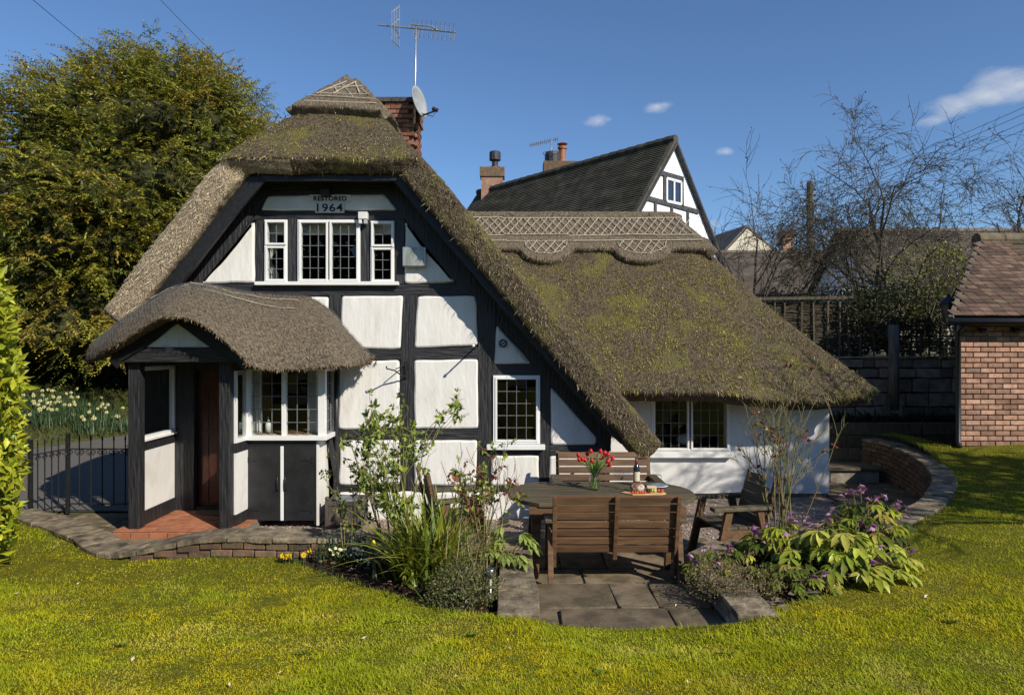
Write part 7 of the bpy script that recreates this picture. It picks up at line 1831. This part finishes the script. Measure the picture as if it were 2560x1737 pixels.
shrub('sedum_mound', 'low reddish brown ground cover at the edge of the right bed', (*bpos(1838, 5.5)[:2], bpos(1838, 5.5)[2] + .07), (.40, .30, .11), 5200, [(.24, .16, .08), (.19, .19, .06), (.30, .21, .11), (.13, .12, .05)], 35, L=(.012, .03), W=.4, cat='plant', stems=10, up=.7, clump=12)
# hellebores: palmate leaves on stalks and nodding pink flowers
def hellebore(name, label, base, nl, spread, hgt, nf, seed, cols, lsize=(.10, .17)):
    r = np.random.RandomState(seed); base = Vector(base); t = thing(name, base, label, 'hellebore'); st, C, D, N, LL, cc = [], [], [], [], [], []
    for k in range(nl):
        a = r.uniform(0, 6.28); q = math.sqrt(r.rand()); e = np.array(base) + np.array([math.cos(a) * spread[0] * q, math.sin(a) * spread[1] * q, hgt * (1.05 - .75 * q * q) * r.uniform(.75, 1.05)])
        s_ = np.array(base) + np.append(r.normal(0, .06, 2), 0); mid_ = s_ * .45 + e * .55 + np.array([0, 0, .10 * hgt]); st.append((np.array([s_, (s_ + mid_) / 2 + np.array([0, 0, .03]), mid_, e]), np.array([.005, .0045, .004, .003])))
        ax = unit(np.array([math.cos(a), math.sin(a) - .35, -.15])); sd = unit(np.cross(ax, [0, 0, 1])); m_ = r.randint(5, 8); ls = r.uniform(*lsize); col_ = np.array(cols[r.randint(len(cols))]) * r.uniform(.75, 1.25)
        for i in range(m_):
            th_ = (i / (m_ - 1) - .5) * 2.9; d = ax * math.cos(th_) + sd * math.sin(th_) + np.array([0, 0, -.28 + r.normal(0, .12)]); C.append(e); D.append(d); N.append(np.array([0, 0, 1]) + r.normal(0, .18, 3)); LL.append(ls * (1 - .25 * abs(th_) / 1.45) * r.uniform(.85, 1.1)); cc.append(col_ * r.uniform(.85, 1.15))
    V, Fq = tube_arrays(st, 5); np_mesh('leaf_stalks', V, Fq, M_stem, t, smooth=True)
    # leaflets with a curved midrib: three cross sections
    C, D, N, LL, cc = map(np.array, (C, D, N, LL, cc)); D = unit(D); S = unit(np.cross(D, N)); U = np.cross(S, D); n = len(C); V = np.empty((n, 8, 3)); Wd = LL * .34
    V[:, 0] = C
    for j, (tt, ww, dr) in enumerate(((.35, .9, .0), (.7, .85, .06))):
        p_ = C + D * (LL * tt)[:, None] - U * (LL * dr)[:, None]; V[:, 1 + 3 * j] = p_ + S * (Wd * ww * .5)[:, None] + U * (Wd * .16)[:, None]; V[:, 2 + 3 * j] = p_; V[:, 3 + 3 * j] = p_ - S * (Wd * ww * .5)[:, None] + U * (Wd * .16)[:, None]
    V[:, 7] = C + D * LL[:, None] - U * (LL * .20)[:, None]; b_ = (np.arange(n) * 8)[:, None]
    T = np.concatenate([b_ + np.array(q) for q in ((0, 1, 2), (0, 2, 3), (1, 4, 5), (1, 5, 2), (2, 5, 6), (2, 6, 3), (4, 7, 5), (5, 7, 6))])
    o = np_mesh('leaves', V.reshape(-1, 3), T, M_gloss_leaf, t, np.repeat(cc, 8, 0)); o['kind'] = 'stuff'
    fst = []
    for k in range(nf):
        a = r.uniform(0, 6.28); q = math.sqrt(r.rand()) * .95; e = np.array(base) + np.array([math.cos(a) * spread[0] * q, math.sin(a) * spread[1] * q - .03, hgt * (1.28 - .55 * q * q) * r.uniform(.85, 1.05)])
        s_ = np.array(base) + np.append(r.normal(0, .05, 2), 0); fst.append((np.array([s_, s_ * .5 + e * .5 + np.array([0, 0, .06]), e + np.array([0, 0, .015]), e]), np.array([.004, .0035, .003, .0025])))
        f = unit(np.array([r.normal(0, .45), -.55 + r.normal(0, .3), -.75])); s1 = unit(np.cross(f, [.3, .1, 1])); u1 = np.cross(s1, f); pc_ = np.array([(.52, .24, .46), (.60, .32, .50), (.42, .16, .36), (.66, .42, .54)])[r.randint(4)]
        D5 = [s1 * math.cos(i * 1.257) + u1 * math.sin(i * 1.257) + f * .75 for i in range(5)]; fl = leaves('flower', [e] * 5, D5, np.tile(-f, (5, 1)), r.uniform(.044, .062), .046, np.tile(pc_, (5, 1)) * r.uniform(.8, 1.15, (5, 1)), M_petal, t, fold=-.12)
    if fst: V, Fq = tube_arrays(fst, 4); np_mesh('flower_stalks', V, Fq, M_stem, t)
    return t
HC = [(.23, .27, .022), (.31, .34, .028), (.14, .18, .018), (.38, .37, .04), (.09, .12, .016), (.28, .22, .04)]
def hp(px, py, Y): x = (px - CX) * Y / F; return (x, Y, soil_z(x, Y) - .02)
hellebore('hellebore_plant', 'pink flowered hellebore at the left corner of the right bed', hp(1810, 0, 5.95), 44, (.32, .26), .24, 8, 3, HC, (.07, .12))
hellebore('hellebore_plant', 'pink hellebore in the middle of the right bed below the rose', hp(1965, 0, 6.2), 60, (.42, .34), .36, 12, 4, HC)
hellebore('hellebore_plant', 'large pale leaved hellebore nearest the lawn in the right bed', hp(2110, 0, 5.85), 84, (.56, .46), .38, 9, 5, [(.30, .34, .03), (.38, .41, .05), (.20, .25, .022), (.44, .42, .07), (.16, .19, .02)], (.13, .20))
hellebore('hellebore_plant', 'hellebore crowded with pink flowers beside the curving wall', hp(2165, 0, 6.55), 44, (.40, .28), .46, 20, 6, HC)
hellebore('hellebore_plant', 'low dark leaved hellebore at the front of the right bed', hp(1985, 0, 5.55), 48, (.34, .24), .20, 3, 8, [(.15, .19, .02), (.22, .25, .025), (.28, .24, .05), (.10, .13, .016)], (.08, .13))
hellebore('hellebore_plant', 'green leaved hellebore drooping over the wall by the table', (-.02, 6.05, .31), 16, (.22, .2), .30, 0, 7, [(.22, .28, .06), (.27, .32, .08)], (.12, .18))
# leaf litter on the soil
def litter(name, label, poly, n, cols, seed, L=(.03, .07)):
    r = np.random.RandomState(seed); a = np.array(poly); x = r.uniform(a[:, 0].min(), a[:, 0].max(), n * 4); y = r.uniform(a[:, 1].min(), a[:, 1].max(), n * 4); ok = in_poly(x, y, poly); x, y = x[ok][:n], y[ok][:n]; n = len(x); z = hz(x, y) + .045
    an = r.uniform(0, 6.28, n); ll = r.uniform(*L, n); o = leaves(name, np.stack([x, y, z], 1), np.stack([np.cos(an), np.sin(an), r.normal(0, .25, n)], 1), np.tile((0, 0, 1), (n, 1)) + r.normal(0, .35, (n, 3)), ll, ll * .5, np.array(cols)[r.randint(0, len(cols), n)] * r.uniform(.7, 1.2, (n, 1)), M_leaf, fold=.2); tag(o, label, 'leaf litter', kind='stuff')
litter('fallen_leaves', 'dry brown fallen leaves scattered on the left flower bed', [(-2.7, 6.78)] + LB + [(-.2, 5.0), (-.2, 6.4)], 130, [(.20, .12, .06), (.13, .08, .045), (.26, .19, .10)], 3)
litter('fallen_leaves', 'withered grey brown leaves along the front of the right bed', [(1.95, 4.95)] + RB[:5] + [(3.2, 5.9), (2.3, 5.6)], 240, [(.26, .20, .14), (.17, .12, .08), (.34, .28, .21)], 4, (.04, .09))

# ------------------------------------------------------------------ lawn grass
r = np.random.RandomState(99)
def grass(n, ymin, ymax, seed):
    r = np.random.RandomState(seed); y = r.uniform(ymin, ymax, n); x = r.uniform(-.80, .80, n) * (y + .6); ok = in_poly(x, y, lawn_poly); return x[ok], y[ok]
parts = [grass(150000, 3.0, 4.4, 1), grass(110000, 4.4, 5.8, 2), grass(80000, 5.8, 8.2, 3), grass(60000, 8.2, 11.6, 4), grass(14000, 1.5, 3.0, 6)]
x = np.concatenate([p[0] for p in parts]); y = np.concatenate([p[1] for p in parts]); n = len(x)
far = np.clip((y - 3.5) / 4, 0, 1)
patch = fbm(x * 1.1 + 3, y * 1.1, 21, 4); patch2 = fbm(x * 3.2, y * 3.2, 55, 3); clump = fbm(x * 9, y * 9, 71, 2)
moss_w = np.clip((patch - .44) * 5, 0, 1)[:, None]; dry = np.clip((patch2 - .55) * 5, 0, 1)[:, None]
green = np.array([.33, .36, .016]); mossy = np.array([.50, .425, .014]); straw = np.array([.56, .47, .10]); deep = np.array([.21, .28, .018])
col = green * (1 - moss_w) + mossy * moss_w; col = np.where(clump[:, None] < .38, col * .55 + deep * .45, col); col = col * (1 - .45 * dry) + straw * .45 * dry
rs = r.rand(n, 1); col = np.where(rs < .03, straw * 1.1, np.where(rs > .95, deep * 1.15, col)) * r.uniform(.82, 1.22, (n, 1)) * 1.2
hgt = (.017 + .020 * r.rand(n)) * (1 - .35 * moss_w[:, 0]) * (.7 + .7 * clump)
tuft = fbm(x * 2.6 + 40, y * 2.6, 91, 3); hgt = hgt * np.clip(.75 + (tuft - .45) * 3.0, .65, 1.7); tall = r.rand(n) < .03; hgt = np.where(tall, hgt * 1.9, hgt)
col = np.where((tuft > .60)[:, None], col * .55 + green * .50, col)
D = np.stack([r.normal(0, .55, n), r.normal(0, .55, n), np.ones(n)], 1)
zg = hz(x, y) + (fbm(x * 1.3, y * 1.3, 3) - .5) * .03 - .002
wd_ = (.0035 + .0025 * r.rand(n)) * (1 + 1.3 * far)
for nm, mk, sg in (('short mossy lawn grass near the viewpoint', y < 5.0, 2), ('short mossy lawn grass around the beds and towards the outbuilding', y >= 5.0, 1)):
    o = blades('grass', np.stack([x, y, zg], 1)[mk], D[mk], (hgt * (1 + .3 * far))[mk], wd_[mk], .5, col[mk], M_grass, seg=sg); tag(o, nm, 'grass', kind='stuff')
# longer grass against the step and the walls
ex, ey = [], []
def along(pts, n, w):
    P = np.array(pts, float); seg_ = np.linalg.norm(np.diff(P, axis=0), axis=1); cum = np.concatenate([[0], np.cumsum(seg_)]); s_ = r.rand(n) * cum[-1]; i = np.clip(np.searchsorted(cum, s_) - 1, 0, len(P) - 2); q = P[i] + (P[i + 1] - P[i]) * ((s_ - cum[i]) / seg_[i])[:, None]; return q[:, 0] + r.normal(0, w, n), q[:, 1] + r.normal(0, w, n)
for pts, n_, w in (([(-.1, 4.9), (.6, 4.9), (1.1, 4.92), (1.9, 4.86)], 900, .025), ([q for q in wl_out[0:5]], 1500, .03), ([q for q in wc_out[4:11]], 1800, .035), (LB, 700, .03), (RB, 900, .03), ([(-3.0, 6.75), (-2.7, 6.78)], 200, .02)):
    q = along(pts, n_, w); ex.append(q[0]); ey.append(q[1] - .03)
x = np.concatenate(ex); y = np.concatenate(ey); n = len(x)
o = blades('edge_grass', np.stack([x, y, hz(x, y) - .01], 1), np.stack([r.normal(0, .3, n), r.normal(0, .3, n), np.ones(n)], 1), r.uniform(.03, .085, n), .005, .5, np.array([(.24, .29, .04), (.32, .34, .05), (.18, .23, .035)])[r.randint(0, 3, n)] * r.uniform(.7, 1.2, (n, 1)), M_grass, seg=3); tag(o, 'longer grass fringing the beds, walls and step', 'grass', kind='stuff')
# pale petals and leaves dropped on the lawn
M_dry = mat('dry_leaf', (.50, .42, .26), (.62, .54, .36), rough=.8, scale=20)
for k, (px, py, s_) in enumerate([(42, 1490, .045), (332, 1657, .05), (910, 1603, .04), (574, 1722, .035), (2315, 1498, .05), (2360, 1355, .04), (1690, 1520, .03), (1275, 1630, .03), (195, 1465, .03), (2045, 1507, .025), (1720, 1715, .035), (490, 1410, .03), (1140, 1700, .02), (700, 1690, .02)]):
    p = on_lawn(px, py); an = (k * 1.7) % 3.1; d = Vector((math.cos(an), math.sin(an), .1)); q = Vector((-d.y, d.x, .25)).normalized(); p = p + Z * .022
    o = MB().add([p - d * s_ * .5, p + q * s_ * .22 + Z * .006, p + d * s_ * .5 + Z * .008, p - q * s_ * .22 + Z * .006, p - Z * .004], [(0, 4, 1), (4, 2, 1), (0, 3, 4), (3, 2, 4)]).build('fallen_petal', M_dry)
    tag(o, 'single pale dry leaf lying on the lawn', 'leaf', 'dry leaves dropped on the lawn')

for k, (px, py) in enumerate([(560, 1500), (1180, 1592), (980, 1560), (1820, 1640), (300, 1620), (2380, 1560), (1500, 1690), (760, 1640)]):
    p = on_lawn(px, py); rw_ = np.random.RandomState(200 + k); n = 16; a = rw_.uniform(0, 6.28, n); t = thing('lawn_weed', (p.x, p.y, p.z), 'small dark green broad leaved weed rosette in the lawn', 'weed', 'weeds dotted in the lawn')
    leaves('leaves', np.tile(tuple(p), (n, 1)) + np.array([0, 0, .012]) + rw_.normal(0, .012, (n, 3)) * (1, 1, .3), np.stack([np.cos(a), np.sin(a), rw_.uniform(.15, .6, n)], 1), np.tile((0, 0, 1), (n, 1)) + rw_.normal(0, .25, (n, 3)), rw_.uniform(.03, .06, n), rw_.uniform(.012, .02, n), np.array((.15, .20, .016)) * rw_.uniform(.8, 1.3, (n, 1)), M_leaf, t, kind='stuff')
